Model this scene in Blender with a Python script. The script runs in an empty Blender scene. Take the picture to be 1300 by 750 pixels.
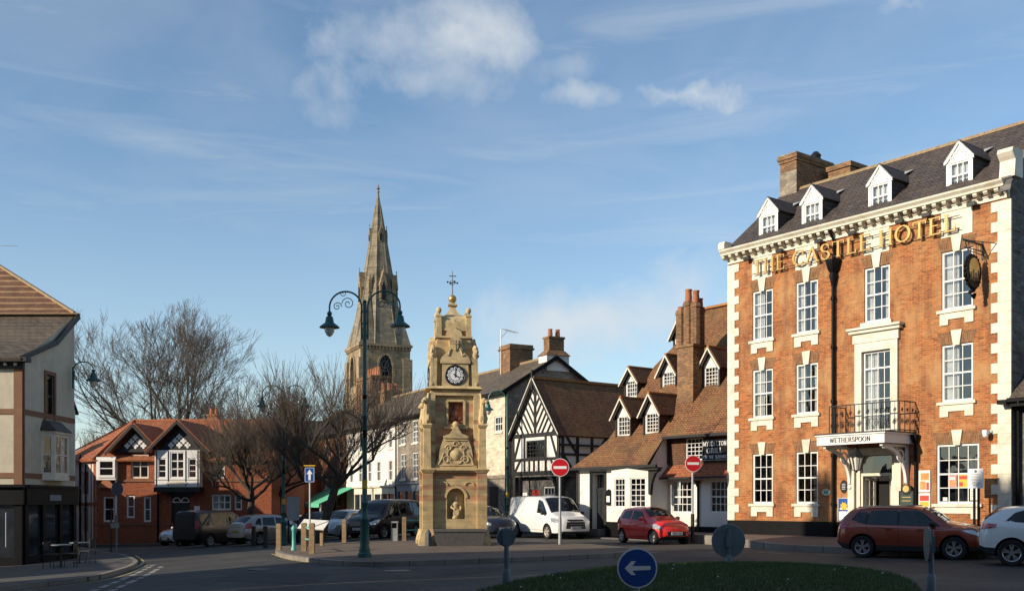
import bpy, bmesh, math, random
from mathutils import Vector, Matrix
R = math.radians
random.seed(7)
scene = bpy.context.scene
COL = scene.collection
CAMH = 1.65
F = 1300.0
HX, HY = 650.0, 638.0
SUNH = (-0.88, -0.475)          # horizontal direction towards the sun
SUN_EL = 21.0

# ------------------------------------------------------------------ terrain height
def sm(t):
    t = max(0.0, min(1.0, t)); return t*t*(3-2*t)
def gz(x, y):
    t = -x - 3.0
    if t <= 0: z = 0.0
    elif t < 4: z = -0.06*t*t/8.0
    elif t < 18: z = -0.06*(t-2.0)
    else: z = -0.96 - 0.12*sm((t-18)/8.0)
    return z
def at(px, py, Y):
    return Vector(((px-HX)/F*Y, Y, CAMH-(py-HY)/F*Y))
def gp(px, py, off=0.0):
    """ground point seen at a photo pixel"""
    lo, hi = 5.0, 300.0
    for _ in range(60):
        m = (lo+hi)/2
        p = at(px, py, m)
        if p.z > gz(p.x, p.y)+off: lo = m
        else: hi = m
    p = at(px, py, lo); return Vector((p.x, p.y, gz(p.x, p.y)+off))

# ------------------------------------------------------------------ objects
def tag(o, label=None, cat=None, group=None, kind=None):
    if label: o['label'] = label
    if cat: o['category'] = cat
    if group: o['group'] = group
    if kind: o['kind'] = kind
    return o
def thing(name, label, cat, loc=(0, 0, 0), rz=0.0, group=None):
    o = bpy.data.objects.new(name, None); COL.objects.link(o)
    o.location = loc; o.rotation_euler = (0, 0, rz); o.empty_display_size = .2
    return tag(o, label, cat, group)
def dup(o, parent=None, loc=None, rz=None, label=None, group=None):
    c = o.copy(); COL.objects.link(c)
    if parent is not None: c.parent = parent
    if loc is not None: c.location = loc
    if rz is not None: c.rotation_euler = (0, 0, rz)
    if label: c['label'] = label
    if group: c['group'] = group
    for ch in list(o.children): dup(ch, c)
    return c
def yaw(dx, dy): return math.atan2(dy, dx)

class MB:
    def __init__(s): s.v = []; s.f = []; s.m = []; s.mi = 0
    def face(s, pts):
        b = len(s.v); s.v += [tuple(p) for p in pts]; s.f.append(tuple(range(b, b+len(pts)))); s.m.append(s.mi)
    def add(s, vs, fs):
        b = len(s.v); s.v += [tuple(p) for p in vs]
        for f in fs: s.f.append(tuple(i+b for i in f)); s.m.append(s.mi)
    def box(s, x0, y0, z0, x1, y1, z1):
        if x0 > x1: x0, x1 = x1, x0
        if y0 > y1: y0, y1 = y1, y0
        if z0 > z1: z0, z1 = z1, z0
        s.add([(x0,y0,z0),(x1,y0,z0),(x1,y1,z0),(x0,y1,z0),(x0,y0,z1),(x1,y0,z1),(x1,y1,z1),(x0,y1,z1)],
              [(0,3,2,1),(4,5,6,7),(0,1,5,4),(1,2,6,5),(2,3,7,6),(3,0,4,7)])
    def hexa(s, b, t):
        """box from 4 bottom and 4 top points (both counter-clockwise from above)"""
        s.add(list(b)+list(t), [(3,2,1,0),(4,5,6,7),(0,1,5,4),(1,2,6,5),(2,3,7,6),(3,0,4,7)])
    def frus(s, cx, cy, z0, z1, hx0, hy0, hx1, hy1):
        s.hexa([(cx-hx0,cy-hy0,z0),(cx+hx0,cy-hy0,z0),(cx+hx0,cy+hy0,z0),(cx-hx0,cy+hy0,z0)],
               [(cx-hx1,cy-hy1,z1),(cx+hx1,cy-hy1,z1),(cx+hx1,cy+hy1,z1),(cx-hx1,cy+hy1,z1)])
    def prism_y(s, poly, y0, y1):
        """poly in (x,z), extruded along y; poly counter-clockwise seen from -y"""
        n = len(poly)
        vs = [(p[0], y0, p[1]) for p in poly]+[(p[0], y1, p[1]) for p in poly]
        fs = [tuple(range(n)), tuple(range(2*n-1, n-1, -1))]+[(i, i+n, (i+1)%n+n, (i+1)%n) for i in range(n)]
        s.add(vs, fs)
    def prism_x(s, poly, x0, x1):
        """poly in (y,z), extruded along x"""
        n = len(poly)
        vs = [(x0, p[0], p[1]) for p in poly]+[(x1, p[0], p[1]) for p in poly]
        fs = [tuple(range(n-1, -1, -1)), tuple(range(n, 2*n))]+[(i, (i+1)%n, (i+1)%n+n, i+n) for i in range(n)]
        s.add(vs, fs)
    def prism_z(s, poly, z0, z1):
        n = len(poly)
        vs = [(p[0], p[1], z0) for p in poly]+[(p[0], p[1], z1) for p in poly]
        fs = [tuple(range(n-1, -1, -1)), tuple(range(n, 2*n))]+[(i, (i+1)%n, (i+1)%n+n, i+n) for i in range(n)]
        s.add(vs, fs)
    def slab(s, pts, th):
        """planar polygon thickened by th along its normal (both ways from pts: pts is the top)"""
        P = [Vector(p) for p in pts]; n = (P[1]-P[0]).cross(P[2]-P[0]).normalized()*th
        k = len(P); vs = P+[p-n for p in P]
        fs = [tuple(range(k)), tuple(range(2*k-1, k-1, -1))]+[(i, i+k, (i+1)%k+k, (i+1)%k) for i in range(k)]
        s.add(vs, fs)
    def bar(s, a, b, w, h, up=(0, 0, 1)):
        """rectangular bar from a to b; w sideways, h along up"""
        a = Vector(a); b = Vector(b); d = (b-a).normalized(); u = Vector(up)
        sd = d.cross(u)
        if sd.length < 1e-5: sd = d.cross(Vector((1, 0, 0)))
        sd.normalize(); u = sd.cross(d).normalized(); sd *= w/2; u *= h/2
        vs = [a-sd-u, a+sd-u, a+sd+u, a-sd+u, b-sd-u, b+sd-u, b+sd+u, b-sd+u]
        s.add(vs, [(0,1,2,3),(7,6,5,4),(0,4,5,1),(1,5,6,2),(2,6,7,3),(3,7,4,0)])
    def tube(s, pts, rad, n=8, cap=True):
        pts = [Vector(p) for p in pts]
        if not isinstance(rad, (list, tuple)): rad = [rad]*len(pts)
        k = len(pts); ring = []; prev = None; base = len(s.v)
        for i, p in enumerate(pts):
            d = (pts[min(i+1, k-1)]-pts[max(i-1, 0)]).normalized()
            if prev is None:
                a = d.cross(Vector((0, 0, 1)));
                if a.length < .05: a = d.cross(Vector((1, 0, 0)))
            else: a = prev-d*prev.dot(d)
            a.normalize(); prev = a; b = d.cross(a)
            for j in range(n):
                t = 2*math.pi*j/n
                s.v.append(tuple(p+(a*math.cos(t)+b*math.sin(t))*rad[i]))
        for i in range(k-1):
            for j in range(n):
                s.f.append((base+i*n+j, base+i*n+(j+1)%n, base+(i+1)*n+(j+1)%n, base+(i+1)*n+j)); s.m.append(s.mi)
        if cap:
            s.f.append(tuple(base+j for j in range(n-1, -1, -1))); s.m.append(s.mi)
            s.f.append(tuple(base+(k-1)*n+j for j in range(n))); s.m.append(s.mi)
    def lathe(s, prof, cx=0, cy=0, n=16, axis='z', cap=True, cz=0):
        """prof: (r, h) list; axis z by default; for 'y' h runs along y"""
        base = len(s.v)
        for r, h in prof:
            for j in range(n):
                t = 2*math.pi*j/n; c, d = r*math.cos(t), r*math.sin(t)
                if axis == 'z': s.v.append((cx+c, cy+d, h+cz))
                elif axis == 'y': s.v.append((cx+c, cy+h, cz-d))
                else: s.v.append((cx+h, cy+c, cz+d))
        k = len(prof)
        for i in range(k-1):
            for j in range(n):
                s.f.append((base+i*n+j, base+i*n+(j+1)%n, base+(i+1)*n+(j+1)%n, base+(i+1)*n+j)); s.m.append(s.mi)
        if cap and prof[0][0] > 1e-4: s.f.append(tuple(base+j for j in range(n-1, -1, -1))); s.m.append(s.mi)
        if cap and prof[-1][0] > 1e-4: s.f.append(tuple(base+(k-1)*n+j for j in range(n))); s.m.append(s.mi)
    def ball(s, c, r, n=12, sz=1.0):
        pr = [(r*math.sin(math.pi*i/8)+1e-6, -r*sz*math.cos(math.pi*i/8)) for i in range(9)]
        pr[0] = (1e-5, -r*sz); pr[-1] = (1e-5, r*sz)
        s.lathe(pr, c[0], c[1], n, cz=c[2])
    def xf(s, M, start=0):
        for i in range(start, len(s.v)): s.v[i] = tuple(M @ Vector(s.v[i]))
    def build(s, name, mats, parent=None, smooth=None, label=None):
        me = bpy.data.meshes.new(name); me.from_pydata(s.v, [], s.f)
        if not isinstance(mats, (list, tuple)): mats = [mats]
        for m in mats: me.materials.append(m)
        me.polygons.foreach_set('material_index', [min(i, len(mats)-1) for i in s.m])
        me.update()
        if smooth is not None:
            me.polygons.foreach_set('use_smooth', [True]*len(me.polygons))
            if smooth > 0: me.set_sharp_from_angle(angle=R(smooth))
        o = bpy.data.objects.new(name, me); COL.objects.link(o)
        if parent is not None: o.parent = parent
        if label: o['label'] = label
        return o

def wall_grid(mb, x0, x1, z0, z1, y, holes, rev=0.12, flip=False):
    """vertical wall in plane y, facing -y, with rectangular holes (x0,x1,z0,z1) and reveals going inward"""
    xs = sorted(set([x0, x1]+[h[0] for h in holes]+[h[1] for h in holes]))
    zs = sorted(set([z0, z1]+[h[2] for h in holes]+[h[3] for h in holes]))
    xs = [x for x in xs if x0-1e-6 <= x <= x1+1e-6]; zs = [z for z in zs if z0-1e-6 <= z <= z1+1e-6]
    for i in range(len(xs)-1):
        for j in range(len(zs)-1):
            cx, cz = (xs[i]+xs[i+1])/2, (zs[j]+zs[j+1])/2
            if any(h[0] < cx < h[1] and h[2] < cz < h[3] for h in holes): continue
            mb.face([(xs[i], y, zs[j]), (xs[i+1], y, zs[j]), (xs[i+1], y, zs[j+1]), (xs[i], y, zs[j+1])])
    for a, b, c, d in holes:
        mb.face([(a,y,c),(a,y,d),(a,y+rev,d),(a,y+rev,c)][::-1]); mb.face([(b,y,c),(b,y,d),(b,y+rev,d),(b,y+rev,c)])
        mb.face([(a,y,d),(b,y,d),(b,y+rev,d),(a,y+rev,d)][::-1]); mb.face([(a,y,c),(b,y,c),(b,y+rev,c),(a,y+rev,c)])

# ------------------------------------------------------------------ materials
def newmat(name):
    m = bpy.data.materials.new(name); m.use_nodes = True
    nt = m.node_tree; b = nt.nodes['Principled BSDF']
    return m, nt, b
def nd(nt, t, **kw):
    n = nt.nodes.new(t)
    for k, v in kw.items():
        if k in n.inputs: n.inputs[k].default_value = v
        else: setattr(n, k, v)
    return n
def ramp(nt, fac, stops):
    r = nt.nodes.new('ShaderNodeValToRGB'); e = r.color_ramp.elements
    while len(e) > 1: e.remove(e[0])
    e[0].position = stops[0][0]; e[0].color = (*stops[0][1], 1)
    for p, c in stops[1:]:
        n = e.new(p); n.color = (*c, 1)
    nt.links.new(fac, r.inputs[0]); return r.outputs[0]
def mixc(nt, fac, a, b, mode='MIX'):
    m = nt.nodes.new('ShaderNodeMix'); m.data_type = 'RGBA'; m.blend_type = mode
    for sock, v in ((0, fac), (6, a), (7, b)):
        if isinstance(v, bpy.types.NodeSocket): nt.links.new(v, m.inputs[sock])
        elif isinstance(v, (int, float)): m.inputs[sock].default_value = v
        else: m.inputs[sock].default_value = (*v, 1)
    return m.outputs[2]
def wallvec(nt, world=False):
    """(x+y, z) of the object's own coordinates: courses run level on every upright face"""
    tc = nt.nodes.new('ShaderNodeTexCoord'); sp = nt.nodes.new('ShaderNodeSeparateXYZ')
    nt.links.new(tc.outputs['Object'], sp.inputs[0])
    ad = nd(nt, 'ShaderNodeMath', operation='ADD'); nt.links.new(sp.outputs[0], ad.inputs[0]); nt.links.new(sp.outputs[1], ad.inputs[1])
    cb = nt.nodes.new('ShaderNodeCombineXYZ'); nt.links.new(ad.outputs[0], cb.inputs[0]); nt.links.new(sp.outputs[2], cb.inputs[1])
    return cb.outputs[0], tc.outputs['Object'], sp
def noise(nt, vec, scale, detail=4, rough=.55, dist=0.0):
    n = nd(nt, 'ShaderNodeTexNoise'); n.inputs['Scale'].default_value = scale; n.inputs['Detail'].default_value = detail
    n.inputs['Roughness'].default_value = rough; n.inputs['Distortion'].default_value = dist
    nt.links.new(vec, n.inputs['Vector']); return n.outputs[0]
def bump(nt, b, h, strength=.3, dist=.02):
    bp = nd(nt, 'ShaderNodeBump'); bp.inputs['Strength'].default_value = strength; bp.inputs['Distance'].default_value = dist
    nt.links.new(h, bp.inputs['Height']); nt.links.new(bp.outputs[0], b.inputs['Normal'])
def plain(name, col, rough=.6, metal=0.0, var=.12, scale=3.0, spec=.4, coat=0.0, grime=None, bumps=0.0):
    m, nt, b = newmat(name)
    tc = nt.nodes.new('ShaderNodeTexCoord')
    n = noise(nt, tc.outputs['Object'], scale, 6, .6)
    c = ramp(nt, n, [(.3, tuple(max(0, x*(1-var)) for x in col)), (.7, tuple(min(1, x*(1+var)) for x in col))])
    if grime:
        g = noise(nt, tc.outputs['Object'], scale*.35, 8, .7, .5)
        gf = ramp(nt, g, [(.5, (0, 0, 0)), (.72, (1, 1, 1))])
        c = mixc(nt, gf, c, grime)
    nt.links.new(c, b.inputs['Base Color'])
    b.inputs['Roughness'].default_value = rough; b.inputs['Metallic'].default_value = metal
    b.inputs['Specular IOR Level'].default_value = spec
    b.inputs['Coat Weight'].default_value = coat; b.inputs['Coat Roughness'].default_value = .04
    if bumps: bump(nt, b, noise(nt, tc.outputs['Object'], scale*8, 4), bumps, .01)
    return m
def bricks(name, c1, c2, mortar, bw=.225, bh=.075, ms=.010, patch=None, patch_amt=.5, dirt=None, rough=.85, squash=None, bstr=.5, offset=.5, bias=0.0, patch_scale=.5):
    m, nt, b = newmat(name)
    vec, obj, sp = wallvec(nt)
    br = nt.nodes.new('ShaderNodeTexBrick'); nt.links.new(vec, br.inputs['Vector'])
    br.offset = offset
    br.inputs['Color1'].default_value = (*c1, 1); br.inputs['Color2'].default_value = (*c2, 1); br.inputs['Mortar'].default_value = (*mortar, 1)
    br.inputs['Scale'].default_value = 1.0; br.inputs['Brick Width'].default_value = bw; br.inputs['Row Height'].default_value = bh
    br.inputs['Mortar Size'].default_value = ms; br.inputs['Mortar Smooth'].default_value = .3; br.inputs['Bias'].default_value = bias
    c = br.outputs['Color']
    # per-brick variation with stretched noise + soft patches
    mp = nd(nt, 'ShaderNodeMapping'); mp.inputs['Scale'].default_value = (1/bw*.9, 1/bh*.9, 1); nt.links.new(vec, mp.inputs['Vector'])
    n1 = noise(nt, mp.outputs[0], 1.0, 2, .5)
    v = ramp(nt, n1, [(.25, (.62, .62, .62)), (.5, (1, 1, 1)), (.8, (1.35, 1.3, 1.2))])
    c = mixc(nt, 1.0, c, v, 'MULTIPLY')
    if patch:
        n2 = noise(nt, obj, patch_scale, 7, .68, .4)
        f = ramp(nt, n2, [(.45, (0, 0, 0)), (.65, (patch_amt,)*3)])
        c = mixc(nt, f, c, patch)
    if dirt:
        mpd = nd(nt, 'ShaderNodeMapping'); mpd.inputs['Scale'].default_value = (1.4, 1.4, .35); nt.links.new(obj, mpd.inputs['Vector'])
        n3 = noise(nt, mpd.outputs[0], .9, 8, .7)
        f = ramp(nt, n3, [(.48, (0, 0, 0)), (.68, (.7,)*3)])
        c = mixc(nt, f, c, dirt)
    nt.links.new(c, b.inputs['Base Color']); b.inputs['Roughness'].default_value = rough; b.inputs['Specular IOR Level'].default_value = .25
    inv = nd(nt, 'ShaderNodeMath', operation='SUBTRACT'); inv.inputs[0].default_value = 1.0; nt.links.new(br.outputs['Fac'], inv.inputs[1])
    ad = nd(nt, 'ShaderNodeMath', operation='MULTIPLY_ADD'); nt.links.new(n1, ad.inputs[0]); ad.inputs[1].default_value = .6; nt.links.new(inv.outputs[0], ad.inputs[2])
    bump(nt, b, ad.outputs[0], bstr, .012)
    return m
def rubble(name, c1, c2, mortar, scale=3.0, flat=.6):
    m, nt, b = newmat(name)
    vec, obj, sp = wallvec(nt)
    mp = nd(nt, 'ShaderNodeMapping'); mp.inputs['Scale'].default_value = (1, 1/flat, 1); nt.links.new(vec, mp.inputs['Vector'])
    nv = noise(nt, vec, 4, 2)
    vo = nd(nt, 'ShaderNodeTexVoronoi'); vo.inputs['Scale'].default_value = scale; nt.links.new(mp.outputs[0], vo.inputs['Vector'])
    v2 = nd(nt, 'ShaderNodeTexVoronoi', feature='DISTANCE_TO_EDGE'); v2.inputs['Scale'].default_value = scale; nt.links.new(mp.outputs[0], v2.inputs['Vector'])
    sc = nd(nt, 'ShaderNodeSeparateColor'); nt.links.new(vo.outputs['Color'], sc.inputs[0])
    c = ramp(nt, sc.outputs[0], [(.1, c1), (.9, c2)])
    f = ramp(nt, v2.outputs[0], [(.02, (0, 0, 0)), (.09, (1, 1, 1))])
    c = mixc(nt, f, mortar, c)
    nn = noise(nt, obj, 1.2, 8, .7); c = mixc(nt, 1.0, c, ramp(nt, nn, [(.3, (.7, .7, .7)), (.7, (1.15, 1.15, 1.15))]), 'MULTIPLY')
    nt.links.new(c, b.inputs['Base Color']); b.inputs['Roughness'].default_value = .9; b.inputs['Specular IOR Level'].default_value = .2
    bump(nt, b, f, .6, .03)
    return m
def glassmat(name, tint=(.9, .95, 1.0), refl=.28):
    m = bpy.data.materials.new(name); m.use_nodes = True; nt = m.node_tree; nt.nodes.clear()
    out = nt.nodes.new('ShaderNodeOutputMaterial'); tr = nt.nodes.new('ShaderNodeBsdfTransparent'); tr.inputs[0].default_value = (*tint, 1)
    gl = nt.nodes.new('ShaderNodeBsdfGlossy'); gl.inputs['Roughness'].default_value = .03; gl.inputs[0].default_value = (.9, .9, .9, 1)
    tc = nt.nodes.new('ShaderNodeTexCoord'); n = noise(nt, tc.outputs['Object'], 1.1, 2)
    bp = nd(nt, 'ShaderNodeBump'); bp.inputs['Strength'].default_value = .12; bp.inputs['Distance'].default_value = .1
    nt.links.new(n, bp.inputs['Height']); nt.links.new(bp.outputs[0], gl.inputs['Normal'])
    lw = nt.nodes.new('ShaderNodeLayerWeight'); lw.inputs[0].default_value = .35
    mt = nd(nt, 'ShaderNodeMath', operation='MULTIPLY_ADD'); nt.links.new(lw.outputs['Fresnel'], mt.inputs[0]); mt.inputs[1].default_value = .6; mt.inputs[2].default_value = refl*.35
    mx = nt.nodes.new('ShaderNodeMixShader'); nt.links.new(mt.outputs[0], mx.inputs[0]); nt.links.new(tr.outputs[0], mx.inputs[1]); nt.links.new(gl.outputs[0], mx.inputs[2])
    nt.links.new(mx.outputs[0], out.inputs[0]); return m

M = {}
M['cream'] = plain('cream_paint', (.66, .61, .50), .55, var=.08, grime=(.44, .38, .28), scale=4)
M['white'] = plain('white_paint', (.74, .73, .70), .5, var=.03)
M['render'] = plain('white_render', (.72, .69, .63), .8, var=.05, scale=1.2, grime=(.55, .52, .46), bumps=.15)
M['black'] = plain('black_paint', (.007, .007, .008), .5, var=.3, spec=.12)
M['timber'] = plain('black_timber', (.016, .015, .015), .6, var=.4, scale=6)
M['darkmetal'] = plain('dark_iron', (.015, .016, .018), .4, var=.3)
M['gold'] = plain('gilding', (.52, .33, .11), .35, metal=.6, var=.08)
M['hotelbrick'] = bricks('hotel_brick', (.41, .128, .036), (.26, .075, .024), (.36, .23, .12), patch=(.44, .25, .11), patch_amt=.8, dirt=(.11, .045, .03), bstr=.6, patch_scale=.9)
M['arch'] = bricks('gauged_brick', (.22, .105, .045), (.17, .075, .035), (.26, .18, .11), bw=.075, bh=.26, ms=.009)
M['slate'] = bricks('slate_roof', (.060, .050, .048), (.085, .068, .060), (.022, .019, .018), bw=.28, bh=.16, ms=.012, patch=(.115, .085, .06), patch_amt=.4, rough=.62, bstr=.8)
M['slate2'] = bricks('old_slate_roof', (.085, .070, .056), (.12, .095, .070), (.035, .03, .026), bw=.30, bh=.18, ms=.012, patch=(.17, .13, .09), patch_amt=.4, rough=.75, bstr=.8)
M['claytile'] = bricks('clay_tile_roof', (.27, .125, .058), (.18, .082, .042), (.045, .025, .018), bw=.17, bh=.10, ms=.010, patch=(.20, .125, .05), patch_amt=.7, dirt=(.07, .045, .03), bstr=1.0, patch_scale=.8)
M['redtile'] = bricks('red_tile_roof', (.40, .135, .06), (.30, .095, .045), (.10, .04, .022), bw=.18, bh=.11, ms=.010, patch=(.36, .16, .08), patch_amt=.5, bstr=.8)
M['browntile'] = bricks('dark_clay_tile_roof', (.17, .08, .045), (.12, .056, .034), (.03, .018, .014), bw=.17, bh=.10, ms=.010, patch=(.14, .085, .045), patch_amt=.6, dirt=(.05, .035, .026), bstr=1.0)
M['lichen'] = plain('lichened_ridge_tile', (.33, .14, .04), .85, var=.3, scale=9, grime=(.28, .19, .05), bumps=.5)
M['stackbrick'] = bricks('chimney_brick', (.34, .18, .085), (.17, .085, .045), (.24, .18, .12), patch=(.13, .085, .05), patch_amt=.7, bstr=1.2, patch_scale=1.5)
M['redbrick'] = bricks('red_brick', (.35, .09, .038), (.26, .065, .03), (.18, .10, .065), patch=(.24, .075, .035), patch_amt=.5, bstr=.4)
M['orangebrick'] = bricks('orange_brick', (.40, .15, .06), (.28, .10, .045), (.28, .18, .11), patch=(.22, .10, .05), patch_amt=.6, bstr=.5)
M['pot'] = plain('clay_pot', (.34, .13, .06), .8, var=.25, scale=8)
M['rubble'] = rubble('rubble_stone', (.20, .17, .14), (.34, .28, .21), (.25, .22, .18), 3.2, .55)
M['rubblegrey'] = rubble('grey_rubble_stone', (.11, .105, .10), (.19, .18, .165), (.16, .15, .14), 3.6, .5)
M['limewash'] = bricks('limewashed_stone', (.66, .57, .44), (.58, .50, .38), (.50, .43, .33), bw=.55, bh=.22, ms=.012, bstr=.5, rough=.9, patch=(.5, .42, .32), patch_amt=.3)
M['church'] = bricks('church_stone', (.42, .31, .185), (.31, .23, .14), (.20, .15, .10), bw=.9, bh=.38, ms=.02, patch=(.16, .13, .085), patch_amt=.6, dirt=(.10, .095, .07), bstr=.5)
M['spire'] = bricks('spire_stone', (.31, .26, .185), (.24, .20, .145), (.16, .13, .09), bw=.9, bh=.38, ms=.02, patch=(.13, .11, .075), patch_amt=.75, dirt=(.09, .085, .06), bstr=.5)
M['pink'] = plain('terracotta_trim', (.19, .095, .052), .8, var=.12)
M['sand'] = bricks('sandstone', (.55, .42, .225), (.47, .355, .185), (.36, .28, .16), bw=.55, bh=.21, ms=.007, patch=(.40, .27, .13), patch_amt=.4, dirt=(.30, .21, .12), bstr=.3)
M['sandcarve'] = plain('carved_sandstone', (.53, .405, .215), .85, var=.2, scale=5, grime=(.25, .19, .12), bumps=.3)
M['redstone'] = bricks('red_sandstone', (.43, .25, .145), (.38, .22, .125), (.33, .20, .12), bw=.55, bh=.21, ms=.007, bstr=.3)
M['redcarve'] = plain('red_sandstone_carving', (.33, .13, .085), .85, var=.2, scale=9, bumps=.4)
M['greystone'] = plain('grey_granite', (.10, .095, .095), .6, var=.2, scale=12)
M['pebble'] = plain('pebbledash_render', (.50, .45, .35), .95, var=.10, scale=2.0, grime=(.36, .33, .27), bumps=.6)
M['teal'] = plain('teal_green_paint', (.012, .085, .072), .4, var=.2, spec=.5)
M['glass'] = glassmat('window_glass')
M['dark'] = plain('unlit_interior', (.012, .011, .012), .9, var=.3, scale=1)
M['curtain'] = plain('pale_curtain', (.62, .60, .55), .9, var=.12, scale=5)
M['leadgrey'] = plain('lead_sheet', (.40, .40, .40), .6, var=.15)
M['doordark'] = plain('dark_door_paint', (.02, .022, .024), .4, var=.3)
M['oak'] = plain('weathered_oak', (.27, .19, .105), .8, var=.25, scale=7, bumps=.3)
M['galv'] = plain('galvanised_steel', (.38, .40, .41), .45, metal=.4, var=.12)
M['signgrey'] = plain('grey_sign_back', (.11, .15, .17), .5, metal=.2, var=.15)
M['signred'] = plain('sign_red', (.50, .012, .018), .4, var=.05)
M['signwhite'] = plain('sign_white', (.78, .78, .78), .4, var=.04)
M['signblue'] = plain('sign_blue', (.012, .07, .30), .4, var=.06)
M['yellow'] = plain('yellow_paint', (.65, .42, .04), .5, var=.1)
M['wetwood'] = plain('dark_wet_wood', (.035, .03, .026), .7, var=.3, scale=7)  # darker wood tone for the bollards at the left
M['lightteal'] = plain('light_green_paint', (.10, .42, .36), .45, var=.15)
M['palepanel'] = plain('pale_grey_panel', (.36, .38, .40), .6)
M['frost'] = plain('frosted_lamp_glass', (.62, .60, .52), .25, var=.08)
M['darkblue'] = plain('shaded_blue_sign', (.010, .03, .07), .5)  # very dark blue for the disc on the left pavement
# ------------------------------------------------------------------ stroke lettering with serifs
def _arc(cx, cy, rx, ry, a0, a1, n=8):
    return [(cx+rx*math.cos(R(a0+(a1-a0)*i/n)), cy+ry*math.sin(R(a0+(a1-a0)*i/n))) for i in range(n+1)]
GL = {
 'T': (.72, [[(.36,0),(.36,1)], [(.02,.97),(.70,.97)]], [(.36,0)], [(.04,.97),(.68,.97)]),
 'H': (.80, [[(.14,0),(.14,1)], [(.66,0),(.66,1)], [(.14,.52),(.66,.52)]], [(.14,0),(.14,1),(.66,0),(.66,1)], []),
 'E': (.66, [[(.14,0),(.14,1)], [(.14,.97),(.58,.97)], [(.14,.52),(.48,.52)], [(.14,.03),(.60,.03)]], [(.14,0),(.14,1)], [(.57,.97),(.59,.03)]),
 'C': (.74, [_arc(.42,.5,.35,.47,45,315,14)], [], [(.67,.80)]),
 'A': (.78, [[(.08,0),(.38,1)], [(.38,1),(.70,0)], [(.20,.36),(.58,.36)]], [(.08,0),(.70,0)], []),
 'S': (.60, [_arc(.30,.74,.21,.23,30,270,9)+_arc(.30,.26,.23,.25,90,-150,9)], [], [(.50,.83),(.10,.17)]),
 'L': (.62, [[(.14,0),(.14,1)], [(.14,.03),(.56,.03)]], [(.14,0),(.14,1)], [(.55,.03)]),
 'O': (.84, [_arc(.42,.5,.36,.47,0,360,18)], [], []),
 'W': (1.02, [[(.06,1),(.28,0)], [(.28,0),(.50,.95)], [(.50,.95),(.74,0)], [(.74,0),(.96,1)]], [(.06,1),(.96,1)], []),
 'R': (.74, [[(.14,0),(.14,1)], [(.14,.97),(.36,.97)]+_arc(.38,.74,.20,.23,80,-90,7)+[(.14,.50)], [(.36,.50),(.66,0)]], [(.14,0),(.14,1),(.68,0)], []),
 'P': (.66, [[(.14,0),(.14,1)], [(.14,.97),(.36,.97)]+_arc(.38,.73,.21,.24,80,-90,7)+[(.14,.48)]], [(.14,0),(.14,1)], []),
 'N': (.82, [[(.14,0),(.14,1)], [(.14,1),(.68,0)], [(.68,0),(.68,1)]], [(.14,0),(.68,1),(.10,1)], []),
 'M': (.96, [[(.12,0),(.14,1)], [(.14,1),(.48,.10)], [(.48,.10),(.82,1)], [(.82,1),(.84,0)]], [(.12,0),(.84,0),(.10,1),(.86,1)], []),
 'Y': (.74, [[(.06,1),(.37,.5)], [(.68,1),(.37,.5)], [(.37,.5),(.37,0)]], [(.37,0),(.06,1),(.68,1)], []),
 'D': (.80, [[(.14,0),(.14,1)], [(.10,.97),(.34,.97)]+_arc(.34,.5,.38,.47,85,-85,10)+[(.10,.03)]], [(.14,0),(.14,1)], []),
 'G': (.80, [_arc(.42,.5,.35,.47,45,300,13)+[(.68,.12),(.68,.42)]], [(.68,.42)], [(.67,.82)]),
 'I': (.34, [[(.17,0),(.17,1)]], [(.17,0),(.17,1)], []),
 'Q': (.84, [_arc(.42,.5,.36,.47,0,360,18), [(.46,.16),(.76,-.14)]], [], []),
 'U': (.80, [[(.14,1),(.14,.36)]+_arc(.41,.34,.27,.32,180,360,8)+[(.68,1)]], [(.14,1),(.68,1)], []),
 ' ': (.40, [], [], []),
}
def text_width(txt, h, gap=.10): return sum((GL[c][0]+gap)*h for c in txt)-gap*h
def letters(mb, txt, x, z, h, y, depth, width=None, thick=.13, gap=.10, slope=0.0):
    """raised letters facing -y, baseline z, starting at x; stretched to width"""
    k = 1.0
    if width: k = width/text_width(txt, h, gap)
    e = [0]
    def put(poly):
        e[0] += 1; d = (e[0]%9)*.0006
        ar = sum(poly[i][0]*poly[(i+1)%len(poly)][1]-poly[(i+1)%len(poly)][0]*poly[i][1] for i in range(len(poly)))
        if ar < 0: poly = poly[::-1]
        mb.prism_y([(x0+px*h*k, z+pz*h+slope*(x0+px*h*k-x)) for px, pz in poly], y-depth-d, y)
    x0 = x
    for c in txt:
        adv, strokes, ser, vser = GL[c]
        for st in strokes:
            for i in range(len(st)-1):
                (ax, ay), (bx, by) = st[i], st[i+1]
                L = math.hypot(bx-ax, by-ay)
                if L < 1e-6: continue
                dx, dy = (bx-ax)/L, (by-ay)/L
                w = thick*(.45+.62*abs(dy)**1.2)
                if len(st) == 2 and abs(dx) > .2 and abs(dy) > .3 and bx > ax and by > ay: w *= .6
                nx, ny = -dy*w/2, dx*w/2; ex, ey = (dx*.02, dy*.02) if len(st) > 2 else (0, 0)
                put([(ax-nx-ex, ay-ny-ey), (bx-nx+ex, by-ny+ey), (bx+nx+ex, by+ny+ey), (ax+nx-ex, ay+ny-ey)])
        for sx, sy in ser:
            yy = .0 if sy < .3 else (sy-.055 if sy > .9 else sy)
            put([(sx-.12, yy), (sx+.12, yy), (sx+.12, yy+.055), (sx-.12, yy+.055)])
        for sx, sy in vser:
            a = -.19 if sy > .6 else -.02
            put([(sx-.025, sy+a), (sx+.025, sy+a), (sx+.025, sy+a+.21), (sx-.025, sy+a+.21)])
        x0 += (adv+gap)*h*k
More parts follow.
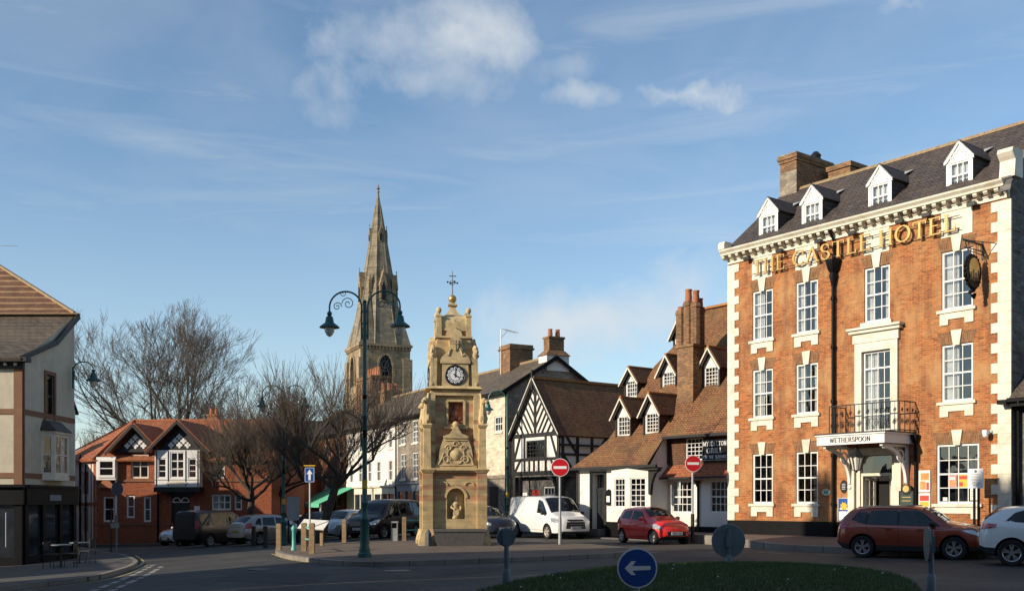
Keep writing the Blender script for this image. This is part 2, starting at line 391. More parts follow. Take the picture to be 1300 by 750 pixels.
# ------------------------------------------------------------------ windows
def window(parent, cx, z, y, w, h, cols=3, rows=4, curtain=1, frame=.07, bar=.026, sash=True, mat='white', arch=False, depth=.08, name='window', meeting=None):
    mb = MB(); f = frame
    mb.box(-w/2, 0, 0, -w/2+f, depth, h); mb.box(w/2-f, 0, 0, w/2, depth, h)
    mb.box(-w/2+f, .002, h-f, w/2-f, depth, h); mb.box(-w/2+f, .002, 0, w/2-f, depth, f*1.1)
    iw = w-2*f
    for i in range(1, cols):
        x = -w/2+f+iw*i/cols; mb.box(x-bar/2, .022, f, x+bar/2, .06, h-f)
    mz = h*.5 if meeting is None else meeting
    for j in range(1, rows):
        zz = f+(h-2*f)*j/rows
        if sash and abs(zz-mz) < (h/rows)*.5: mb.box(-w/2+f, .012, zz-.028, w/2-f, .066, zz+.028)
        else: mb.box(-w/2+f, .026, zz-bar/2, w/2-f, .056, zz+bar/2)
    o = mb.build(name, M[mat], parent); o.location = (cx, y, z)
    g = MB(); g.face([(-w/2+f*.5, .045, f*.5), (w/2-f*.5, .045, f*.5), (w/2-f*.5, .045, h-f*.5), (-w/2+f*.5, .045, h-f*.5)])
    g.build('glass', M['glass'], o)
    if curtain:
        c = MB()
        def sheet(xa, xb, yy, a):
            n = max(4, int((xb-xa)/.035))
            for i in range(n):
                u0, u1 = xa+(xb-xa)*i/n, xa+(xb-xa)*(i+1)/n
                y0, y1 = yy+a*(i % 2), yy+a*((i+1) % 2)
                c.face([(u0, y0, .03), (u1, y1, .03), (u1, y1, h-.03), (u0, y0, h-.03)])
        if curtain in (1, 3): sheet(-w/2+.03, -w/2+w*(.48 if curtain == 1 else .30), .13, .05)
        if curtain in (1, 2, 3): sheet(w/2-w*(.10 if curtain == 1 else .26), w/2-.03, .13, .05)
        if curtain == 4: sheet(-w/2+.03, w/2-.03, .13, .03)
        if c.v: c.build('curtain', M['curtain'], o)
    return o

def paint_text(mb, txt, x, z, h, y, w=None, thick=.16): letters(mb, txt, x, z, h, y, .006, w, thick)

# ------------------------------------------------------------------ the hotel (local x along the front, y inwards, z up)
HT = yaw(.602, -.7986)
HO = Vector((8.885, 42.0, 0.0))
tV = Vector((.602, -.7986, 0)); nV = Vector((.7986, .602, 0))
def hp(s, d, z=0.0): return HO+tV*s+nV*d+Vector((0, 0, z))
def build_hotel():
    r = thing('hotel', 'three storey red brick hotel with cream quoins and gold lettering under its cornice', 'hotel', HO, HT)
    L = 11.67; DP = 8.2
    cols = [(1.74, 1.0), (3.85, 1.0), (6.86, 1.02), (9.87, 1.1)]
    holes = []
    for i, (c, w) in enumerate(cols):
        holes.append((c-w/2, c+w/2, 8.11, 10.08))
        if i == 2: holes.append((c-.58, c+.58, 4.2, 7.08))
        else: holes.append((c-w/2, c+w/2, 5.03, 6.95))
        if i < 2: holes.append((c-w/2, c+w/2, 1.62, 3.60))
    holes.append((9.14, 10.63, 1.62, 3.62))
    holes.append((5.98, 7.60, .40, 3.35))
    mb = MB(); wall_grid(mb, 0, L, .30, 11.40, 0, holes, .13)
    mb.face([(0, DP, .0), (0, 0, .0), (0, 0, 11.4), (0, DP, 11.4)])
    w = mb.build('wall', M['hotelbrick'], r)
    mb = MB()                                                        # side wall of grey rubble with its gable
    mb.face([(L, 0.02, -.3), (L, DP, -.3), (L, DP, 11.4), (L, DP/2, 15.2), (L, 0.02, 11.9)])
    mb.face([(0, DP, -.3), (L, DP, -.3), (L, DP, 11.4), (0, DP, 11.4)])
    mb.build('side_wall', M['rubblegrey'], r)
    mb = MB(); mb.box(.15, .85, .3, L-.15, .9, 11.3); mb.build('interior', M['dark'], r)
    # plinth
    mb = MB(); mb.box(-.02, -.06, -.2, 5.62, .02, .95); mb.build('plinth', M['black'], r); mb = MB(); mb.box(7.98, -.06, -.2, L+.03, .02, .95)
    mb.build('plinth', M['black'], r)
    # brick arches and cream dressings
    def dressing(c, w, zt, zb, apron=True, panel=False):
        ar = MB(); dr = MB(); ks = MB()
        a = w/2+.16
        ar.prism_y([(c-w/2-.02, zt), (c+w/2+.02, zt), (c+a, zt+.40), (c-a, zt+.40)], -.006, .02)
        ks.prism_y([(c-.11, zt-.05), (c+.11, zt-.05), (c+.19, zt+.46), (c-.19, zt+.46)], -.055, .02)
        if apron:
            a = w/2+.13
            dr.prism_y([(c-a, zb), (c-a, zb-.09), (c+a, zb-.09), (c+a, zb)][::-1] and [(c-a, zb-.10), (c+a, zb-.10), (c+a, zb), (c-a, zb)], -.10, .14)
            b = w/2+.04
            dr.prism_y([(c-b, zb-.10), (c-b, zb-.50), (c-b+.30, zb-.50), (c-b+.30, zb-.32), (c+b-.30, zb-.32), (c+b-.30, zb-.50), (c+b, zb-.50), (c+b, zb-.10)][::1], -.05, .02)
        if panel:
            ks.box(c-w/2, -.03, zt+.46, c+w/2, .02, 11.40)
        ar.build('brick_arch', M['arch'], ks.build('keystone', M['cream'], r))
        if dr.v: dr.build('sill_apron', M['cream'], r)
    for i, (c, w) in enumerate(cols):
        dressing(c, w, 10.08, 8.11, i != 2, True)
        if i != 2: dressing(c, w, 6.95, 5.03)
        if i < 2: dressing(c, w, 3.60, 1.62)
    dressing(9.885, 1.49, 3.62, 1.62)
    # french window surround
    c = 6.86; dr = MB()
    dr.box(c-.86, -.09, 4.05, c-.58, .03, 7.40); dr.box(c+.58, -.09, 4.05, c+.86, .03, 7.40)
    dr.box(c-.58, -.09, 7.08, c+.58, .03, 7.40)
    dr.box(c-.92, -.12, 7.40, c+.92, .03, 7.74)
    dr.box(c-1.02, -.22, 7.74, c+1.02, .03, 7.86); dr.box(c-1.08, -.30, 7.86, c+1.08, .03, 7.94)
    dr.box(c-.62, -.10, 7.94, c+.62, .10, 8.11)
    dr.build('french_window_surround', M['cream'], r); dr = MB()
    dr.box(5.72, -.10, .34, 5.98, .03, 3.62); dr.box(7.60, -.10, .34, 7.86, .03, 3.62); dr.box(5.98, -.10, 3.35, 7.60, .03, 3.62)
    dr.build('door_surround', M['cream'], r)
    # quoins
    q = MB(); q2 = MB(); n = int((11.4-.30)/.325)
    for k in range(n):
        z0 = .95+k*.325; z1 = min(z0+.32, 11.40)
        if z0 > 11.3: break
        w = .56 if k % 2 else .34
        q.box(-.035, -.035, z0, w, .03, z1)
        q2.box(L-(.62 if k % 2 else .40), -.035, z0, L+.035, .03, z1)
        q.box(-.036, .03, z0, .02, .30+.2*(k % 2), z1)
    q.build('quoins', M['cream'], r); q2.build('quoins', M['cream'], r)
    q = MB()
    for k in range(n):
        z0 = .95+k*.325; z1 = min(z0+.31, 11.40)
        if z0 > 11.3: break
        q.box(L-.01, .03, z0, L+.03, .40+.25*(k % 2), z1)
    q.build('side_quoins', M['rubblegrey'], r)
    # cornice
    cz = 11.40
    mb = MB()
    prof = [(.03, cz), (-.06, cz), (-.06, cz+.13), (-.10, cz+.15), (-.10, cz+.30), (-.42, cz+.30), (-.43, cz+.37), (-.52, cz+.46), (-.53, cz+.52), (.03, cz+.56)]
    mb.prism_x(prof, -.0, L-.02)
    for e0, e1, e2 in ((-.24, .0, -.28), ):
        mb.prism_x([(.5, cz+.30), (-.42, cz+.30), (-.43, cz+.37), (-.52, cz+.46), (-.53, cz+.52), (.5, cz+.56)], -.06, .0)
    nb = 33
    for k in range(nb):
        x = .02+(L-.30)*k/(nb-1)
        mb.prism_x([(-.10, cz+.16), (-.10, cz+.298), (-.38, cz+.298), (-.38, cz+.23), (-.33, cz+.18), (-.22, cz+.155)], x-.07, x+.07)
    mb.build('cornice', M['cream'], r)
    # lamp fittings below the cornice
    for x in (1.15, 2.75, 4.55, 6.0, 7.9, 8.9, 10.5):
        mb = MB(); mb.box(x-.14, -.30, cz-.05, x+.14, -.14, cz+.06); mb.bar((x, -.06, cz+.10), (x, -.24, cz+.02), .04, .04)
        mb.build('floodlight', M['darkmetal'], r)
    # roof
    ez, rz_, rd = 11.86, 14.98, 3.55
    mb = MB()
    mb.slab([(-.05, -.30, ez), (L-.05, -.30, ez), (L-.05, rd, rz_), (-.05, rd, rz_)], .12)
    mb.slab([(-.05, 2*rd+.9, ez), (-.05, rd, rz_), (L-.05, rd, rz_), (L-.05, 2*rd+.9, ez)], .12)
    mb.mi = 1
    mb.face([(-.02, -.2, ez-.1), (-.02, rd, rz_-.1), (-.02, 2*rd+.6, ez-.1)])
    roof = mb.build('roof', [M['slate'], M['slate']], r)
    mb = MB(); x = -.05
    while x < L-.1:
        mb.prism_x([(rd-.13, rz_-.09), (rd+.13, rz_-.09), (rd+.05, rz_+.05), (rd-.05, rz_+.05)], x, min(x+.44, L-.05)); x += .45
    mb.build('ridge_tiles', M['oak'], r)
    # gable coping and kneelers
    mb = MB()
    mb.hexa([(L-.14, -.45, ez-.35), (L+.22, -.45, ez-.35), (L+.22, .55, ez+.35), (L-.14, .55, ez+.35)],
            [(L-.14, -.35, ez-.05), (L+.22, -.35, ez-.05), (L+.22, .45, ez+.62), (L-.14, .45, ez+.62)])
    mb.bar((L+.03, -.30, ez+.06), (L+.03, rd, rz_+.10), .34, .16); mb.bar((L+.03, 2*rd+.8, ez+.1), (L+.03, rd, rz_+.10), .34, .16)
    mb.build('gable_coping', M['rubblegrey'], r)
    mb = MB()
    k0 = [(L-.16, 0), (L+.26, 0)]
    mb.prism_x([(-.34, 11.96), (.20, 11.96), (.20, 12.85), (-.42, 12.85), (-.47, 12.72), (-.38, 12.60), (-.28, 12.5), (-.30, 12.25)], L-.20, L+.30); mb.build('kneeler', M['cream'], r); mb = MB()
    mb.prism_x([(-.46, 11.97), (.0, 11.97), (.0, 12.27), (-.40, 12.27), (-.46, 12.15)], -.16, .16)
    mb.build('kneeler', M['cream'], r)
    # chimneys
    mb = MB()
    mb.box(.0, 3.3, 14.2, .85, 5.75, 16.15); mb.box(-.05, 3.25, 16.15, .90, 5.80, 16.27); mb.box(-.09, 3.20, 16.27, .94, 5.84, 16.42)
    ch = mb.build('chimney', M['stackbrick'], r)
    m2 = MB(); m2.box(-.012, 3.288, 14.3, .862, 3.30, 15.75); m2.box(-.06, 3.18, 16.42, .92, 5.8, 16.48); m2.build('render_patch', M['rubble'], ch)
    m2 = MB(); m2.lathe([(.26, 16.44), (.28, 16.62), (.20, 16.70), (.24, 16.82), (.10, 16.98), (.001, 17.0)], .42, 5.2, 12); m2.build('cowl', M['darkmetal'], ch, 40)
    mb = MB(); mb.box(1.2, 5.0, 13.6, 2.3, 6.2, 15.85); mb.box(1.13, 4.93, 15.85, 2.37, 6.27, 16.05)
    mb.build('chimney', M['stackbrick'], r)
    # dormers
    def dormer(c, w=.94):
        mb = MB(); z0, ze, za = 11.80, 13.20, 13.74; y = .36
        hw = w/2
        mb.mi = 0
        wh = .80
        wall_grid(mb, c-hw, c+hw, z0, ze, y, [(c-.35, c+.35, z0+.44, z0+1.32)], .1)
        mb.face([(c-hw, y, ze), (c+hw, y, ze), (c, y, za)])
        mb.prism_y([(c-hw-.06, ze-.10), (c-hw+.04, ze-.06), (c, za-.02), (c+hw-.04, ze-.06), (c+hw+.06, ze-.10), (c+hw+.06, ze+.02), (c, za+.10), (c-hw-.06, ze+.02)], y-.06, y)
        pts = [(c-.30, ze+.02), (c-.30, ze+.10), (c-.20, ze+.10), (c-.20, ze+.22), (c-.10, ze+.22), (c-.08, ze+.32), (c+.08, ze+.32), (c+.10, ze+.22), (c+.20, ze+.22), (c+.20, ze+.10), (c+.30, ze+.10), (c+.30, ze+.02)]
        for i in range(len(pts)-1):
            a, b = pts[i], pts[i+1]; mb.bar((a[0], y-.015, a[1]), (b[0], y-.015, b[1]), .03+.001*i, .035)
        d = mb.build('dormer', M['white'], r)
        yr = lambda z: rd*(z-ez)/(rz_-ez)-.25
        m2 = MB()
        for sx in (-1, 1):
            m2.face([(c+sx*hw, y+.01, z0), (c+sx*hw, y+.01, ze), (c+sx*hw, yr(ze)+.6, ze), (c+sx*hw, y+.3, z0)])
            m2.slab([(c, y-.06, za+.11), (c+sx*(hw+.10), y-.06, ze-.01), (c+sx*(hw+.10), yr(ze)+.5, ze-.01), (c, yr(za)+.55, za+.11)][::sx], .04)
        m2.build('dormer_roof', M['slate'], d)
        m2 = MB(); yy = yr(za)+.18
        m2.slab([(c-.22, yy+.1, za+.20), (c+.22, yy+.1, za+.20), (c+.14, yy-.30, za-.02), (c-.1, yy-.34, za+.02)][::-1], .03)
        m2.build('flashing', M['leadgrey'], d)
        window(d, c, z0+.442, y+.03, .696, .876, 3, 2, 4, frame=.05, bar=.03)
    for c in (1.74, 3.82, 6.74, 9.75): dormer(c)
    # windows
    W = {}
    cur = [3, 1, 1, 3, 3, 3, 3, 0, 0]; k = 0
    for i, (c, w) in enumerate(cols): window(r, c, 8.11, .05, w-.004, 1.965, 3, 4, (1, 3, 3, 1)[i])
    for i, (c, w) in enumerate(cols):
        if i != 2: window(r, c, 5.03, .05, w-.004, 1.915, 3, 4, (1, 3, 0, 1)[i])
    for i, (c, w) in enumerate(cols[:2]): window(r, c, 1.62, .05, w-.004, 1.975, 3, 4, 0)
    window(r, 9.885, 1.62, .05, 1.486, 1.995, 4, 4, 0)
    window(r, 6.86, 4.2, .05, 1.156, 2.876, 4, 5, 1, meeting=2.2)
    # things seen in the ground floor windows: posters stuck to the glass are things of their own
    # rainwater pipe
    mb = MB(); x = 5.11
    mb.tube([(x, -.12, .35), (x, -.12, 10.1)], .062, 10)
    for z in (1.6, 3.4, 5.4, 7.4, 9.2): mb.lathe([(.085, z-.06), (.09, z), (.085, z+.06)], x, -.12, 10)
    mb.lathe([(.07, 9.65), (.10, 9.80), (.16, 10.02), (.13, 10.14), (.22, 10.28), (.28, 10.50), (.30, 10.56), (.30, 10.62)], x, -.12, 6)
    mb.tube([(x, -.06, 10.6), (x, -.06, 11.3), (x, -.30, 11.66)], .045, 8)
    mb.build('rainwater_pipe', M['black'], r, 40)
    mb = MB(); x = 8.42
    mb.tube([(x, -.1, .35), (x, -.1, 3.75)], .05, 8); mb.lathe([(.06, 3.7), (.12, 3.85), (.14, 3.95), (.14, 4.0)], x, -.13, 8)
    mb.build('rainwater_pipe', M['black'], r, 40)
    # canopy with the balcony on top
    mb = MB(); a, b, D = 5.59, 8.29, 1.74
    mb.box(a, -D, 3.68, b, -D+.06, 4.00); mb.box(a, -D+.06, 3.68, a+.06, 0, 4.00); mb.box(b-.06, -D+.06, 3.68, b, 0, 4.00)
    mb.box(a+.06, -D+.06, 3.88, b-.06, 0, 3.97)
    mb.box(a-.05, -D-.05, 4.0, b+.05, 0, 4.05)
    can = mb.build('canopy', M['white'], r)
    m2 = MB(); m2.box(a-.07, -D-.07, 4.05, b+.07, .0, 4.09); m2.build('lead_top', M['darkmetal'], can)
    for sx in (a+.22, b-.22):
        m2 = MB(); P = []
        for k in range(13):
            t = R(90*k/12); P.append((-.10-1.35*(1-math.cos(t)), 2.35+1.22*math.sin(t)))
        for k in range(12): m2.bar((sx, P[k][0], P[k][1]), (sx, P[k+1][0], P[k+1][1]), .10, .11)
        m2.bar((sx, -.05, 2.25), (sx, -.05, 3.66), .10, .09); m2.bar((sx, -.05, 3.62), (sx, -1.6, 3.62), .10, .08)
        m2.ball((sx, -.09, 2.22), .09, 8)
        for k in range(10):
            t = R(36*k); m2.bar((sx, -.45+.2*math.cos(t), 3.28+.2*math.sin(t)), (sx, -.45+.2*math.cos(t+R(36)), 3.28+.2*math.sin(t+R(36))), .04, .04)
        m2.bar((sx, -.62, 3.35), (sx, -.70, 3.62), .04, .04)
        m2.bar((sx, -.30, 3.15), (sx, -.05, 2.95), .04, .04)
        m2.build('bracket', M['white'], can)
    m2 = MB(); letters(m2, 'WETHERSPOON', a+.55, 3.755, .17, -D-.002, .012, 1.62, .15)
    m2.build('lettering', M['darkmetal'], can)
    # balcony railing
    mb = MB(); a, b, D = 5.55, 8.35, .95; zt = 5.12
    for z in (4.14, zt): mb.bar((a, -D, z), (b, -D, z), .035, .035); mb.bar((a, -D, z), (a, 0, z), .034, .034); mb.bar((b, -D, z), (b, 0, z), .034, .034)
    def scroll(x0, y0, dx, dy, w):
        for k in range(2):
            for (cx, cz, rr, s0) in ((.5, .30, .30, 0), (.5, .72, .20, 180)):
                pts = []
                for i in range(15):
                    t = R(s0+i*30)*(1 if k else -1); rad = w*rr*(1-i/17)
                    u = w*cx+rad*math.cos(t)*(1 if k else -1)*.9; z = 4.16+.94*cz+rad*math.sin(t)*1.2
                    pts.append((x0+dx*u, y0+dy*u, z))
                mb.tube(pts, .009, 4)
    n = 8
    for i in range(n+1):
        x = a+(b-a)*i/n; mb.bar((x, -D, 4.09), (x, -D, zt), .022, .022)
        if i < n: scroll(x, -D, 1, 0, (b-a)/n); mb.bar((x+(b-a)/n/2, -D, 4.09), (x+(b-a)/n/2, -D, zt), .012, .012)
    for sx in (a, b):
        for i in range(4):
            y = -D+D*i/3; mb.bar((sx, y, 4.09), (sx, y, zt), .02, .02)
            if i < 3: scroll(sx, y, 0, 1, D/3)
    mb.build('balcony_railing', M['darkmetal'], r)
    # entrance: lobby, inner doors
    mb = MB()
    mb.box(5.98, .03, .34, 6.14, 1.3, 3.35); mb.box(7.44, .03, .34, 7.60, 1.3, 3.35)
    mb.box(6.14, .10, 2.62, 7.44, .16, 2.72)
    mb.box(6.14, .10, .36, 6.22, .16, 2.62); mb.box(7.36, .10, .36, 7.44, .16, 2.62)
    mb.build('door_lining', M['cream'], r)
    mb = MB(); mb.box(6.14, 1.22, .34, 7.44, 1.28, 3.35); mb.box(5.98, .0, .20, 7.6, 1.3, .36); mb.build('lobby', M['oak'], r)
    mb = MB()
    def door(x, y, w, h, ang):
        st = len(mb.v)
        mb.box(0, -.02, 0, .10, .03, h); mb.box(w-.10, -.02, 0, w, .03, h); mb.box(.1, -.02, 0, w-.1, .03, .55); mb.box(.1, -.02, h-.12, w-.1, .03, h)
        mb.box(w/2-.015, -.015, .55, w/2+.015, .02, h-.12)
        for i in range(1, 5): z = .55+(h-.67)*i/5; mb.box(.1, -.015, z-.014, w-.1, .02, z+.014)
        mb.xf(Matrix.Translation((x, y, .36)) @ Matrix.Rotation(ang, 4, 'Z'), st)
    door(7.40, .16, .62, 2.24, R(130)); door(6.95, .9, .5, 2.2, R(0)); door(6.2, .16, .56, 2.24, R(75))
    mb.build('door', M['cream'], r)
    mb = MB(); mb.face([(6.2, .13, 2.74), (7.4, .13, 2.74), (7.4, .13, 3.33), (6.2, .13, 3.33)]); mb.build('fanlight_glass', M['glass'], r)
    # gold letters on the front
    for word, xa, xb in (('THE', 1.43, 3.00), ('CASTLE', 3.34, 6.75), ('HOTEL', 7.05, 9.96)):
        mb = MB(); letters(mb, word, xa, 10.68, .58, -.17, .05, xb-xa, .12)
        mb.build('lettering', M['gold'], r)
    mb = MB()
    mb.bar((1.35, -.15, 10.74), (10.05, -.15, 10.74), .02, .025); mb.bar((1.35, -.15, 11.16), (10.05, -.15, 11.16), .02, .025)
    for i in range(14): x = 1.5+i*.65; mb.bar((x, -.15, 10.74), (x, .0, 10.74), .03, .03)
    mb.build('letter_rail', M['darkmetal'], r)
    mb = MB(); mb.box(11.0, -.12, 3.92, 11.1, 0, 4.0); mb.box(10.92, -.34, 3.88, 11.06, -.12, 4.0); mb.ball((10.98, -.25, 3.84), .09, 10)
    mb.build('security_camera', M['signwhite'], r, 40)
    return r
hotel = build_hotel()

# things fixed to the hotel front
def on_hotel(name, label, cat, s, d, z, group=None): return thing(name, label, cat, hp(s, d, z), HT, group)
def build_hotel_fittings():
    t = on_hotel('lantern', 'glazed black lantern hanging under the hotel canopy', 'lantern', 6.95, -1.35, 2.78)
    mb = MB()
    for k in range(6):
        a0 = R(60*k+30); a1 = R(60*k+90)
        mb.bar((.13*math.cos(a0), .13*math.sin(a0), 0), (.26*math.cos(a0), .26*math.sin(a0), .46), .022, .022)
        mb.bar((.26*math.cos(a0), .26*math.sin(a0), .46), (.26*math.cos(a1), .26*math.sin(a1), .46), .022, .022)
        mb.bar((.13*math.cos(a0), .13*math.sin(a0), 0), (.13*math.cos(a1), .13*math.sin(a1), 0), .022, .022)
    mb.lathe([(.29, .47), (.27, .50), (.16, .62), (.08, .70), (.10, .76), (.05, .82), (.02, .90)], 0, 0, 6); mb.lathe([(.02, -.08), (.05, -.03), (.13, 0)], 0, 0, 6)
    mb.build('frame', M['darkmetal'], t)
    mb = MB(); mb.lathe([(.125, .01), (.25, .455)], 0, 0, 6); mb.build('glass', M['frost'], t)
    # hanging oval sign
    t = on_hotel('hanging_sign', 'black framed oval sign with a gilt centre hanging beside the top right hotel window', 'hanging sign', 10.75, 0, 8.55)
    mb = MB(); yc = -.62
    def oval(cx, cz, rx, rz, x0, x1, n=28):
        vs = [(x0, cx+rx*math.cos(2*math.pi*i/n), cz+rz*math.sin(2*math.pi*i/n)) for i in range(n)]
        vs += [(x1, p[1], p[2]) for p in vs]
        mb.add(vs, [tuple(range(n)), tuple(range(2*n-1, n-1, -1))]+[(i, (i+1) % n, (i+1) % n+n, i+n) for i in range(n)])
    oval(yc, .55, .46, .52, -.05, .05)
    random.seed(3)
    for k in range(22):
        a = 2*math.pi*k/22; mb.ball((0, yc+.47*math.cos(a), .55+.53*math.sin(a)), .05+.02*random.random(), 6)
    for k in range(7): mb.ball((0, yc+.09*random.uniform(-2, 2), -.02-.04*k), .06, 6)
    mb.build('frame', M['black'], t, 50)
    mb = MB(); oval(yc, .62, .31, .37, -.07, .07); mb.build('gilt_panel', M['giltpaint'], t)
    mb = MB()
    for k in range(4):
        mb.box(-.075, yc-.24+k*.14, .28+.05*(k % 2), .075, yc-.24+k*.14+.09, .52+.09*(k % 2))
    mb.box(-.074, yc-.28, .26, .074, yc+.28, .36); mb.build('castle_motif', M['darkmetal'], t)
    mb = MB()
    mb.bar((0, 0, 1.50), (0, -1.25, 1.50), .05, .06); mb.bar((0, 0, 1.28), (0, -1.15, 1.28), .03, .03)
    mb.bar((.5, 0, 1.45), (0, -1.1, 1.50), .025, .025); mb.bar((-.5, 0, 1.45), (0, -1.1, 1.50), .025, .025)
    mb.box(-.03, -.03, 1.0, .03, 0.02, 1.62); mb.bar((0, -.4, 1.5), (0, -.4, 1.0), .02, .02); mb.bar((0, -.85, 1.5), (0, -.85, 1.0), .02, .02)
    for k in range(12):
        a = R(30*k); mb.bar((0, -.2+.1*math.cos(a), 1.38+.09*math.sin(a)), (0, -.2+.1*math.cos(a+R(30)), 1.38+.09*math.sin(a+R(30))), .015, .015)
    mb.build('bracket', M['darkmetal'], t)
    # oval plaques
    def plaque(name, label, s, z, rx, rz, m):
        t = on_hotel(name, label, 'plaque', s, 0, z); mb = MB(); n = 24
        vs = [(rx*math.cos(2*math.pi*i/n), -.03, rz*math.sin(2*math.pi*i/n)) for i in range(n)]; vs += [(p[0], -.003, p[2]) for p in vs]
        mb.add(vs, [tuple(range(n)), tuple(range(2*n-1, n-1, -1))]+[(i, i+n, (i+1) % n+n, (i+1) % n) for i in range(n)])
        mb.build('plate', M[m], t); mb = MB()
        for k in range(4): mb.box(-rx*.5, -.034, rz*(.35-.25*k), rx*.5, -.031, rz*(.35-.25*k)+.015)
        mb.build('inscription', M['signwhite'] if m == 'darkmetal' else M['teal'], t)
    plaque('oval_plaque', 'dark oval plaque on the brickwork left of the hotel door', 5.50, 2.25, .15, .24, 'darkmetal')
    plaque('oval_plaque', 'pale green oval plaque on the brickwork between the hotel window and the downpipe', 4.74, 2.05, .19, .12, 'palegreen')
    # poster cases
    def board(name, label, cat, s, z, w, h, frame, paper, blocks, d=0.0):
        t = on_hotel(name, label, cat, s, d, z); mb = MB(); f = .035
        mb.box(-w/2, -.05, 0, -w/2+f, -.002, h); mb.box(w/2-f, -.05, 0, w/2, -.002, h); mb.box(-w/2+f, -.05, 0, w/2-f, -.002, f); mb.box(-w/2+f, -.05, h-f, w/2-f, -.002, h)
        mb.build('frame', M[frame], t)
        mb = MB(); mb.box(-w/2+f, -.03, f, w/2-f, -.004, h-f); mb.build('paper', M[paper], t)
        for i, (a, b, c, e, m) in enumerate(blocks):
            mb = MB(); mb.box(-w/2+a*w, -.0345-.0015*i, b*h, -w/2+c*w, -.0315, e*h); mb.build('print', M[m], t)
        return t
    t = board('poster_case', 'grey poster case with a yellow star on blue left of the hotel door', 'poster case', 5.52, .98, .52, .86, 'galv', 'signblue', [(.1, .05, .9, .42, 'signwhite'), (.15, .5, .85, .55, 'signwhite')])
    mb = MB(); P = []
    for k in range(16):
        a = math.pi*2*k/16; rr = .17 if k % 2 else .11; P.append((rr*math.sin(a), .55+rr*math.cos(a)))
    mb.prism_y(P[::-1], -.05, -.036); mb.build('print', M['yellow'], t)
    board('poster_case', 'upper framed orange menu poster between the green board and the hotel window', 'poster case', 8.72, 2.02, .42, .74, 'signwhite', 'paperw', [(.15, .55, .9, .88, 'orange'), (.12, .12, .6, .5, 'orange'), (.66, .1, .9, .45, 'paperred')])
    board('poster_case', 'lower framed red and yellow price poster between the green board and the hotel window', 'poster case', 8.72, 1.22, .42, .76, 'signwhite', 'paperw', [(.1, .66, .9, .9, 'paperred'), (.12, .42, .88, .62, 'yellow'), (.15, .1, .45, .3, 'paperred'), (.55, .1, .85, .3, 'signblue')])
    t = board('notice_board', 'dark green heritage notice board with round crest beside the hotel door', 'notice board', 8.12, 1.02, .56, 1.05, 'darkmetal', 'darkgreen', [(.2, .78, .8, .80, 'giltpaint'), (.2, .66, .8, .68, 'giltpaint'), (.15, .5, .85, .515, 'giltpaint'), (.15, .4, .85, .415, 'giltpaint'), (.15, .3, .85, .315, 'giltpaint'), (.2, .2, .8, .215, 'giltpaint')], -.14)
    mb = MB(); n = 20
    mb.prism_y([(.19*math.cos(2*math.pi*i/n), 1.10+.19*math.sin(2*math.pi*i/n)) for i in range(n)], -.055, -.0); mb.build('crest_frame', M['darkmetal'], t)
    mb = MB(); mb.prism_y([(.12*math.cos(2*math.pi*i/n), 1.12+.12*math.sin(2*math.pi*i/n)) for i in range(n)], -.068, -.056); mb.build('crest', M['giltpaint'], t)
    mb = MB(); mb.box(-.25, -.03, -.75, -.19, .02, 0); mb.box(.19, -.03, -.75, .25, .02, 0); mb.build('post', M['darkmetal'], t)
    for (lab, s, z, w, h, m, bl) in (
        ('pink poster in the left of the lower hotel bay window panes', 9.66, 2.18, .30, .42, 'paperpink', [(.2, .2, .8, .5, 'orange'), (.2, .6, .8, .8, 'paperw')]),
        ('yellow and red poster in the middle of the large ground floor hotel window', 10.03, 2.16, .36, .46, 'yellow', [(.1, .6, .9, .85, 'paperred'), (.15, .1, .5, .4, 'paperred')]),
        ('white typed notice at the lower right corner of the large ground floor hotel window', 10.40, 1.74, .24, .40, 'paperw', [(.2, .7, .8, .75, 'signgrey'), (.2, .5, .8, .55, 'signgrey'), (.2, .3, .8, .35, 'signgrey')]),
        ('small white card at the lower left corner of the large ground floor hotel window', 9.40, 1.72, .16, .12, 'paperw', [])):
        t = on_hotel('window_poster', lab, 'poster', s, 0.085, z); mb = MB(); mb.box(-w/2, -.002, 0, w/2, .002, h); mb.build('paper', M[m], t)
        for i, (a, b, c, e, mm) in enumerate(bl):
            mb = MB(); mb.box(-w/2+a*w, -.004-.001*i, b*h, -w/2+c*w, -.0025, e*h); mb.build('print', M[mm], t)
    # white parking sign on black posts in front of the corner
    t = on_hotel('information_sign', 'white information sign on two black posts before the hotel corner quoins', 'sign', 10.95, -.75, .2)
    mb = MB(); mb.bar((-.07, 0, 0), (-.07, 0, 2.35), .06, .06); mb.bar((.07, 0, 0), (.07, 0, 2.35), .06, .06); mb.build('post', M['black'], t)
    mb = MB(); mb.box(-.26, -.055, 1.92, .26, -.035, 2.55); mb.build('panel', M['signwhite'], t)
    mb = MB(); mb.prism_y([(.05*math.cos(2*math.pi*i/12), 2.46+.05*math.sin(2*math.pi*i/12)) for i in range(12)], -.06, -.056)
    for k in range(8):
        w = (.13, .18, .15, .19, .17, .12, .18, .1)[k]; mb.box(-w, -.059, 2.36-.05*k, w, -.056, 2.375-.05*k)
    mb.build('print', M['signgrey'], t)
M['frost'] = plain('frosted_lamp_glass', (.62, .60, .52), .25, var=.08)
M['giltpaint'] = plain('gilt_paint', (.60, .40, .13), .45, metal=.3, var=.2, scale=6)
M['palegreen'] = plain('pale_green_enamel', (.42, .55, .42), .4)
M['paperw'] = plain('poster_paper', (.72, .70, .64), .7); M['orange'] = plain('orange_print', (.60, .26, .08), .7, var=.4, scale=14)
M['paperred'] = plain('red_print', (.55, .06, .04), .7, var=.2, scale=14); M['paperpink'] = plain('pink_print', (.55, .26, .22), .7, var=.3, scale=14)
M['darkgreen'] = plain('dark_green_enamel', (.035, .06, .05), .4)
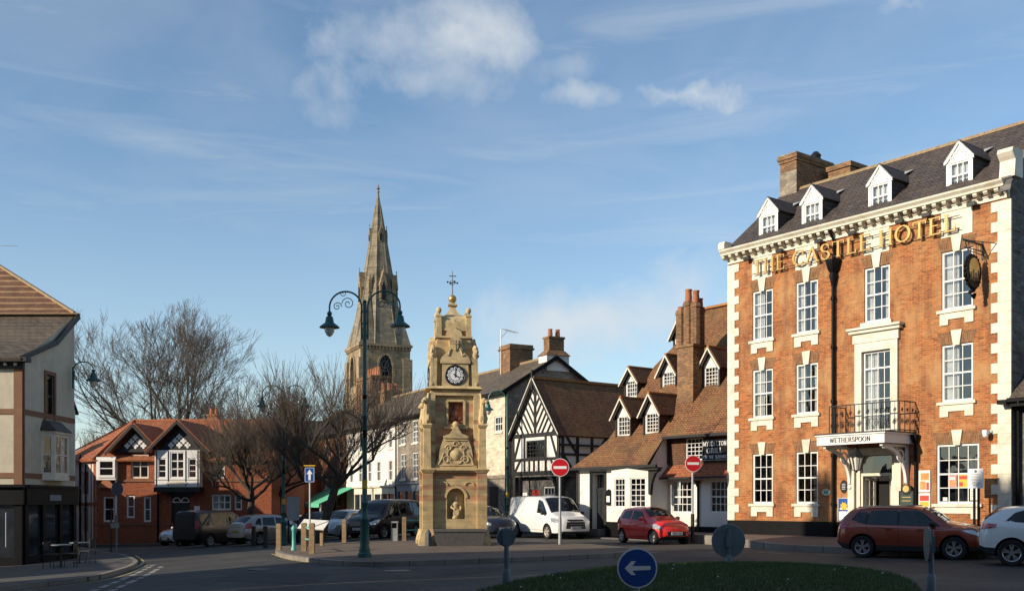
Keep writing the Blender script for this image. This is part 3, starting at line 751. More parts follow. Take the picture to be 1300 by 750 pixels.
build_hotel_fittings()

# low mossy roofed building against the hotel's right side
def build_annex():
    r = thing('annex', 'low dark building with a mossy tiled roof against the grey side wall of the hotel', 'building', hp(11.74, 0, 0), HT)
    mb = MB(); wall_grid(mb, 0.02, 5, 0, 5.0, .25, [(.35, 1.3, .3, 2.5), (2.2, 3.6, 1.0, 2.6), (.6, 1.4, 3.3, 4.4), (2.4, 3.2, 3.3, 4.4)], .12); mb.box(.02, 5.2, 0, 5, 5.3, 5); mb.box(4.9, .26, 0, 5, 5.2, 5)
    mb.build('wall', M['rubblegrey'], r)
    mb = MB(); mb.slab([(.0, -.28, 4.95), (5.2, -.28, 4.95), (5.2, 2.7, 7.2), (.0, 2.7, 7.2)], .12); mb.slab([(5.2, 5.6, 4.95), (.0, 5.6, 4.95), (.0, 2.7, 7.2), (5.2, 2.7, 7.2)], .12)
    mb.build('roof', M['slate2'], r)
    mb = MB(); mb.box(0, -.40, 4.84, 5.2, -.26, 4.96); mb.box(0.01, -.25, 4.70, 5.1, .25, 4.80); mb.box(-.30, -.42, 4.78, 0, -.1, 4.92); mb.tube([(.12, .1, 4.8), (.12, .14, .2)], .05, 8); mb.build('gutter', M['black'], r)
    mb = MB(); mb.box(.1, .5, .1, 4.9, .55, 4.9); mb.build('interior', M['dark'], r)
    mb = MB(); mb.box(.3, .16, .9, .6, .24, 1.25); mb.build('wall_lamp', M['orange'], r)
    window(r, 2.9, 1.0, .3, 1.39, 1.59, 3, 3, 0); window(r, 1.0, 3.3, .3, .79, 1.09, 2, 3, 0); window(r, 2.8, 3.3, .3, .79, 1.09, 2, 3, 0)
build_annex()
# ------------------------------------------------------------------ the white inn with the many dormers (same axes as the hotel)
def build_inn():
    r = thing('inn', 'white rendered inn with a steep clay tile roof full of little gabled dormers', 'inn', HO, HT)
    gb = .35
    RZ = lambda b: 3.4+(b+.3)*1.197
    e = .15
    # right range wall b=1.1, from s=-3.55 to -.05
    wb = 1.1
    mb = MB()
    h1 = [(-4.25, -3.07, 1.22, 2.62), (-2.0, -.92, 1.24, 2.60)]
    wall_grid(mb, -4.55, -.06, e, 3.15, wb, h1, .1)
    # left range b=0.0
    door = (-8.42, -7.55, .42, 3.0)
    wall_grid(mb, -9.45, -7.35, e, 3.42, 0, [door], .35)
    # canted bay
    bx = [(-7.35, 0.0), (-6.75, -.0), (-5.35, -.0)]
    wall_grid(mb, -7.35, -6.95, e, 3.42, 0, [], .1)
    def panel(p, q, z0, z1, hole):
        """upright wall between plan points p and q with one window hole at fractions (a,b)"""
        P = Vector((p[0], p[1], 0)); Q = Vector((q[0], q[1], 0)); d = (Q-P).normalized(); Lg = (Q-P).length
        st = len(mb.v); wall_grid(mb, 0, Lg, z0, z1, 0, [(hole[0], hole[1], hole[2], hole[3])] if hole else [], .1)
        mb.xf(Matrix.Translation(P) @ Matrix.Rotation(math.atan2(d.y, d.x), 4, 'Z'), st)
    bay = [(-6.95, 0), (-6.80, -.25), (-5.55, -.42), (-4.50, -.02)]
    # the photograph's bay: two windows meeting at an angle
    panel(bay[0], bay[1], e, 3.3, None); panel(bay[1], bay[2], e, 3.3, (.24, 1.06, 1.45, 2.78)); panel(bay[2], bay[3], e, 3.3, (.12, .90, 1.45, 2.78))
    mb.face([(-4.50, -.02, e), (-4.50, wb, e), (-4.50, wb, 4.9), (-4.50, -.02, 3.4)])
    mb.face([(-9.45, 6.8, 0), (-9.45, 0, 0), (-9.45, 0, 3.4), (-9.45, 6.8, 3.4)])
    mb.face([(-9.4, 12, 0), (-.1, 12, 0), (-.1, 12, 4.5), (-9.4, 12, 4.5)])
    mb.build('wall', M['render'], r)
    pl = MB(); pl.box(-9.47, -.03, 0, -8.55, .02, .78); pl.box(-7.52, -.03, 0, -6.95, .02, .78)
    for i in range(3):
        pl.bar((*bay[i], .45), (*bay[i+1], .45), .05+.003*i, .66+.004*i)
    pl.box(-4.52, 0, 0, -4.47, wb, .77); pl.box(-4.46, wb-.03, 0, -.06, wb+.01, .62)
    pl.build('plinth', M['black'], r)
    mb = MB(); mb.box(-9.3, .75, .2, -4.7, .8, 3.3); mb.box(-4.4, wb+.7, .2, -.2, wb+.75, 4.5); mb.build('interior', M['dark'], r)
    # upper tile-hung wall of right range, with a window hole
    mb = MB(); wall_grid(mb, -4.50, -.06, 3.15, 4.8, wb+.02, [(-3.42, -2.42, 3.52, 4.5)], .1)
    mb.build('tile_hanging', M['browntile'], r)
    window(r, -2.92, 3.52, wb+.04, .996, .976, 4, 5, 0, frame=.05, sash=False)
    mb = MB(); mb.slab([(-4.48, wb-.55, 2.80), (-.02, wb-.55, 2.80), (-.02, wb+.05, 3.36), (-4.48, wb+.05, 3.36)], .08)
    mb.build('pent_roof', M['redtile'], r)
    mb = MB(); mb.box(-4.48, wb-.61, 2.70, -.02, wb-.55, 2.78); mb.box(-4.4, .58, 4.50, -.05, .68, 4.62); mb.box(-9.6, -.46, 3.22, -3.75, -.34, 3.34)
    mb.box(-9.4, -.34, 3.24, -4.5, -.02, 3.30)
    mb.tube([(-2.62, wb-.08, .3), (-2.62, wb-.08, 2.5), (-2.62, wb-.5, 2.70)], .05, 8); mb.lathe([(.05, 2.35), (.10, 2.55), (.11, 2.62)], -2.62, wb-.12, 8)
    mb.box(-4.47, wb-.10, 3.4, -4.37, wb, 4.7); mb.tube([(-9.38, -.10, .3), (-9.38, -.10, 3.2)], .05, 8)
    # big scrolled bracket under the jettied eave
    mb.prism_y([(-4.48, 3.22), (-4.48, 2.05), (-4.38, 2.0), (-4.30, 2.5), (-4.1, 2.95), (-3.85, 3.05), (-3.75, 3.22)][::-1], -.18, -.02)
    mb.box(-4.6, -.34, 3.10, -3.75, -.18, 3.22)
    mb.build('gutter', M['timber'], r)
    # windows
    for (a, b, c, d) in h1: window(r, (a+b)/2, c, wb+.03, b-a-.004, d-c-.004, 4, 4, 0, frame=.05)
    w = window(r, 0, 1.45, 0, .816, 1.326, 3, 5, 0, frame=.05, sash=False)
    d0 = (Vector(bay[2])-Vector(bay[1])).normalized(); p = Vector(bay[1])+d0*.65
    w.location = (p.x, p.y+.03, 1.45); w.rotation_euler = (0, 0, math.atan2(d0.y, d0.x))
    w = window(r, 0, 1.45, 0, .776, 1.326, 3, 5, 0, frame=.05, sash=False)
    d0 = (Vector(bay[3])-Vector(bay[2])).normalized(); p = Vector(bay[2])+d0*.51
    w.location = (p.x-.01, p.y+.03, 1.45); w.rotation_euler = (0, 0, math.atan2(d0.y, d0.x))
    # door
    mb = MB(); x0, x1 = door[0], door[1]
    mb.box(x0, .30, .42, x1, .35, 2.25); mb.box(x0, .26, 2.25, x1, .34, 2.36); mb.box(x0-.14, -.05, .3, x0, .02, 3.05); mb.box(x1, -.05, .3, x1+.14, .02, 3.05); mb.box(x0-.14, -.05, 3.0, x1+.14, .02, 3.12)
    for k in range(1, 3): mb.box(x0+(x1-x0)*k/3-.012, .28, .45, x0+(x1-x0)*k/3+.012, .30, 2.2)
    for k in range(1, 4): mb.box(x0+(x1-x0)*k/4-.012, .28, 2.36, x0+(x1-x0)*k/4+.012, .31, 3.0)
    mb.build('door', M['doordark'], r)
    mb = MB(); mb.face([(x0, .32, 2.36), (x1, .32, 2.36), (x1, .32, 3.0), (x0, .32, 3.0)]); mb.build('fanlight_glass', M['glass'], r)
    mb = MB(); mb.box(x0-.1, -.5, .1, x1+.1, .35, .42); mb.build('door_step', M['greystone'], r)
    # main roof: one steep plane, cut back over the right range, sagging a little at the eave
    mb = MB()
    def sag(s_, b): return (s_, b, RZ(b)-.10*math.sin(max(0, min(1, (b+.3)/6.6))*math.pi)+.03*math.sin(s_*1.3+b))
    SK = [(-.38, -9.62), (.16, -8.80), (.58, -8.30), (.9, -8.10), (2.5, -8.15), (4, -8.3), (5.1, -7.5), (6.35, -7.2)]
    def sl(b):
        for (a0, v0), (a1, v1) in zip(SK, SK[1:]):
            if b <= a1: return v0+(v1-v0)*(b-a0)/(a1-a0)
        return SK[-1][1]
    bs = [-.38, .16, .8, 1.6, 2.4, 3.2, 4.0, 4.8, 5.6, 6.35]
    for i in range(len(bs)-1):
        b0, b1 = bs[i], bs[i+1]; n = 8
        right = -4.38 if b1 <= .85 else .04
        for k in range(n):
            f = lambda b, t: sag(sl(b)+(right-sl(b))*t, b)
            if right > 0 and b0 >= .75:
                pass
            mb.face([f(b0, k/n), f(b0, (k+1)/n), f(b1, (k+1)/n), f(b1, k/n)])
    mb.face([sag(-4.38, .62), sag(.04, .62), sag(.04, .8), sag(-4.38, .8)])
    # left hip and back slope
    zb = RZ(6.35)
    for b0, b1 in zip(bs, bs[1:]): mb.face([sag(sl(b0), b0), sag(sl(b1), b1), (-9.55, 3+b1*.6, 3.35), (-9.6, 3+b0*.6, 3.35)])
    mb.face([sag(sl(-.38), -.38), (-9.6, 3, 3.35), (-9.62, -.3, 3.35)])
    mb.face([sag(sl(6.35), 6.35), (-9.55, 6.8, 3.35), (-9.3, 8.5, 3.3)])
    mb.face([sag(sl(6.35), 6.35), sag(.04, 6.35), (.04, 12.4, 4.4), (-9.3, 12.4, 4.4)])
    mb.face([sag(sl(6.35), 6.35), (-9.3, 12.4, 4.4), (-9.3, 8.5, 3.3)])
    roof = mb.build('roof', M['claytile'], r)
    mb = MB(); s = sl(6.35)
    while s < 0:
        mb.prism_x([(6.2, zb-.02), (6.5, zb-.02), (6.42, zb+.11), (6.28, zb+.11)], s, s+.42); s += .43
    mb.build('ridge_tiles', M['lichen'], r)
    # dormers
    def dormer(c, b, w, z0, ze, za, rows=4, cols=4):
        hw = w/2
        mb = MB(); hh = min(.95, ze-z0+.12)
        wall_grid(mb, c-hw, c+hw, z0, ze, b, [(c-hw+.10, c+hw-.10, z0+.06, z0+hh)], .08)
        mb.face([(c-hw, b, ze), (c+hw, b, ze), (c, b, za)])
        d = mb.build('dormer', M['render'], r)
        yb = lambda z: (z-3.4)/1.197-.3+.12
        m2 = MB()
        for sx in (-1, 1):
            m2.face([(c+sx*hw, b+.005, z0-.1), (c+sx*hw, b+.005, ze), (c+sx*hw, yb(ze)+.2, ze), (c+sx*hw, b+.05, z0-.1)])
            ov = .20; sl_ = (za-ze)/hw
            p0 = (c, b-.24, za+.12); p1 = (c+sx*(hw+ov), b-.24, ze+.12-ov*sl_); p2 = (c+sx*(hw+ov), yb(ze)+.5, ze+.12-ov*sl_); p3 = (c, yb(za)+.5, za+.12)
            m2.slab([p0, p1, p2, p3] if sx < 0 else [p0, p3, p2, p1], .06)
        m2.build('dormer_roof', M['browntile'], d)
        m2 = MB(); y = b-.26
        while y < yb(za)+.3: m2.prism_x([(0, 0)], 0, 0) if False else m2.box(c-.07, y, za+.10, c+.07, y+.36, za+.20); y += .37
        m2.build('ridge_tiles', M['lichen'], d)
        m2 = MB()
        for sx in (-1, 1):
            ov = .22; sl_ = (za-ze)/hw
            m2.bar((c, b-.27, za+.08), (c+sx*(hw+ov), b-.27, ze+.08-ov*sl_), .05, .07+.002*sx)
        m2.build('bargeboard', M['cream'], d)
        m2 = MB()
        for sx in (-1, 1):
            ov = .16; sl_ = (za-ze)/hw
            m2.bar((c, b-.20, za-.0), (c+sx*(hw+ov), b-.20, ze-.0-ov*sl_), .04, .13+.002*sx)
            m2.box(c+sx*hw-.045, b-.06, z0-.1, c+sx*hw+.045, b+.05, ze)
        m2.build('dormer_timber', M['timber'], d)
        window(d, c, z0+.06, b+.02, w-.204, hh-.064, cols, rows, 0, frame=.035, bar=.024, sash=False)
    dormer(-7.24, .95, .98, 4.78, 5.78, 6.48, 4); dormer(-5.36, .95, .98, 4.80, 5.80, 6.52, 5)
    dormer(-8.75, 2.9, .90, 6.85, 7.65, 8.22, 4); dormer(-6.25, 2.95, .95, 6.92, 7.85, 8.55, 5); dormer(-3.40, 2.75, .98, 6.85, 7.85, 8.55, 5)
    dormer(-7.40, 4.95, .85, 9.15, 9.95, 10.6, 4)
    # the clustered chimney stack
    mb = MB(); cs, cb = -4.38, 2.4
    mb.box(cs-.50, cb-.32, 6.2, cs+.48, cb+.42, 8.75); mb.box(cs-.56, cb-.38, 8.75, cs+.55, cb+.50, 8.86)
    for (dx, dy, zt) in ((-.42, -.15, 10.5), (0, -.10, 10.85), (.36, .0, 10.75), (-.2, .3, 10.6), (.25, .36, 10.6)):
        mb.lathe([(.23, 8.84), (.23, zt-.25), (.27, zt-.2), (.27, zt-.1), (.23, zt-.05), (.23, zt)], cs+dx, cb+dy, 8)
    ch = mb.build('chimney', M['stackbrick'], r)
    for (dx, dy, zt, h) in ((0, -.10, 10.85, .55), (.36, 0, 10.75, .55), (.25, .36, 10.6, .4), (-.42, -.15, 10.5, .15)):
        m2 = MB(); m2.lathe([(.14, zt-.02), (.16, zt+h*.3), (.14, zt+h*.8), (.17, zt+h)], cs+dx, cb+dy, 10); m2.build('chimney_pot', M['pot'], ch, 40)
    mb = MB(); mb.box(-4.4, 6.0, 10.4, -3.0, 6.8, 12.05); mb.box(-4.46, 5.94, 12.05, -2.94, 6.86, 12.2); ch = mb.build('chimney', M['stackbrick'], r)
    m2 = MB(); m2.lathe([(.14, 12.2), (.15, 12.45), (.12, 12.65)], -4.1, 6.3, 10); m2.build('chimney_pot', M['pot'], ch, 40)
    mb = MB(); mb.box(-9.4, -.7, -.2, -3.0, 0, .06); mb.build('footing', M['greystone'], r)
    return r
build_inn()
# the grill sign: black board with white letters
t = thing('signboard', 'black signboard with white lettering for the grill on the inn wall', 'signboard', hp(-2.38, 1.06, 3.46), HT)
mb = MB(); mb.box(0, -.05, 0, 1.46, .0, .92); mb.build('board', M['black'], t)
mb = MB()
for (a, b) in (((.03, .03), (1.43, .03)), ((.03, .89), (1.43, .89)), ((.03, .03), (.03, .89)), ((1.43, .03), (1.43, .89))): mb.bar((a[0], -.053, a[1]), (b[0], -.053, b[1]), .006, .012)
letters(mb, 'MYDDELTON', .08, .64, .19, -.05, .008, 1.30, .13); letters(mb, 'GRILL', .28, .33, .22, -.05, .008, .88, .13); letters(mb, 'ON THE SQUARE', .08, .10, .14, -.05, .008, 1.30, .13)
mb.build('lettering', M['signwhite'], t)
t = thing('menu_case', 'small black arched menu case on the white wall beside the inn door', 'menu case', hp(-7.18, -.02, 1.55), HT)
mb = MB(); mb.prism_y([(-.2, 0), (.2, 0), (.2, .55), (.1, .68), (0, .74), (-.1, .68), (-.2, .55)], -.09, .01); mb.build('case', M['black'], t)
mb = MB(); mb.box(-.11, -.095, .14, .11, -.091, .42); mb.build('card', M['paperw'], t)

# ------------------------------------------------------------------ timber framed hall: local x along its gable front, y inwards
def build_timber():
    C = Vector((2.46, 52.4, 0)); W = 4.0; Lr = 8.6; ez = 5.2; az = 8.08; fz = 3.15
    o = C-tV*W
    r = thing('timber_framed_hall', 'black and white timber framed hall with a herringbone gable and brown tiled roof', 'hall', o, HT)
    zj = 3.15
    mb = MB()
    wall_grid(mb, 0, W, zj, ez, -.02, [(1.2, 2.75, 4.0, 4.95)], .1)
    mb.face([(0, -.02, ez), (W, -.02, ez), (W/2, -.02, az)])
    mb.face([(W, -.02, zj), (W, Lr, zj), (W, Lr, ez), (W, -.02, ez)])
    mb.face([(0, Lr, zj), (0, -.02, zj), (0, -.02, ez), (0, Lr, ez)]); mb.face([(W, Lr, 0), (0, Lr, 0), (0, Lr, ez), (W, Lr, ez)]); mb.face([(W, Lr, ez), (0, Lr, ez), (W/2, Lr, az)])
    mb.build('plaster_wall', M['render'], r)
    mb = MB(); wall_grid(mb, 0.05, W-.1, 0, zj, .45, [(1.0, 1.75, .2, 2.35), (2.1, 3.5, .9, 2.5)], .12)
    mb.box(W-.30, .5, 0, W-.25, Lr, zj); mb.box(.05, .5, 0, .1, Lr, zj); mb.box(0, -.02, zj-.12, W, Lr, zj)
    mb.build('ground_floor_wall', M['rubblegrey'], r)
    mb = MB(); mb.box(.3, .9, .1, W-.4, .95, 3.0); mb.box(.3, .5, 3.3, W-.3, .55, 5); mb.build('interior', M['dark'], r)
    T = MB(); k = [0]
    def beam(a, b, w=.17, side=None):
        k[0] += 1; e = .055+.0006*(k[0] % 17)
        if side is None: T.bar((a[0], -.03-e/2, a[1]), (b[0], -.03-e/2, b[1]), e, w, up=(0, -0, 1)) if False else bar2(a, b, w, e, None)
        else: bar2(a, b, w, e, side)
    def bar2(a, b, w, e, side):
        d = Vector((b[0]-a[0], b[1]-a[1])); d.normalize(); n = Vector((-d.y, d.x))*w/2
        P = [(a[0]-n.x, a[1]-n.y), (b[0]-n.x, b[1]-n.y), (b[0]+n.x, b[1]+n.y), (a[0]+n.x, a[1]+n.y)]
        if side is None: T.prism_y(P, -.02-e, -.015)
        else: T.prism_x(P, W-.01, W+e)
    # gable: posts, rails, studs, braces
    for x in (.08, W-.08): beam((x, zj), (x, ez), .20)
    for z in (zj+.08, ez+.03): beam((0, z), (W, z), .20)
    beam((0, 3.95), (W, 3.95), .14)
    for x in (1.08, 2.88): beam((x, zj), (x, ez), .12)
    for x in (1.5, 1.9, 2.3): beam((x, zj), (x, 3.95), .10)
    beam((.2, 4.0), (.7, ez), .12); beam((W-.2, 4.0), (W-.7, ez), .12); beam((.2, zj+.1), (.7, 3.9), .11); beam((W-.2, zj+.1), (W-.7, 3.9), .11)
    beam((W/2, ez), (W/2, az-.3), .15)
    for i in range(5):
        x = .30+.36*i; 
        # herringbone struts rising outwards from the king post
        z0 = ez+.12+i*.0
    for i in range(5):
        zc = ez+.05+.56*i-.25
        for sx in (-1, 1):
            x0 = W/2; z0 = zc; dx = 1.0; slope = 1.45
            # clip to the gable triangle
            tmax = 3.0; x = x0; z = z0; st = None; en = None
            for q in range(61):
                tt = q*.05; xx = tt; zz = z0+tt*slope
                lim = az-.18-(xx/(W/2))*(az-ez)
                if zz > ez+.1 and st is None: st = tt
                if zz > lim: en = tt; break
            if st is None or en is None or en-st < .15: continue
            beam((x0+sx*st, z0+st*slope), (x0+sx*en, z0+en*slope), .085)
    for i in range(1, 4):
        for sx in (-1, 1):
            x0 = i*.44; 
            z1 = None
            for q in range(61):
                tt = q*.05; zz = ez+.1+tt*1.45; xx = x0+.12+tt
                if zz > az-.18-(xx/(W/2))*(az-ez): z1 = tt; break
            if z1 and z1 > .15: beam((W/2+sx*(x0+.12), ez+.1), (W/2+sx*(x0+.12+z1), ez+.1+z1*1.45), .085)
    # long side
    for i in range(9): beam((.15+i*1.0, zj), (.15+i*1.0, ez), .16, 'x')
    beam((0, zj+.08), (Lr, zj+.08), .20, 'x'); beam((0, ez-.05), (Lr, ez-.05), .16, 'x'); beam((0, 4.15), (Lr, 4.15), .12, 'x')
    beam((.3, ez), (1.1, 4.2), .14, 'x'); beam((3.3, ez), (2.4, 4.2), .14, 'x'); beam((.2, 4.1), (1.0, zj), .12, 'x')
    # ground floor posts and curved braces
    T.box(W-.28, -.02, 0, W+.02, .26, zj); T.box(0, -.02, 0, .22, .22, zj); T.box(W-.26, 3.4, 0, W, 3.66, zj); T.box(W-.26, 6.6, 0, W, 6.86, zj)
    for i in range(7):
        a0, a1 = R(90*i/7), R(90*(i+1)/7)
        P = lambda a: (W-.28-.75*math.sin(a)*1.0, zj-.12-.85*math.cos(a)*1.0)
        T.bar((W-.28-.8*(1-math.cos(a0)), .08, zj-1.15+1.0*math.sin(a0)), (W-.28-.8*(1-math.cos(a1)), .08, zj-1.15+1.0*math.sin(a1)), .14, .14)
        T.bar((W-.1, .26+.8*(1-math.cos(a0)), zj-1.15+1.0*math.sin(a0)), (W-.1, .26+.8*(1-math.cos(a1)), zj-1.15+1.0*math.sin(a1)), .14, .14)
    T.build('timber_frame', M['timber'], r)
    # roof with wide verge
    mb = MB(); ov = .16; sl = (az-ez)/(W/2); ya, yb = -.22, Lr
    mb.slab([(W/2, ya, az+.14), (W/2, yb, az+.14), (W+ov, yb, ez+.14-ov*sl), (W+ov, ya, ez+.14-ov*sl)][::-1], .12)
    mb.slab([(W/2, ya, az+.14), (W/2, yb, az+.14), (-ov, yb, ez+.14-ov*sl), (-ov, ya, ez+.14-ov*sl)], .12)
    mb.build('roof', M['claytile'], r)
    mb = MB(); y = ya
    while y < yb: mb.prism_x([(0, 0)], 0, 0) if False else mb.box(W/2-.10, y, az+.10, W/2+.10, min(y+.42, yb), az+.23); y += .43
    mb.build('ridge_tiles', M['lichen'], r)
    mb = MB()
    for sx in (-1, 1):
        mb.bar((W/2, ya-.03, az+.06), (W/2+sx*(W/2+ov), ya-.03, ez+.06-ov*sl), .05, .20+.002*sx)
        mb.bar((W/2, ya+.12, az-.06), (W/2+sx*(W/2+.1), ya+.12, ez-.06-.1*sl), .2, .08+.002*sx)
    mb.box(W/2-.05, ya-.08, az-.5, W/2+.05, ya-.0, az+.55)
    mb.box(W+ov-.1, ya, ez-.62, W+ov+.02, yb, ez-.52)
    mb.build('bargeboard', M['timber'], r)
    mb = MB()
    for sx in (-1, 1): mb.bar((W/2, ya-.065, az+.17), (W/2+sx*(W/2+ov), ya-.065, ez+.17-ov*sl), .03, .05+.002*sx)
    mb.build('verge_trim', M['cream'], r)
    # leaded window, door, porch window
    window(r, 1.975, 4.0, -.0, 1.546, .946, 6, 4, 0, frame=.07, bar=.03, sash=False, mat='timber')
    window(r, 2.8, .9, .47, 1.396, 1.596, 5, 4, 0, frame=.06, sash=False)
    mb = MB(); mb.box(1.0, .5, .2, 1.75, .55, 2.35); mb.prism_y([(1.05, 1.9)]+[(1.375+.33*math.cos(R(180-180*i/8)), 1.95+.33*math.sin(R(180-180*i/8))) for i in range(9)]+[(1.7, 1.9)][::1], .46, .5)
    mb.build('door', M['paperred'], r)
    mb = MB(); mb.box(.35, .40, 1.0, .75, .44, 2.2); mb.box(1.9, .40, 1.2, 2.02, .44, 2.0); mb.build('notice', M['paperw'], r)
build_timber()
# ------------------------------------------------------------------ stone fronted bank and white shop terrace behind the clock tower
def build_terrace():
    A = yaw(.471, -.882); tt = Vector((.471, -.882, 0)); nn = Vector((.882, .471, 0))
    R0 = Vector((-.22, 58.0, 0))
    def o_at(m): return R0-tt*m
    def house(name, label, m0, m1, z0, ez, rz, mats, wins, shop=None, roofm='slate', right_gable=None, left_gable=None, dep=6.2, extra=None):
        L = m1-m0; r = thing(name, label, 'house', o_at(m1)+Vector((0, 0, z0)), A)
        mb = MB(); holes = [(a-w/2, a+w/2, b-z0, b+h-z0) for a, b, w, h, c, rr, cu in wins]
        H = ez-z0
        wall_grid(mb, 0, L, 3.2 if shop else 0, H, 0, holes, .12)
        mb.face([(L, dep, 0), (0, dep, 0), (0, dep, H), (L, dep, H)]); 
        mb.build('wall', M[mats], r)
        g = MB(); hz = rz-z0
        g.face([(L-.01, 0, 0), (L-.01, dep, 0), (L-.01, dep, H), (L-.01, dep/2, hz), (L-.01, 0, H)]); g.face([(.01, dep, 0), (.01, 0, 0), (.01, 0, H), (.01, dep/2, hz), (.01, dep, H)])
        g.build('gable_wall', M[right_gable or mats], r)
        mb = MB(); mb.slab([(-.05, -.35, H-.10), (L+.18 if right_gable else L, -.35, H-.10), (L+.18 if right_gable else L, dep/2, hz+.08), (-.05, dep/2, hz+.08)], .12)
        mb.slab([(L+.18 if right_gable else L, dep+.3, H-.1), (-.05, dep+.3, H-.1), (-.05, dep/2, hz+.08), (L+.18 if right_gable else L, dep/2, hz+.08)], .12)
        mb.build('roof', M[roofm], r)
        mb = MB(); x = -.05
        while x < L: mb.box(x, dep/2-.12, hz+.02, min(x+.44, L), dep/2+.12, hz+.16); x += .45
        mb.build('ridge_tiles', M['oak'], r)
        mb = MB(); mb.box(-.05, -.45, H-.24, L, -.33, H-.12); mb.tube([(L-.15, -.08, .1), (L-.15, -.08, H-.2)], .05, 6)
        if right_gable: mb.bar((L+.2, -.42, H-.22), (L+.2, dep/2, hz-.04), .05, .22); mb.bar((L+.2, dep+.35, H-.22), (L+.2, dep/2, hz-.04), .05, .21)
        mb.build('gutter', M['black'], r)
        mb = MB(); mb.box(.1, .9, 0, L-.1, .95, H-.1); mb.build('interior', M['dark'], r)
        for a, b, w, h, c, rr, cu in wins:
            wo = window(r, a, b-z0, .04, w-.004, h-.004, c, rr, cu, frame=.07, bar=.035); sl = MB(); sl.box(-w/2-.08, -.11, -.12, w/2+.08, .06, -.002); sl.build('sill', M['cream'], wo)
            
        return r, L
    # white limewashed bank (right end, rubble gable)
    wn = [(x, b, 1.0, h, 3, 4, 3) for x in (.9, 2.7, 4.5) for b, h in ((1.0, 2.0), (3.6, 1.75), (5.75, 1.3)) if not (x > 4 and False)]
    # right-hand corner house; visible strip is its right end
    wins = [(1.2, 3.5, 1.0, 1.7, 3, 4, 3), (3.6, 3.5, 1.0, 1.7, 3, 4, 3), (1.2, 5.7, 1.0, 1.1, 3, 2, 3), (3.6, 5.7, 1.0, 1.1, 3, 2, 3), (6.0, 5.75, 1.0, .9, 3, 2, 0)]
    r, L = house('bank_house', 'limewashed stone house with a rubble gable between the clock tower and the timbered hall', 0, 7.2, 0, 8.1, 10.1, 'limewash', wins, None, 'slate2', 'rubble')
    mb = MB(); mb.box(2.0, -.06, .0, 6.9, .0, 3.05); mb.box(1.8, -.14, 3.05, 7.1, .0, 3.25); mb.build('stone_shopfront', M['rubble'], r)
    mb = MB(); mb.box(3.0, -.08, .5, 4.4, -.05, 2.6); mb.box(5.0, -.08, .3, 6.1, -.05, 2.6); mb.build('shop_window', M['glass'] if False else M['doordark'], r)
    mb = MB(); mb.box(1.7, 2.3, 9.0, 3.1, 3.9, 11.1); mb.box(1.62, 2.22, 11.1, 3.18, 3.98, 11.22); mb.box(1.68, 2.28, 11.22, 3.12, 3.92, 11.4)
    ch = mb.build('chimney', M['stackbrick'], r)
    mb = MB(); mb.tube([(2.0, 2.25, 9.5), (2.0, 2.25, 12.4)], .03, 6); mb.tube([(2.5, 2.2, 12.35), (4.2, 2.2, 11.9)], .022, 5)
    mb.tube([(2.0, 2.25, 11.9), (3.0, 2.2, 12.2)], .02, 5)
    for k in range(9): x = 2.6+.18*k; z = 12.33-.05*k; mb.tube([(x, 2.0, z), (x, 2.4, z)], .012, 4); mb.tube([(x, 2.2, z-.12), (x, 2.2, z+.12)], .012, 4)
    mb.build('television_aerial', M['galv'], ch)
    # chimney at the gable: white base, brick top, pots
    mb = MB(); mb.box(L-.9, 2.5, 9.3, L+.05, 4.0, 10.2); ch = mb.build('chimney', M['render'], r)
    mb = MB(); mb.hexa([(L-.98, 2.42, 10.2), (L+.13, 2.42, 10.2), (L+.13, 4.08, 10.2), (L-.98, 4.08, 10.2)], [(L-.78, 2.7, 10.5), (L-.07, 2.7, 10.5), (L-.07, 3.8, 10.5), (L-.78, 3.8, 10.5)])
    mb.box(L-.75, 2.75, 10.5, L-.1, 3.75, 11.2); mb.box(L-.80, 2.7, 11.2, L-.05, 3.8, 11.32); mb.build('chimney_head', M['stackbrick'], ch)
    mb = MB()
    for y in (3.0, 3.5): mb.lathe([(.13, 11.3), (.15, 11.5), (.12, 11.7), (.15, 11.78)], L-.42, y, 8)
    mb.build('chimney_pots', M['pot'], ch, 40)
    # middle stone house
    z0 = -.3
    wins = []
    for x in (1.0, 3.2, 5.4, 7.6): wins += [(x, 3.3, 1.0, 1.8, 3, 4, 3), (x, 5.75, 1.0, 1.55, 3, 4, 3)]
    r, L = house('stone_house', 'rubble stone fronted house with a blue grey shopfront left of the clock tower', 7.2, 16.8, z0, 7.75, 10.1, 'rubble', wins, None, 'slate2')
    def shopfront(r, x0, x1, H, m, label=None, fas=None):
        mb = MB(); mb.box(x0, -.16, 2.75, x1, -.02, 3.25); mb.box(x0-.1, -.30, 3.25, x1+.1, -.02, 3.36)
        n = max(2, int((x1-x0)/1.3))
        for i in range(n+1): x = x0+(x1-x0-.14)*i/n; mb.box(x, -.14, .0, x+.14, -.02, 2.75)
        mb.box(x0+.14, -.12, 0, x1-.14, -.03, .5)
        o = mb.build('shopfront', M[m], r)
        mb = MB(); mb.box(x0+.1, -.05, .5, x1-.1, -.03, 2.75); mb.build('shop_window', M['shopglass'], o)
        return o
    shopfront(r, .2, 4.6, 3, 'bluegrey'); shopfront(r, 5.0, 9.4, 3, 'bluegrey')
    # white house with the green awning
    z0 = -.45
    wins = []
    for x in (1.1, 3.2, 5.3, 7.2, 9.6): wins += [(x, 3.25, .8, 1.5, 2, 2, 3), (x, 5.6, .75, 1.3, 2, 2, 3)]
    r, L = house('white_house', 'white three storey house with a green shop awning behind the pollarded tree', 16.8, 27.8, z0, 7.55, 10.0, 'render', wins, None, 'slate2')
    shopfront(r, 6.6, 10.8, 3, 'cream'); shopfront(r, 2.2, 6.2, 3, 'cream')
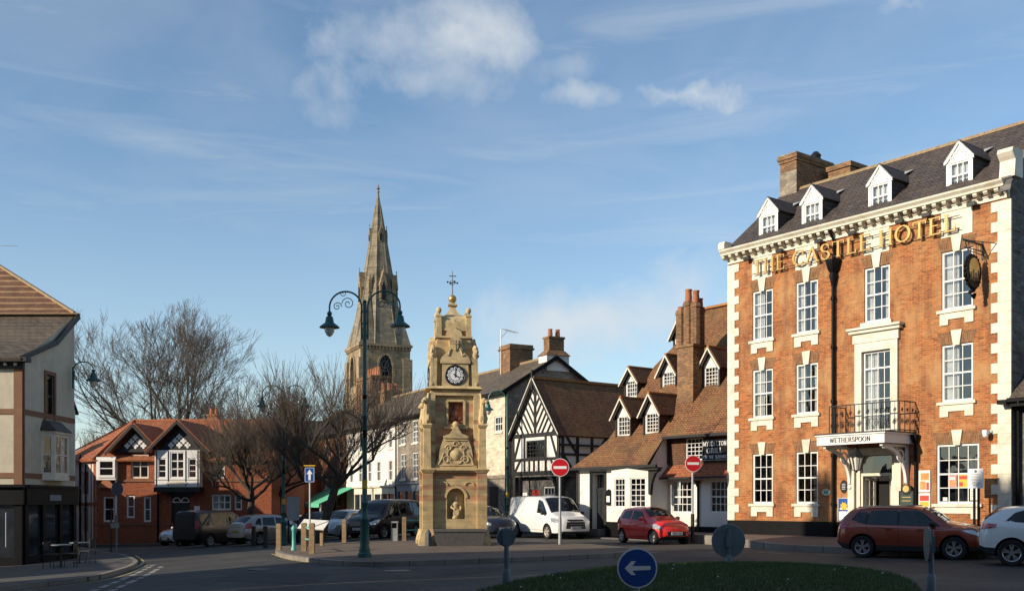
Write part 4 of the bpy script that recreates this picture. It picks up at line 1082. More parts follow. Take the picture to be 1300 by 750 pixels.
    mb = MB(); mb.box(0, -.05, 3.4, 10.9, -.01, 3.62); mb.build('fascia_board', M['white'], r)
    aw = MB(); aw.slab([(-4.4, -2.9, 2.05), (2.0, -2.9, 2.05), (2.0, -.05, 3.35), (-4.4, -.05, 3.35)], .03)
    aw.box(-4.4, -2.94, 1.75, 2.0, -2.90, 2.05)
    aw.build('awning', M['awning'], r)
    mb = MB(); mb.box(-4.3, -2.8, 0, -4.2, -2.7, 2.0); mb.box(-1.2, -2.8, 0, -1.1, -2.7, 2.0); mb.box(1.8, -2.8, 0, 1.9, -2.7, 2.0)
    mb.build('awning_posts', M['signwhite'], r)
    mb = MB(); mb.box(1.2, 2.4, 8.8, 2.2, 3.8, 10.9); mb.box(1.1, 2.3, 10.9, 2.3, 3.9, 11.1); ch = mb.build('chimney', M['stackbrick'], r)
    for i in range(4):
        m2 = MB(); m2.lathe([(.15, 11.1), (.17, 11.35), (.14, 11.65), (.17, 11.72)], 1.4+.2*(i % 2)*2, 2.6+.32*i, 8); m2.build('chimney_pot', M['pot'], ch, 40)
    # orange brick house with tall chimneys
    z0 = -.8
    wins = []
    for x in (1.5, 4.5, 7.5, 10.5): wins += [(x, 2.9, 1.0, 1.6, 2, 2, 3), (x, 5.3, .95, 1.3, 2, 2, 3), (x, .5, 1.1, 1.7, 2, 2, 0)]
    r, L = house('brick_house', 'orange brick house with a tall ribbed chimney beyond the pollarded tree', 27.8, 40.5, z0, 7.45, 9.9, 'orangebrick', wins, None, 'slate2')
    mb = MB(); mb.box(9.5, 2.0, 8.5, 12.9, 3.6, 12.6)
    for k in range(6): mb.box(9.45+.62*k, 1.93, 9, 9.75+.62*k, 2.0, 12.4)
    mb.box(9.4, 1.9, 12.6, 13.0, 3.7, 12.85)
    ch = mb.build('chimney', M['stackbrick'], r)
    for i in range(6):
        m2 = MB(); m2.lathe([(.17, 12.85), (.19, 13.1), (.15, 13.5), (.19, 13.6)], 9.8+.56*i, 2.8, 8); m2.build('chimney_pot', M['pot'], ch, 40)
M['bluegrey'] = plain('blue_grey_paint', (.16, .20, .25), .5, var=.08)
M['shopglass'] = plain('shop_window_dark', (.02, .024, .03), .08, var=.5, scale=1.5, spec=.8)
M['awning'] = plain('green_awning_cloth', (.10, .42, .25), .8, var=.06)
build_terrace()

# ------------------------------------------------------------------ red brick building with two timbered gables (front faces the camera)
def build_red():
    zb = -1.08; Yf = 64.5; x0 = -26.2
    r = thing('red_brick_office', 'red brick building with two black and white gables and a white timber bay', 'building', (x0, Yf, zb), R(-3))
    k = Yf/F
    X = lambda px: (px-HX)*k-x0
    Z = lambda py: CAMH-(py-HY)*k-zb
    H = 5.5; L = 11.2; D = 8
    wins = [(X(130), X(146), Z(607), Z(583)), (X(167), X(190), Z(607), Z(576)), (X(272), X(288), Z(607), Z(583)), (X(131), X(146), Z(662), Z(630)), (X(161), X(172), Z(657), Z(628)), (X(183), X(193), Z(662), Z(630)), (X(271), X(296), Z(647), Z(627)), (X(300), X(310), Z(647), Z(627))]
    doorh = (X(219), X(243), .1, Z(629))
    mb = MB(); wall_grid(mb, 0, L, 0, H, 0, wins+[doorh], .18)
    mb.face([(L, 0, 0), (L, D, 0), (L, D, H), (L, 0, H)]); mb.face([(L, D, 0), (-1, D, 0), (-1, D, H), (L, D, H)])
    # gable heads stand on brick up to the lattice
    mb.build('wall', M['redbrick'], r)
    # chamfered lit corner wing
    c0 = Vector((0, 0, 0)); c1 = Vector((-3.2, 2.2, 0))
    a = math.atan2(c1.y-c0.y, c1.x-c0.x)+math.pi
    st = MB(); wall_grid(st, 0, 3.88, 0, H, 0, [(.5, 1.3, 3.3, 4.7), (.5, 1.3, .9, 2.4), (2.3, 3.0, 3.3, 4.7), (2.3, 3.0, .9, 2.4)], .12)
    st.xf(Matrix.Translation(c1) @ Matrix.Rotation(a, 4, 'Z'))
    st.face([(-3.2, D, 0), (-3.2, 2.2, 0), (-3.2, 2.2, H), (-3.2, D, H)])
    st.build('rendered_wing', M['pinkrender'], r)
    mb = MB()
    for (xx, z, h) in ((.9, 3.3, 1.4), (.9, .9, 1.5), (2.65, 3.3, 1.4), (2.65, .9, 1.5)):
        pass
    mb = MB(); s0 = len(mb.v)
    mb.box(3.62, -.03, 0, 3.84, .02, H); mb.box(-.05, -.05, 2.55, 3.9, .02, 2.75); mb.box(.35, -.03, 3.0, .48, .02, 4.9); mb.box(1.32, -.03, 3.0, 1.45, .02, 4.9); mb.box(3.3, -.03, 0, 3.38, .02, H)
    mb.xf(Matrix.Translation(c1) @ Matrix.Rotation(a, 4, 'Z'), s0)
    mb.build('brick_bands', M['redbrick'], r)
    mb = MB(); P = c1.lerp(c0, .55); mb.tube([(P.x, P.y-.15, 0), (P.x, P.y-.15, 5.8)], .07, 8); P = c1.lerp(c0, .72); mb.tube([(P.x, P.y-.15, 0), (P.x, P.y-.15, 5.2)], .06, 8)
    mb.tube([(X(203), -.1, 0), (X(203), -.1, 5.0)], .06, 6)
    mb.build('rainwater_pipes', M['black'], r)
    # string courses
    mb = MB(); zs = Z(610); mb.box(.0, -.07, zs-.06, L, .0, zs+.07); mb.box(0, -.05, Z(666), L, 0, Z(664)); mb.build('string_course', M['pink'], r)
    mb = MB(); mb.box(.1, 1.0, 0, L-.1, 1.05, H); mb.build('interior', M['dark'], r)
    for i, (a0, a1, b0, b1) in enumerate(wins):
        window(r, (a0+a1)/2, b0, .08, a1-a0-.004, b1-b0-.004, 3 if i in (6,) else (2 if i in (1, 0, 2) else 1), 2, 1 if i in (6,) else 0, frame=.10, bar=.07, mat='cream' if i == 1 else 'white')
    # roof: hip on the left
    ez = H; rz = 8.25; rd = 4.3; rx0 = .6
    mb = MB(); o = .35
    def q(*p):
        mb.slab(p, .10)
    q((-.1, -o, ez-.1), (L+o, -o, ez-.1), (L+o, rd, rz), (rx0, rd, rz))
    q((-3.5, 2.2-o, ez-.1), (-.1, -o, ez-.1), (rx0, rd, rz))
    q((-3.5, D+o, ez-.1), (-3.5, 2.2-o, ez-.1), (rx0, rd, rz))
    q((L+o, D+o, ez-.1), (-3.5, D+o, ez-.1), (rx0, rd, rz), (L+o, rd, rz))
    mb.face([(L+.1, 0, ez-.1), (L+.1, D, ez-.1), (L+.1, rd, rz-.1)])
    mb.build('roof', M['redtile'], r)
    mb = MB()
    for a_, b_ in (((-.1, -o, ez+.0), (rx0, rd, rz+.05)), ((-3.5, 2.2-o, ez), (rx0, rd, rz+.04)), ((rx0, rd, rz+.03), (L+o, rd, rz+.03))): mb.bar(a_, b_, .16, .10)
    mb.build('ridge_tiles', M['pot'], r)
    # two cross gables
    def gable(xa, xb, yb_, zb_, za, lattice_x0, lattice_x1):
        xm = (xa+xb)/2; d = MB(); y = yb_
        d.face([(xa+.3, y, zb_), (xb-.3, y, zb_), (xm, y, za-.2)])
        g = d.build('gable', M['timber'], r)
        m2 = MB(); e = [0]
        def bm(a_, b_, w):
            e[0] += 1; d_ = Vector((b_[0]-a_[0], b_[1]-a_[1])); d_.normalize(); n = Vector((-d_.y, d_.x))*w/2
            m2.prism_y([(a_[0]-n.x, a_[1]-n.y), (b_[0]-n.x, b_[1]-n.y), (b_[0]+n.x, b_[1]+n.y), (a_[0]+n.x, a_[1]+n.y)], y-.05-.001*(e[0] % 13), y-.01)
        hw = (xb-xa)/2-.3; hh = za-.2-zb_; sp = .52
        for i in range(0):
            # diagonals clipped to the triangle
            for s_ in (-1, 1):
                pts = []
                for t in range(81):
                    x = xm+s_*(i*sp-2+t*.05); z = zb_+t*.05*1.0
                    if abs(x-xm) < hw*(1-(z-zb_)/hh) and z < zb_+hh: pts.append((x, z))
                if len(pts) > 4: bm(pts[0], pts[-1], .11)
        bm((xa+.2, zb_+.06), (xb-.2, zb_+.06), .2)
        m2.build('lattice_timber', M['timber'], g)
        # the little quatrefoil crosses inside the lozenges
        m3 = MB()
        for j in range(6):
            z = zb_+.36+j*sp/2*1.0
            for i in range(-8, 9):
                x = xm+(i+(.5 if j % 2 else 0))*sp
                if abs(x-xm) > hw*(1-(z-zb_)/hh)-.15 or z > zb_+hh-.25: continue
                [m3.prism_y([(x+a*.115+.085*math.cos(R(60*q)), z+b_*.115+.085*math.sin(R(60*q))) for q in range(6)], y-.03-.001*w_, y-.005) for w_, (a, b_) in enumerate(((1, 0), (-1, 0), (0, 1), (0, -1), (0, 0)))]
        m3.build('quatrefoils', M['white'], g)
        m2 = MB(); yb2 = 4.2; o2 = .28
        sl = (za-zb_)/((xb-xa)/2)
        m2.slab([(xm, y-.45, za+.08), (xa-o2, y-.45, zb_+.08-o2*sl*.6), (xa-o2, yb2-.8, zb_+.08-o2*sl*.6), (xm, yb2, za+.08)], .10)
        m2.slab([(xm, yb2, za+.08), (xb+o2, yb2-.8, zb_+.08-o2*sl*.6), (xb+o2, y-.45, zb_+.08-o2*sl*.6), (xm, y-.45, za+.08)], .10)
        m2.build('gable_roof', M['redtile'], g)
        m2 = MB(); m2.bar((xm, y-.46, za-.02), (xa-o2, y-.46, zb_-.02-o2*sl*.6), .05, .16); m2.bar((xm, y-.465, za-.02), (xb+o2, y-.465, zb_-.02-o2*sl*.6), .05, .162)
        m2.build('bargeboard', M['timber'], g)
        return g
    gable(X(143.5), X(203), -.02, Z(573), Z(540), 0, 0)
    gable(X(199), X(269), -.55, Z(573), Z(537), 0, 0)
    # white timber bay, two storeys up
    bx0, bx1 = X(203), X(260); by = -.62
    mb = MB(); zb0, zb1 = Z(618), Z(572)
    hs = [(bx0+.18, bx0+.74, Z(607), Z(582)), (bx0+.98, bx1-.95, Z(607), Z(574)), (bx1-.72, bx1-.18, Z(607), Z(582))]
    wall_grid(mb, bx0, bx1, zb0, zb1, by, hs, .1); mb.face([(bx0, 0, zb0), (bx0, by, zb0), (bx0, by, zb1), (bx0, 0, zb1)]); mb.face([(bx1, by, zb0), (bx1, 0, zb0), (bx1, 0, zb1), (bx1, by, zb1)])
    mb.face([(bx0, by, zb0), (bx0, 0, zb0), (bx1, 0, zb0), (bx1, by, zb0)])
    bay = mb.build('bay', M['white'], r)
    mb = MB(); mb.box(bx0-.05, by-.05, zb0-.32, bx1+.05, 0, zb0-.01)
    for x in (bx0+.1, bx0+.86, bx1-.86, bx1-.1): mb.box(x-.03, by-.02, zb0+.05, x+.03, by, zb1-.02)
    mb.box(bx0, by-.018, Z(609.5), bx1, by, Z(609))
    mb.build('bay_timber', M['timber'], bay)
    mb = MB(); n = 20; cx, cz = (bx0+bx1)/2, Z(613.3)
    mb.prism_y([(cx+.7*math.cos(2*math.pi*i/n), cz+.16*math.sin(2*math.pi*i/n)) for i in range(n)], by-.04, by-.0); mb.build('oval_panel', M['cream'], bay)
    window(bay, (hs[0][0]+hs[0][1])/2, hs[0][2], by+.03, .556, hs[0][3]-hs[0][2]-.004, 1, 3, 0, frame=.07, bar=.05, sash=False)
    window(bay, (hs[2][0]+hs[2][1])/2, hs[2][2], by+.03, .536, hs[2][3]-hs[2][2]-.004, 1, 3, 0, frame=.07, bar=.05, sash=False)
    window(bay, (hs[1][0]+hs[1][1])/2, hs[1][2], by+.03, hs[1][1]-hs[1][0]-.004, hs[1][3]-hs[1][2]-.004, 2, 3, 0, frame=.08, bar=.07, sash=False)
    # white window casing at the left corner
    mb = MB(); mb.box(X(125), -.30, Z(609), X(150), -.02, Z(580)); 
    b2 = mb.build('corner_oriel', M['white'], r); m2 = MB(); m2.box(X(129), -.306, Z(605), X(147), -.302, Z(584)); m2.build('dark_pane', M['dark'], b2)
    window(b2, X(138.5), Z(606), -.36, 1.1, Z(583)-Z(606), 1, 2, 0, frame=.14, bar=.08)
    mb = MB(); P = [(X(137)-.55+1.1*i/10, Z(619)+.55*math.sin(math.pi*i/10)) for i in range(11)]; mb.prism_y(P[::-1], -.25, -.05); mb.build('hood', M['pot'], r)
    mb = MB(); mb.box(doorh[0], .15, .1, doorh[1], .2, doorh[3]); mb.box(X(214), -.1, doorh[3], X(248), .02, doorh[3]+.22); mb.build('door', M['doordark'], r)
    for c in (225.5, 236.5):
        m2 = MB(); cx = X(c); cz = Z(637)
        for i in range(8):
            a0, a1 = R(180*i/8), R(180*(i+1)/8); m2.bar((cx+.24*math.cos(a0), .1, cz+.28*math.sin(a0)), (cx+.24*math.cos(a1), .1, cz+.28*math.sin(a1)), .06, .06)
        m2.bar((cx-.25, .1, cz), (cx+.25, .1, cz), .06, .06); m2.build('arched_light', M['white'], r)
    mb = MB(); mb.box(X(249), -.03, Z(653), X(256), 0, Z(642)); mb.build('notice', M['signwhite'], r)
    # chimneys
    for (a0, a1, y, zt, n) in ((X(234), X(248), 4.4, Z(519), 2), (X(152), X(166), 6.6, Z(528), 3), (X(268), X(280), 4.3, Z(529), 0)):
        mb = MB(); mb.box(a0, y, H, a1, y+.7, zt-.1); mb.box(a0-.05, y-.05, zt-.1, a1+.05, y+.75, zt+.03); ch = mb.build('chimney', M['orangebrick'], r)
        for i in range(n):
            m2 = MB(); m2.lathe([(.13, zt), (.15, zt+.2), (.11, zt+.42), (.14, zt+.46)], a0+(a1-a0)*(i+.5)/n, y+.35, 8); m2.build('chimney_pot', M['pot'], ch, 40)
M['pinkrender'] = plain('pale_pink_render', (.66, .56, .52), .85, var=.05)
build_red()

# ------------------------------------------------------------------ plain slate roofed buildings filling the far side of the square
def simple_house(name, label, x0, y0, L, D, zb, H, rz, wallm, roofm, a=0.0, nw=3, rows=(1.0, 3.6), cat='house', wh=1.4, chim=1, group=None, door=True):
    r = thing(name, label, cat, (x0, y0, zb), a, group)
    wins = [(L*(i+.5)/nw-.5, L*(i+.5)/nw+.5, z, z+wh) for z in rows for i in range(nw)]
    if door: wins = [w for w in wins if not (w[2] == rows[0] and abs(w[0]-(L*.5/nw-.5)) < .01)]+[(L*.5/nw-.5, L*.5/nw+.5, .1, 2.4)]
    mb = MB(); wall_grid(mb, 0, L, 0, H, 0, wins, .12)
    mb.face([(L, D, 0), (0, D, 0), (0, D, H), (L, D, H)])
    for x in (0, L): mb.face([(x, 0, 0), (x, D, 0), (x, D, H), (x, D/2, rz-.1), (x, 0, H)])
    mb.build('wall', M[wallm], r)
    mb = MB(); o = .3
    mb.slab([(-.1, -o, H-.1), (L+.1, -o, H-.1), (L+.1, D/2, rz), (-.1, D/2, rz)], .1); mb.slab([(L+.1, D+o, H-.1), (-.1, D+o, H-.1), (-.1, D/2, rz), (L+.1, D/2, rz)], .1)
    mb.build('roof', M[roofm], r)
    mb = MB(); mb.box(.1, .8, 0, L-.1, .85, H-.1); mb.build('interior', M['dark'], r)
    for (a0, a1, b0, b1) in wins:
        if b0 > .5: window(r, (a0+a1)/2, b0, .04, a1-a0-.004, b1-b0-.004, 2, 4, 3)
        else: mb = MB(); mb.box(a0, .08, b0, a1, .12, b1); mb.build('door', M['doordark'], r)
    for i in range(chim):
        cx = .5+(L-1.6)*i/max(1, chim-1) if chim > 1 else L-1.3
        mb = MB(); mb.box(cx, D/2-.4, rz-.8, cx+.9, D/2+.4, rz+1.2); mb.box(cx-.06, D/2-.46, rz+1.2, cx+.96, D/2+.46, rz+1.35); ch = mb.build('chimney', M['stackbrick'], r)
        for j in range(2):
            m2 = MB(); m2.lathe([(.13, rz+1.35), (.15, rz+1.6), (.12, rz+1.85)], cx+.25+.4*j, D/2, 8); m2.build('chimney_pot', M['pot'], ch, 40)
    return r
simple_house('slate_roofed_house', 'long dark slate roofed house behind the bare trees of the square', -27.5, 96, 13.5, 9, -1.2, 7.6, 10.9, 'redbrick', 'slate', 0, 4, (1.0, 4.4), chim=0)
simple_house('brick_shop', 'low red brick shop half hidden by the trees beside the gabled building', -23.0, 82, 6.0, 6, -1.0, 5.6, 7.6, 'redbrick', 'slate', R(-8), 2, (.9, 3.4), chim=0)

# ------------------------------------------------------------------ rendered corner building at the left edge (front faces the camera)
def build_left():
    zb = -.95; Yf = 38.5; xr = -18.42
    r = thing('corner_shop', 'cream pebbledashed corner building over a black shopfront with banded tile roof', 'building', (xr, Yf, zb), 0)
    k = Yf/F; Z = lambda py: CAMH-(py-HY)*k-zb
    W = 12.0; D = 4.6; H = Z(457)           # eaves
    zs = Z(618)
    hx = [(-3.6, -2.6, Z(590), Z(545)), (-3.6, -2.6, Z(520), Z(480)), (-7, -6, Z(590), Z(545)), (-7, -6, Z(520), Z(480))]
    mb = MB(); wall_grid(mb, -W, 0, zs, H, 0, hx, .12)
    mb.build('wall', M['pebble'], r)
    zr = 9.5-zb
    mb = MB()
    gz0, gz1 = Z(525)-.3, Z(475)+.25
    st = len(mb.v)
    def zg(y, py): # height at depth y for pixel row
        return CAMH-(py-HY)*(Yf+y)/F-zb
    b0, b1 = 1.55, 2.75
    w2 = (1.95, 2.65, zg(2.3, 529), zg(2.3, 476))
    # gable wall in its own x along the side
    wall_grid(mb, 0, D, zs, H, 0, [w2, (1.55, 3.45, zg(2.4, 603), zg(2.4, 552))], .12)
    mb.face([(0, 0, H), (D, 0, H), (D, 0, zr)])
    mb.face([(D, 0, zs), (D+5, 3.3, zs), (D+5, 3.3, H), (D, 0, zr)])
    mb.xf(Matrix.Rotation(R(90), 4, 'Z'), st)
    mb.build('side_wall', M['pebble'], r)
    mb = MB(); mb.face([(-W, 9.6, 0), (-W, 0, 0), (-W, 0, H), (-W, 4.8, zr), (-W, 9.6, H)]); mb.face([(-3.3, 9.6, 0), (-W, 9.6, 0), (-W, 9.6, H), (-3.3, 9.6, H)]); mb.face([(0, D, 0), (-3.3, 9.6, 0), (-3.3, 9.6, zs+.1), (0, D, zs+.1)]); mb.build('rear_wall', M['pebble'], r)
    mb = MB(); mb.box(-W+.2, .9, .2, -.8, .95, H-.2); mb.box(-.9, .95, .2, -.85, D-.1, H-.2); mb.build('interior', M['dark'], r)
    # terracotta pilaster and strings
    mb = MB()
    mb.box(-.30, -.04, zs, .02, .04, H); mb.box(.0, .04, zs, .045, .14, H)
    for z in (Z(522), Z(603)):
        mb.box(-W, -.035, z-.10, -.30, .02, z+.10); mb.box(-.02, .14, z-.10, .035, D, z+.10)
    mb.box(-.02, w2[0]-.14, w2[2]-.12, .05, w2[0], w2[3]+.14); mb.box(-.02, w2[1], w2[2]-.12, .05, w2[1]+.14, w2[3]+.14); mb.box(-.02, w2[0], w2[3], .052, w2[1], w2[3]+.14)
    mb.build('terracotta_trim', M['pink'], r)
    # eave with dentils, bargeboard
    mb = MB(); mb.box(-W, -.45, H-.10, .35, 0.0, H+.06); mb.box(-W, -.12, H-.32, .1, .0, H-.10)
    mb.bar((.15, -.42, H+.0), (.15, 2.6, H+1.06), .07, .20); mb.bar((.15, 2.6, H+1.06), (.15, D+.15, zr+.02), .07, .20)
    mb.build('eaves_board', M['timber'], r)
    mb = MB(); x = -W
    while x < 0: mb.box(x, -.22, H-.22, x+.10, -.12, H-.12); x += .38
    mb.build('dentils', M['cream'], r)
    # slate slope and banded tile slope
    mb = MB()
    mb.slab([(-W, -.5, H+.02), (.18, -.5, H+.02), (.18, 2.6, H+1.12), (-W, 2.6, H+1.12)], .10)
    mb.slab([(-W, 2.6, H+1.12), (.18, 2.6, H+1.12), (.18, D+.1, zr+.05), (-W, D+.1, zr+.05)], .10)
    mb.build('roof', M['slate2'], r)
    # upper banded tile slope with its hip running down to the right
    mb = MB(); zt = zr+3.6; yt = D+4.6
    mb.slab([(-W, D+.05, zr+.08), (.0, D+.05, zr+.08), (-6.2, yt, zt), (-W, yt, zt)], .08)
    mb.slab([(.0, D+.05, zr+.08), (-3.3, 10.6, zr-1.0), (-6.2, yt, zt)], .08)
    mb.build('upper_roof', M['bandtile'], r)
    mb = MB(); mb.bar((.0, D+.02, zr+.14), (-6.2, yt, zt+.05), .14, .10); mb.bar((-W, D, zr+.08), (.2, D, zr+.09), .30, .05); mb.build('hip_tiles', M['oak'], r)
    mb = MB(); mb.tube([(-5.9, yt, zt-.2), (-5.9, yt, zt+.9)], .02, 5); mb.tube([(-6.6, yt, zt+.55), (-4.6, yt, zt+.5)], .012, 5); mb.build('aerial', M['galv'], r)
    # windows
    for (a0, a1, b0_, b1_) in hx: window(r, (a0+a1)/2, b0_, .04, a1-a0-.004, b1_-b0_-.004, 2, 2, 3)
    w = window(r, 0, w2[2], 0, w2[1]-w2[0]-.004, w2[3]-w2[2]-.004, 1, 2, 0, frame=.09, mat='doordark'); w.location = (-.04, (w2[0]+w2[1])/2, w2[2]); w.rotation_euler = (0, 0, R(90))
    # projecting bay window on the side, with a lead hood
    mb = MB(); z0, z1 = zg(2.4, 604), zg(2.4, 551)
    f = [(0, 1.55), (.42, 1.85), (.42, 3.15), (0, 3.45)]
    by = MB()
    by.prism_z(f, z0-.18, z0); by.prism_z([(p[0]+.03 if p[0] else 0, p[1]) for p in f], z1, z1+.10)
    bo = by.build('bay_window', M['cream'], r)
    def seg(p, q, cols):
        d = Vector((q[0]-p[0], q[1]-p[1])); w_ = window(bo, 0, z0, 0, d.length-.01, z1-z0-.004, cols, 2, 3, frame=.12, bar=.08, mat='cream')
        w_.location = ((p[0]+q[0])/2-.03, (p[1]+q[1])/2, z0+.001); w_.rotation_euler = (0, 0, math.atan2(d.y, d.x))
    for i in range(3): seg(f[i], f[i+1], 2 if i == 1 else 1)
    mb.hexa([(0, 1.42, z1+.10), (.52, 1.75, z1+.10), (.52, 3.25, z1+.10), (0, 3.58, z1+.10)], [(0, 1.7, z1+.55), (.12, 1.9, z1+.5), (.12, 3.1, z1+.5), (0, 3.3, z1+.55)])
    mb.build('lead_hood', M['slate'], bo)
    # black shopfront
    mb = MB(); zf = Z(640)
    mb.box(-W, -.20, zf, .14, .0, zs); mb.box(-W, -.34, zs, .25, .05, zs+.10); mb.box(.02, .0, zf, .18, D, zs); mb.box(-.1, .05, zs, .28, D, zs+.10)
    for x in (-W, -9, -6.4, -4.3, -3.3, -1.9, -.25): mb.box(x, -.12, 0, x+.30, .05, zf)
    mb.box(-W, -.06, 0, 0, .06, .55)
    for y in (0.05, 1.5, 3.0, 4.3): mb.box(-.05, y, 0, .10, y+.28, zf)
    mb.box(-.06, .3, 0, .06, D, .6)
    sf = mb.build('shopfront', M['black'], r)
    mb = MB(); mb.box(-W, -.0, .55, -.2, .02, zf); mb.box(-.02, .3, .6, .0, 4.3, zf); mb.build('shop_window', M['shopglass'], sf)
    mb = MB(); mb.tube([(-.52, -.16, 2.25), (-.52, -.16, .95)], .025, 6); mb.build('door_handle', M['galv'], sf)
    mb = MB(); mb.box(.18, 1.9, zf+.15, .20, 2.9, zf+.38); mb.build('name_plate', M['bluegrey'], sf)
    mb = MB(); mb.box(-3.2, -.9, 0, -.2, -.1, .16); mb.build('door_step', M['galv'], r)
    return r
M['bandtile'] = None
def band_tile():
    m, nt, b = newmat('banded_tile_roof')
    vec, obj, sp = wallvec(nt)
    br = nt.nodes.new('ShaderNodeTexBrick'); nt.links.new(vec, br.inputs['Vector'])
    br.inputs['Color1'].default_value = (.17, .075, .036, 1); br.inputs['Color2'].default_value = (.13, .055, .028, 1); br.inputs['Mortar'].default_value = (.06, .03, .02, 1)
    br.inputs['Scale'].default_value = 1; br.inputs['Brick Width'].default_value = .2; br.inputs['Row Height'].default_value = .09; br.inputs['Mortar Size'].default_value = .008
    wv = nd(nt, 'ShaderNodeMath', operation='FRACT'); ml = nd(nt, 'ShaderNodeMath', operation='MULTIPLY'); nt.links.new(sp.outputs[2], ml.inputs[0]); ml.inputs[1].default_value = 1/.33
    nt.links.new(ml.outputs[0], wv.inputs[0])
    nn = noise(nt, obj, 1.6, 6); mm = nd(nt, 'ShaderNodeMath', operation='MULTIPLY_ADD'); nt.links.new(nn, mm.inputs[0]); mm.inputs[1].default_value = .25; nt.links.new(wv.outputs[0], mm.inputs[2])
    f = ramp(nt, mm.outputs[0], [(.80, (0, 0, 0)), (.86, (.85,)*3), (1.0, (.85,)*3)])
    c = mixc(nt, f, br.outputs['Color'], (.33, .20, .09))
    c = mixc(nt, 1.0, c, ramp(nt, noise(nt, obj, 2.2, 8, .7), [(.3, (.6, .6, .6)), (.7, (1.25, 1.25, 1.25))]), 'MULTIPLY')
    nt.links.new(c, b.inputs['Base Color']); b.inputs['Roughness'].default_value = .85
    bump(nt, b, br.outputs['Fac'], -.6, .02); return m
M['bandtile'] = band_tile()
build_left()
# unseen houses added behind the corner shop to hide the sun from the car park
simple_house('street_house', 'rendered house in the side street directly behind the corner shop', -31.0, 48.7, 8.4, 4.7, -1.1, 7.6, 9.6, 'render', 'slate', R(6), 2, (1.0, 4.2))
simple_house('street_house', 'rendered house in the side street with its slate roof, farther from the corner shop', -34.5, 59.8, 5.6, 9.0, -1.1, 4.4, 6.6, 'render', 'slate', R(6), 2, (1.0,))

simple_house('street_house', 'tallest brick house in the side street between the two rendered ones', -33.8, 54.6, 4.4, 4.6, -1.1, 7.0, 9.0, 'redbrick', 'slate', R(6), 2, (1.0, 4.2), chim=0)
# ------------------------------------------------------------------ unseen houses behind the camera, shaped so that their shade lies across the square
def build_shade_row():
    # axis of the row is at right angles to the sun; k = across-sun unit vector
    sx, sy = SUNH; l = math.hypot(sx, sy); sx /= l; sy /= l
    kx, ky = sy, -sx            # w direction
    A = math.atan2(-ky, -kx)    # local +x runs towards smaller w, local -y faces the square?
    a0 = -6.0
    def P(a, w): return (-sx*a+kx*w, -sy*a+ky*w)
    specs = [(29.0, 8.6, 12.2, 15.3, 'stackbrick'), (20.3, 8.8, 11.6, 14.8, 'pebble'), (11.4, 9.2, 12.4, 15.6, 'redbrick'), (2.1, 9.5, 11.2, 14.6, 'limewash'), (-7.5, 9.0, 12, 15, 'stackbrick')]
    labs = ['tall brown brick townhouse at the sunny end of the row facing the hotel', 'tall pebbledashed townhouse second from the sunny end of the row', 'tall red brick townhouse in the middle of the row facing the grass', 'tall limewashed townhouse beside the red brick one', 'tall brown brick townhouse at the shaded end of the row']
    for i, (w, L, H, rz, m) in enumerate(specs):
        # the front looks towards +a (away from the sun); local frame: x from high w to low w
        x, y = P(-3.0, w-L)
        simple_house('townhouse', labs[i], x, y, L-.06, 9.2, gz(x, y)-.05, H, rz, m, 'slate', math.atan2(ky, kx), 3, (1.0, 4.3, 7.6), wh=1.8, chim=2, group='tall townhouses of the shaded row')
    x, y = P(-4.4, 31.4)  # low house out of view, added to shade the road before the shop
    simple_house('cottage', 'low whitewashed cottage between the tall brown townhouse and the corner shop', x, y, 10.6, 8.0, gz(x, y)-.05, 3.2, 5.35, 'render', 'slate', math.atan2(ky, kx), 3, (1.0,), wh=1.2, chim=0)
build_shade_row()
for i, (x, y, a, L, H, rz, m, lab) in enumerate(((15.5, -9.0, 180, 9.0, 9.6, 12.6, 'redbrick', 'red brick house closing the near side of the square, by the shaded row'), (24.6, -9.0, 180, 9.0, 8.8, 11.8, 'limewash', 'limewashed house at the near right corner of the square'),
    (19.5, 12.4, -90+180, 9.5, 9.2, 12.4, 'pebble', 'pebbledashed house on the right side of the square near the parked crossover'), (19.5, 2.6, 90, 9.4, 8.4, 11.2, 'orangebrick', 'orange brick house on the right side nearest the camera'))):
    simple_house('square_house', lab, x, y, L, 8, 0, H, rz, m, 'slate', R(a) if a == 180 else R(-90), 3, (1.0, 4.2), wh=1.6, chim=2, group='houses behind the camera')  # out-of-view houses added to cut the sky light on road and grass
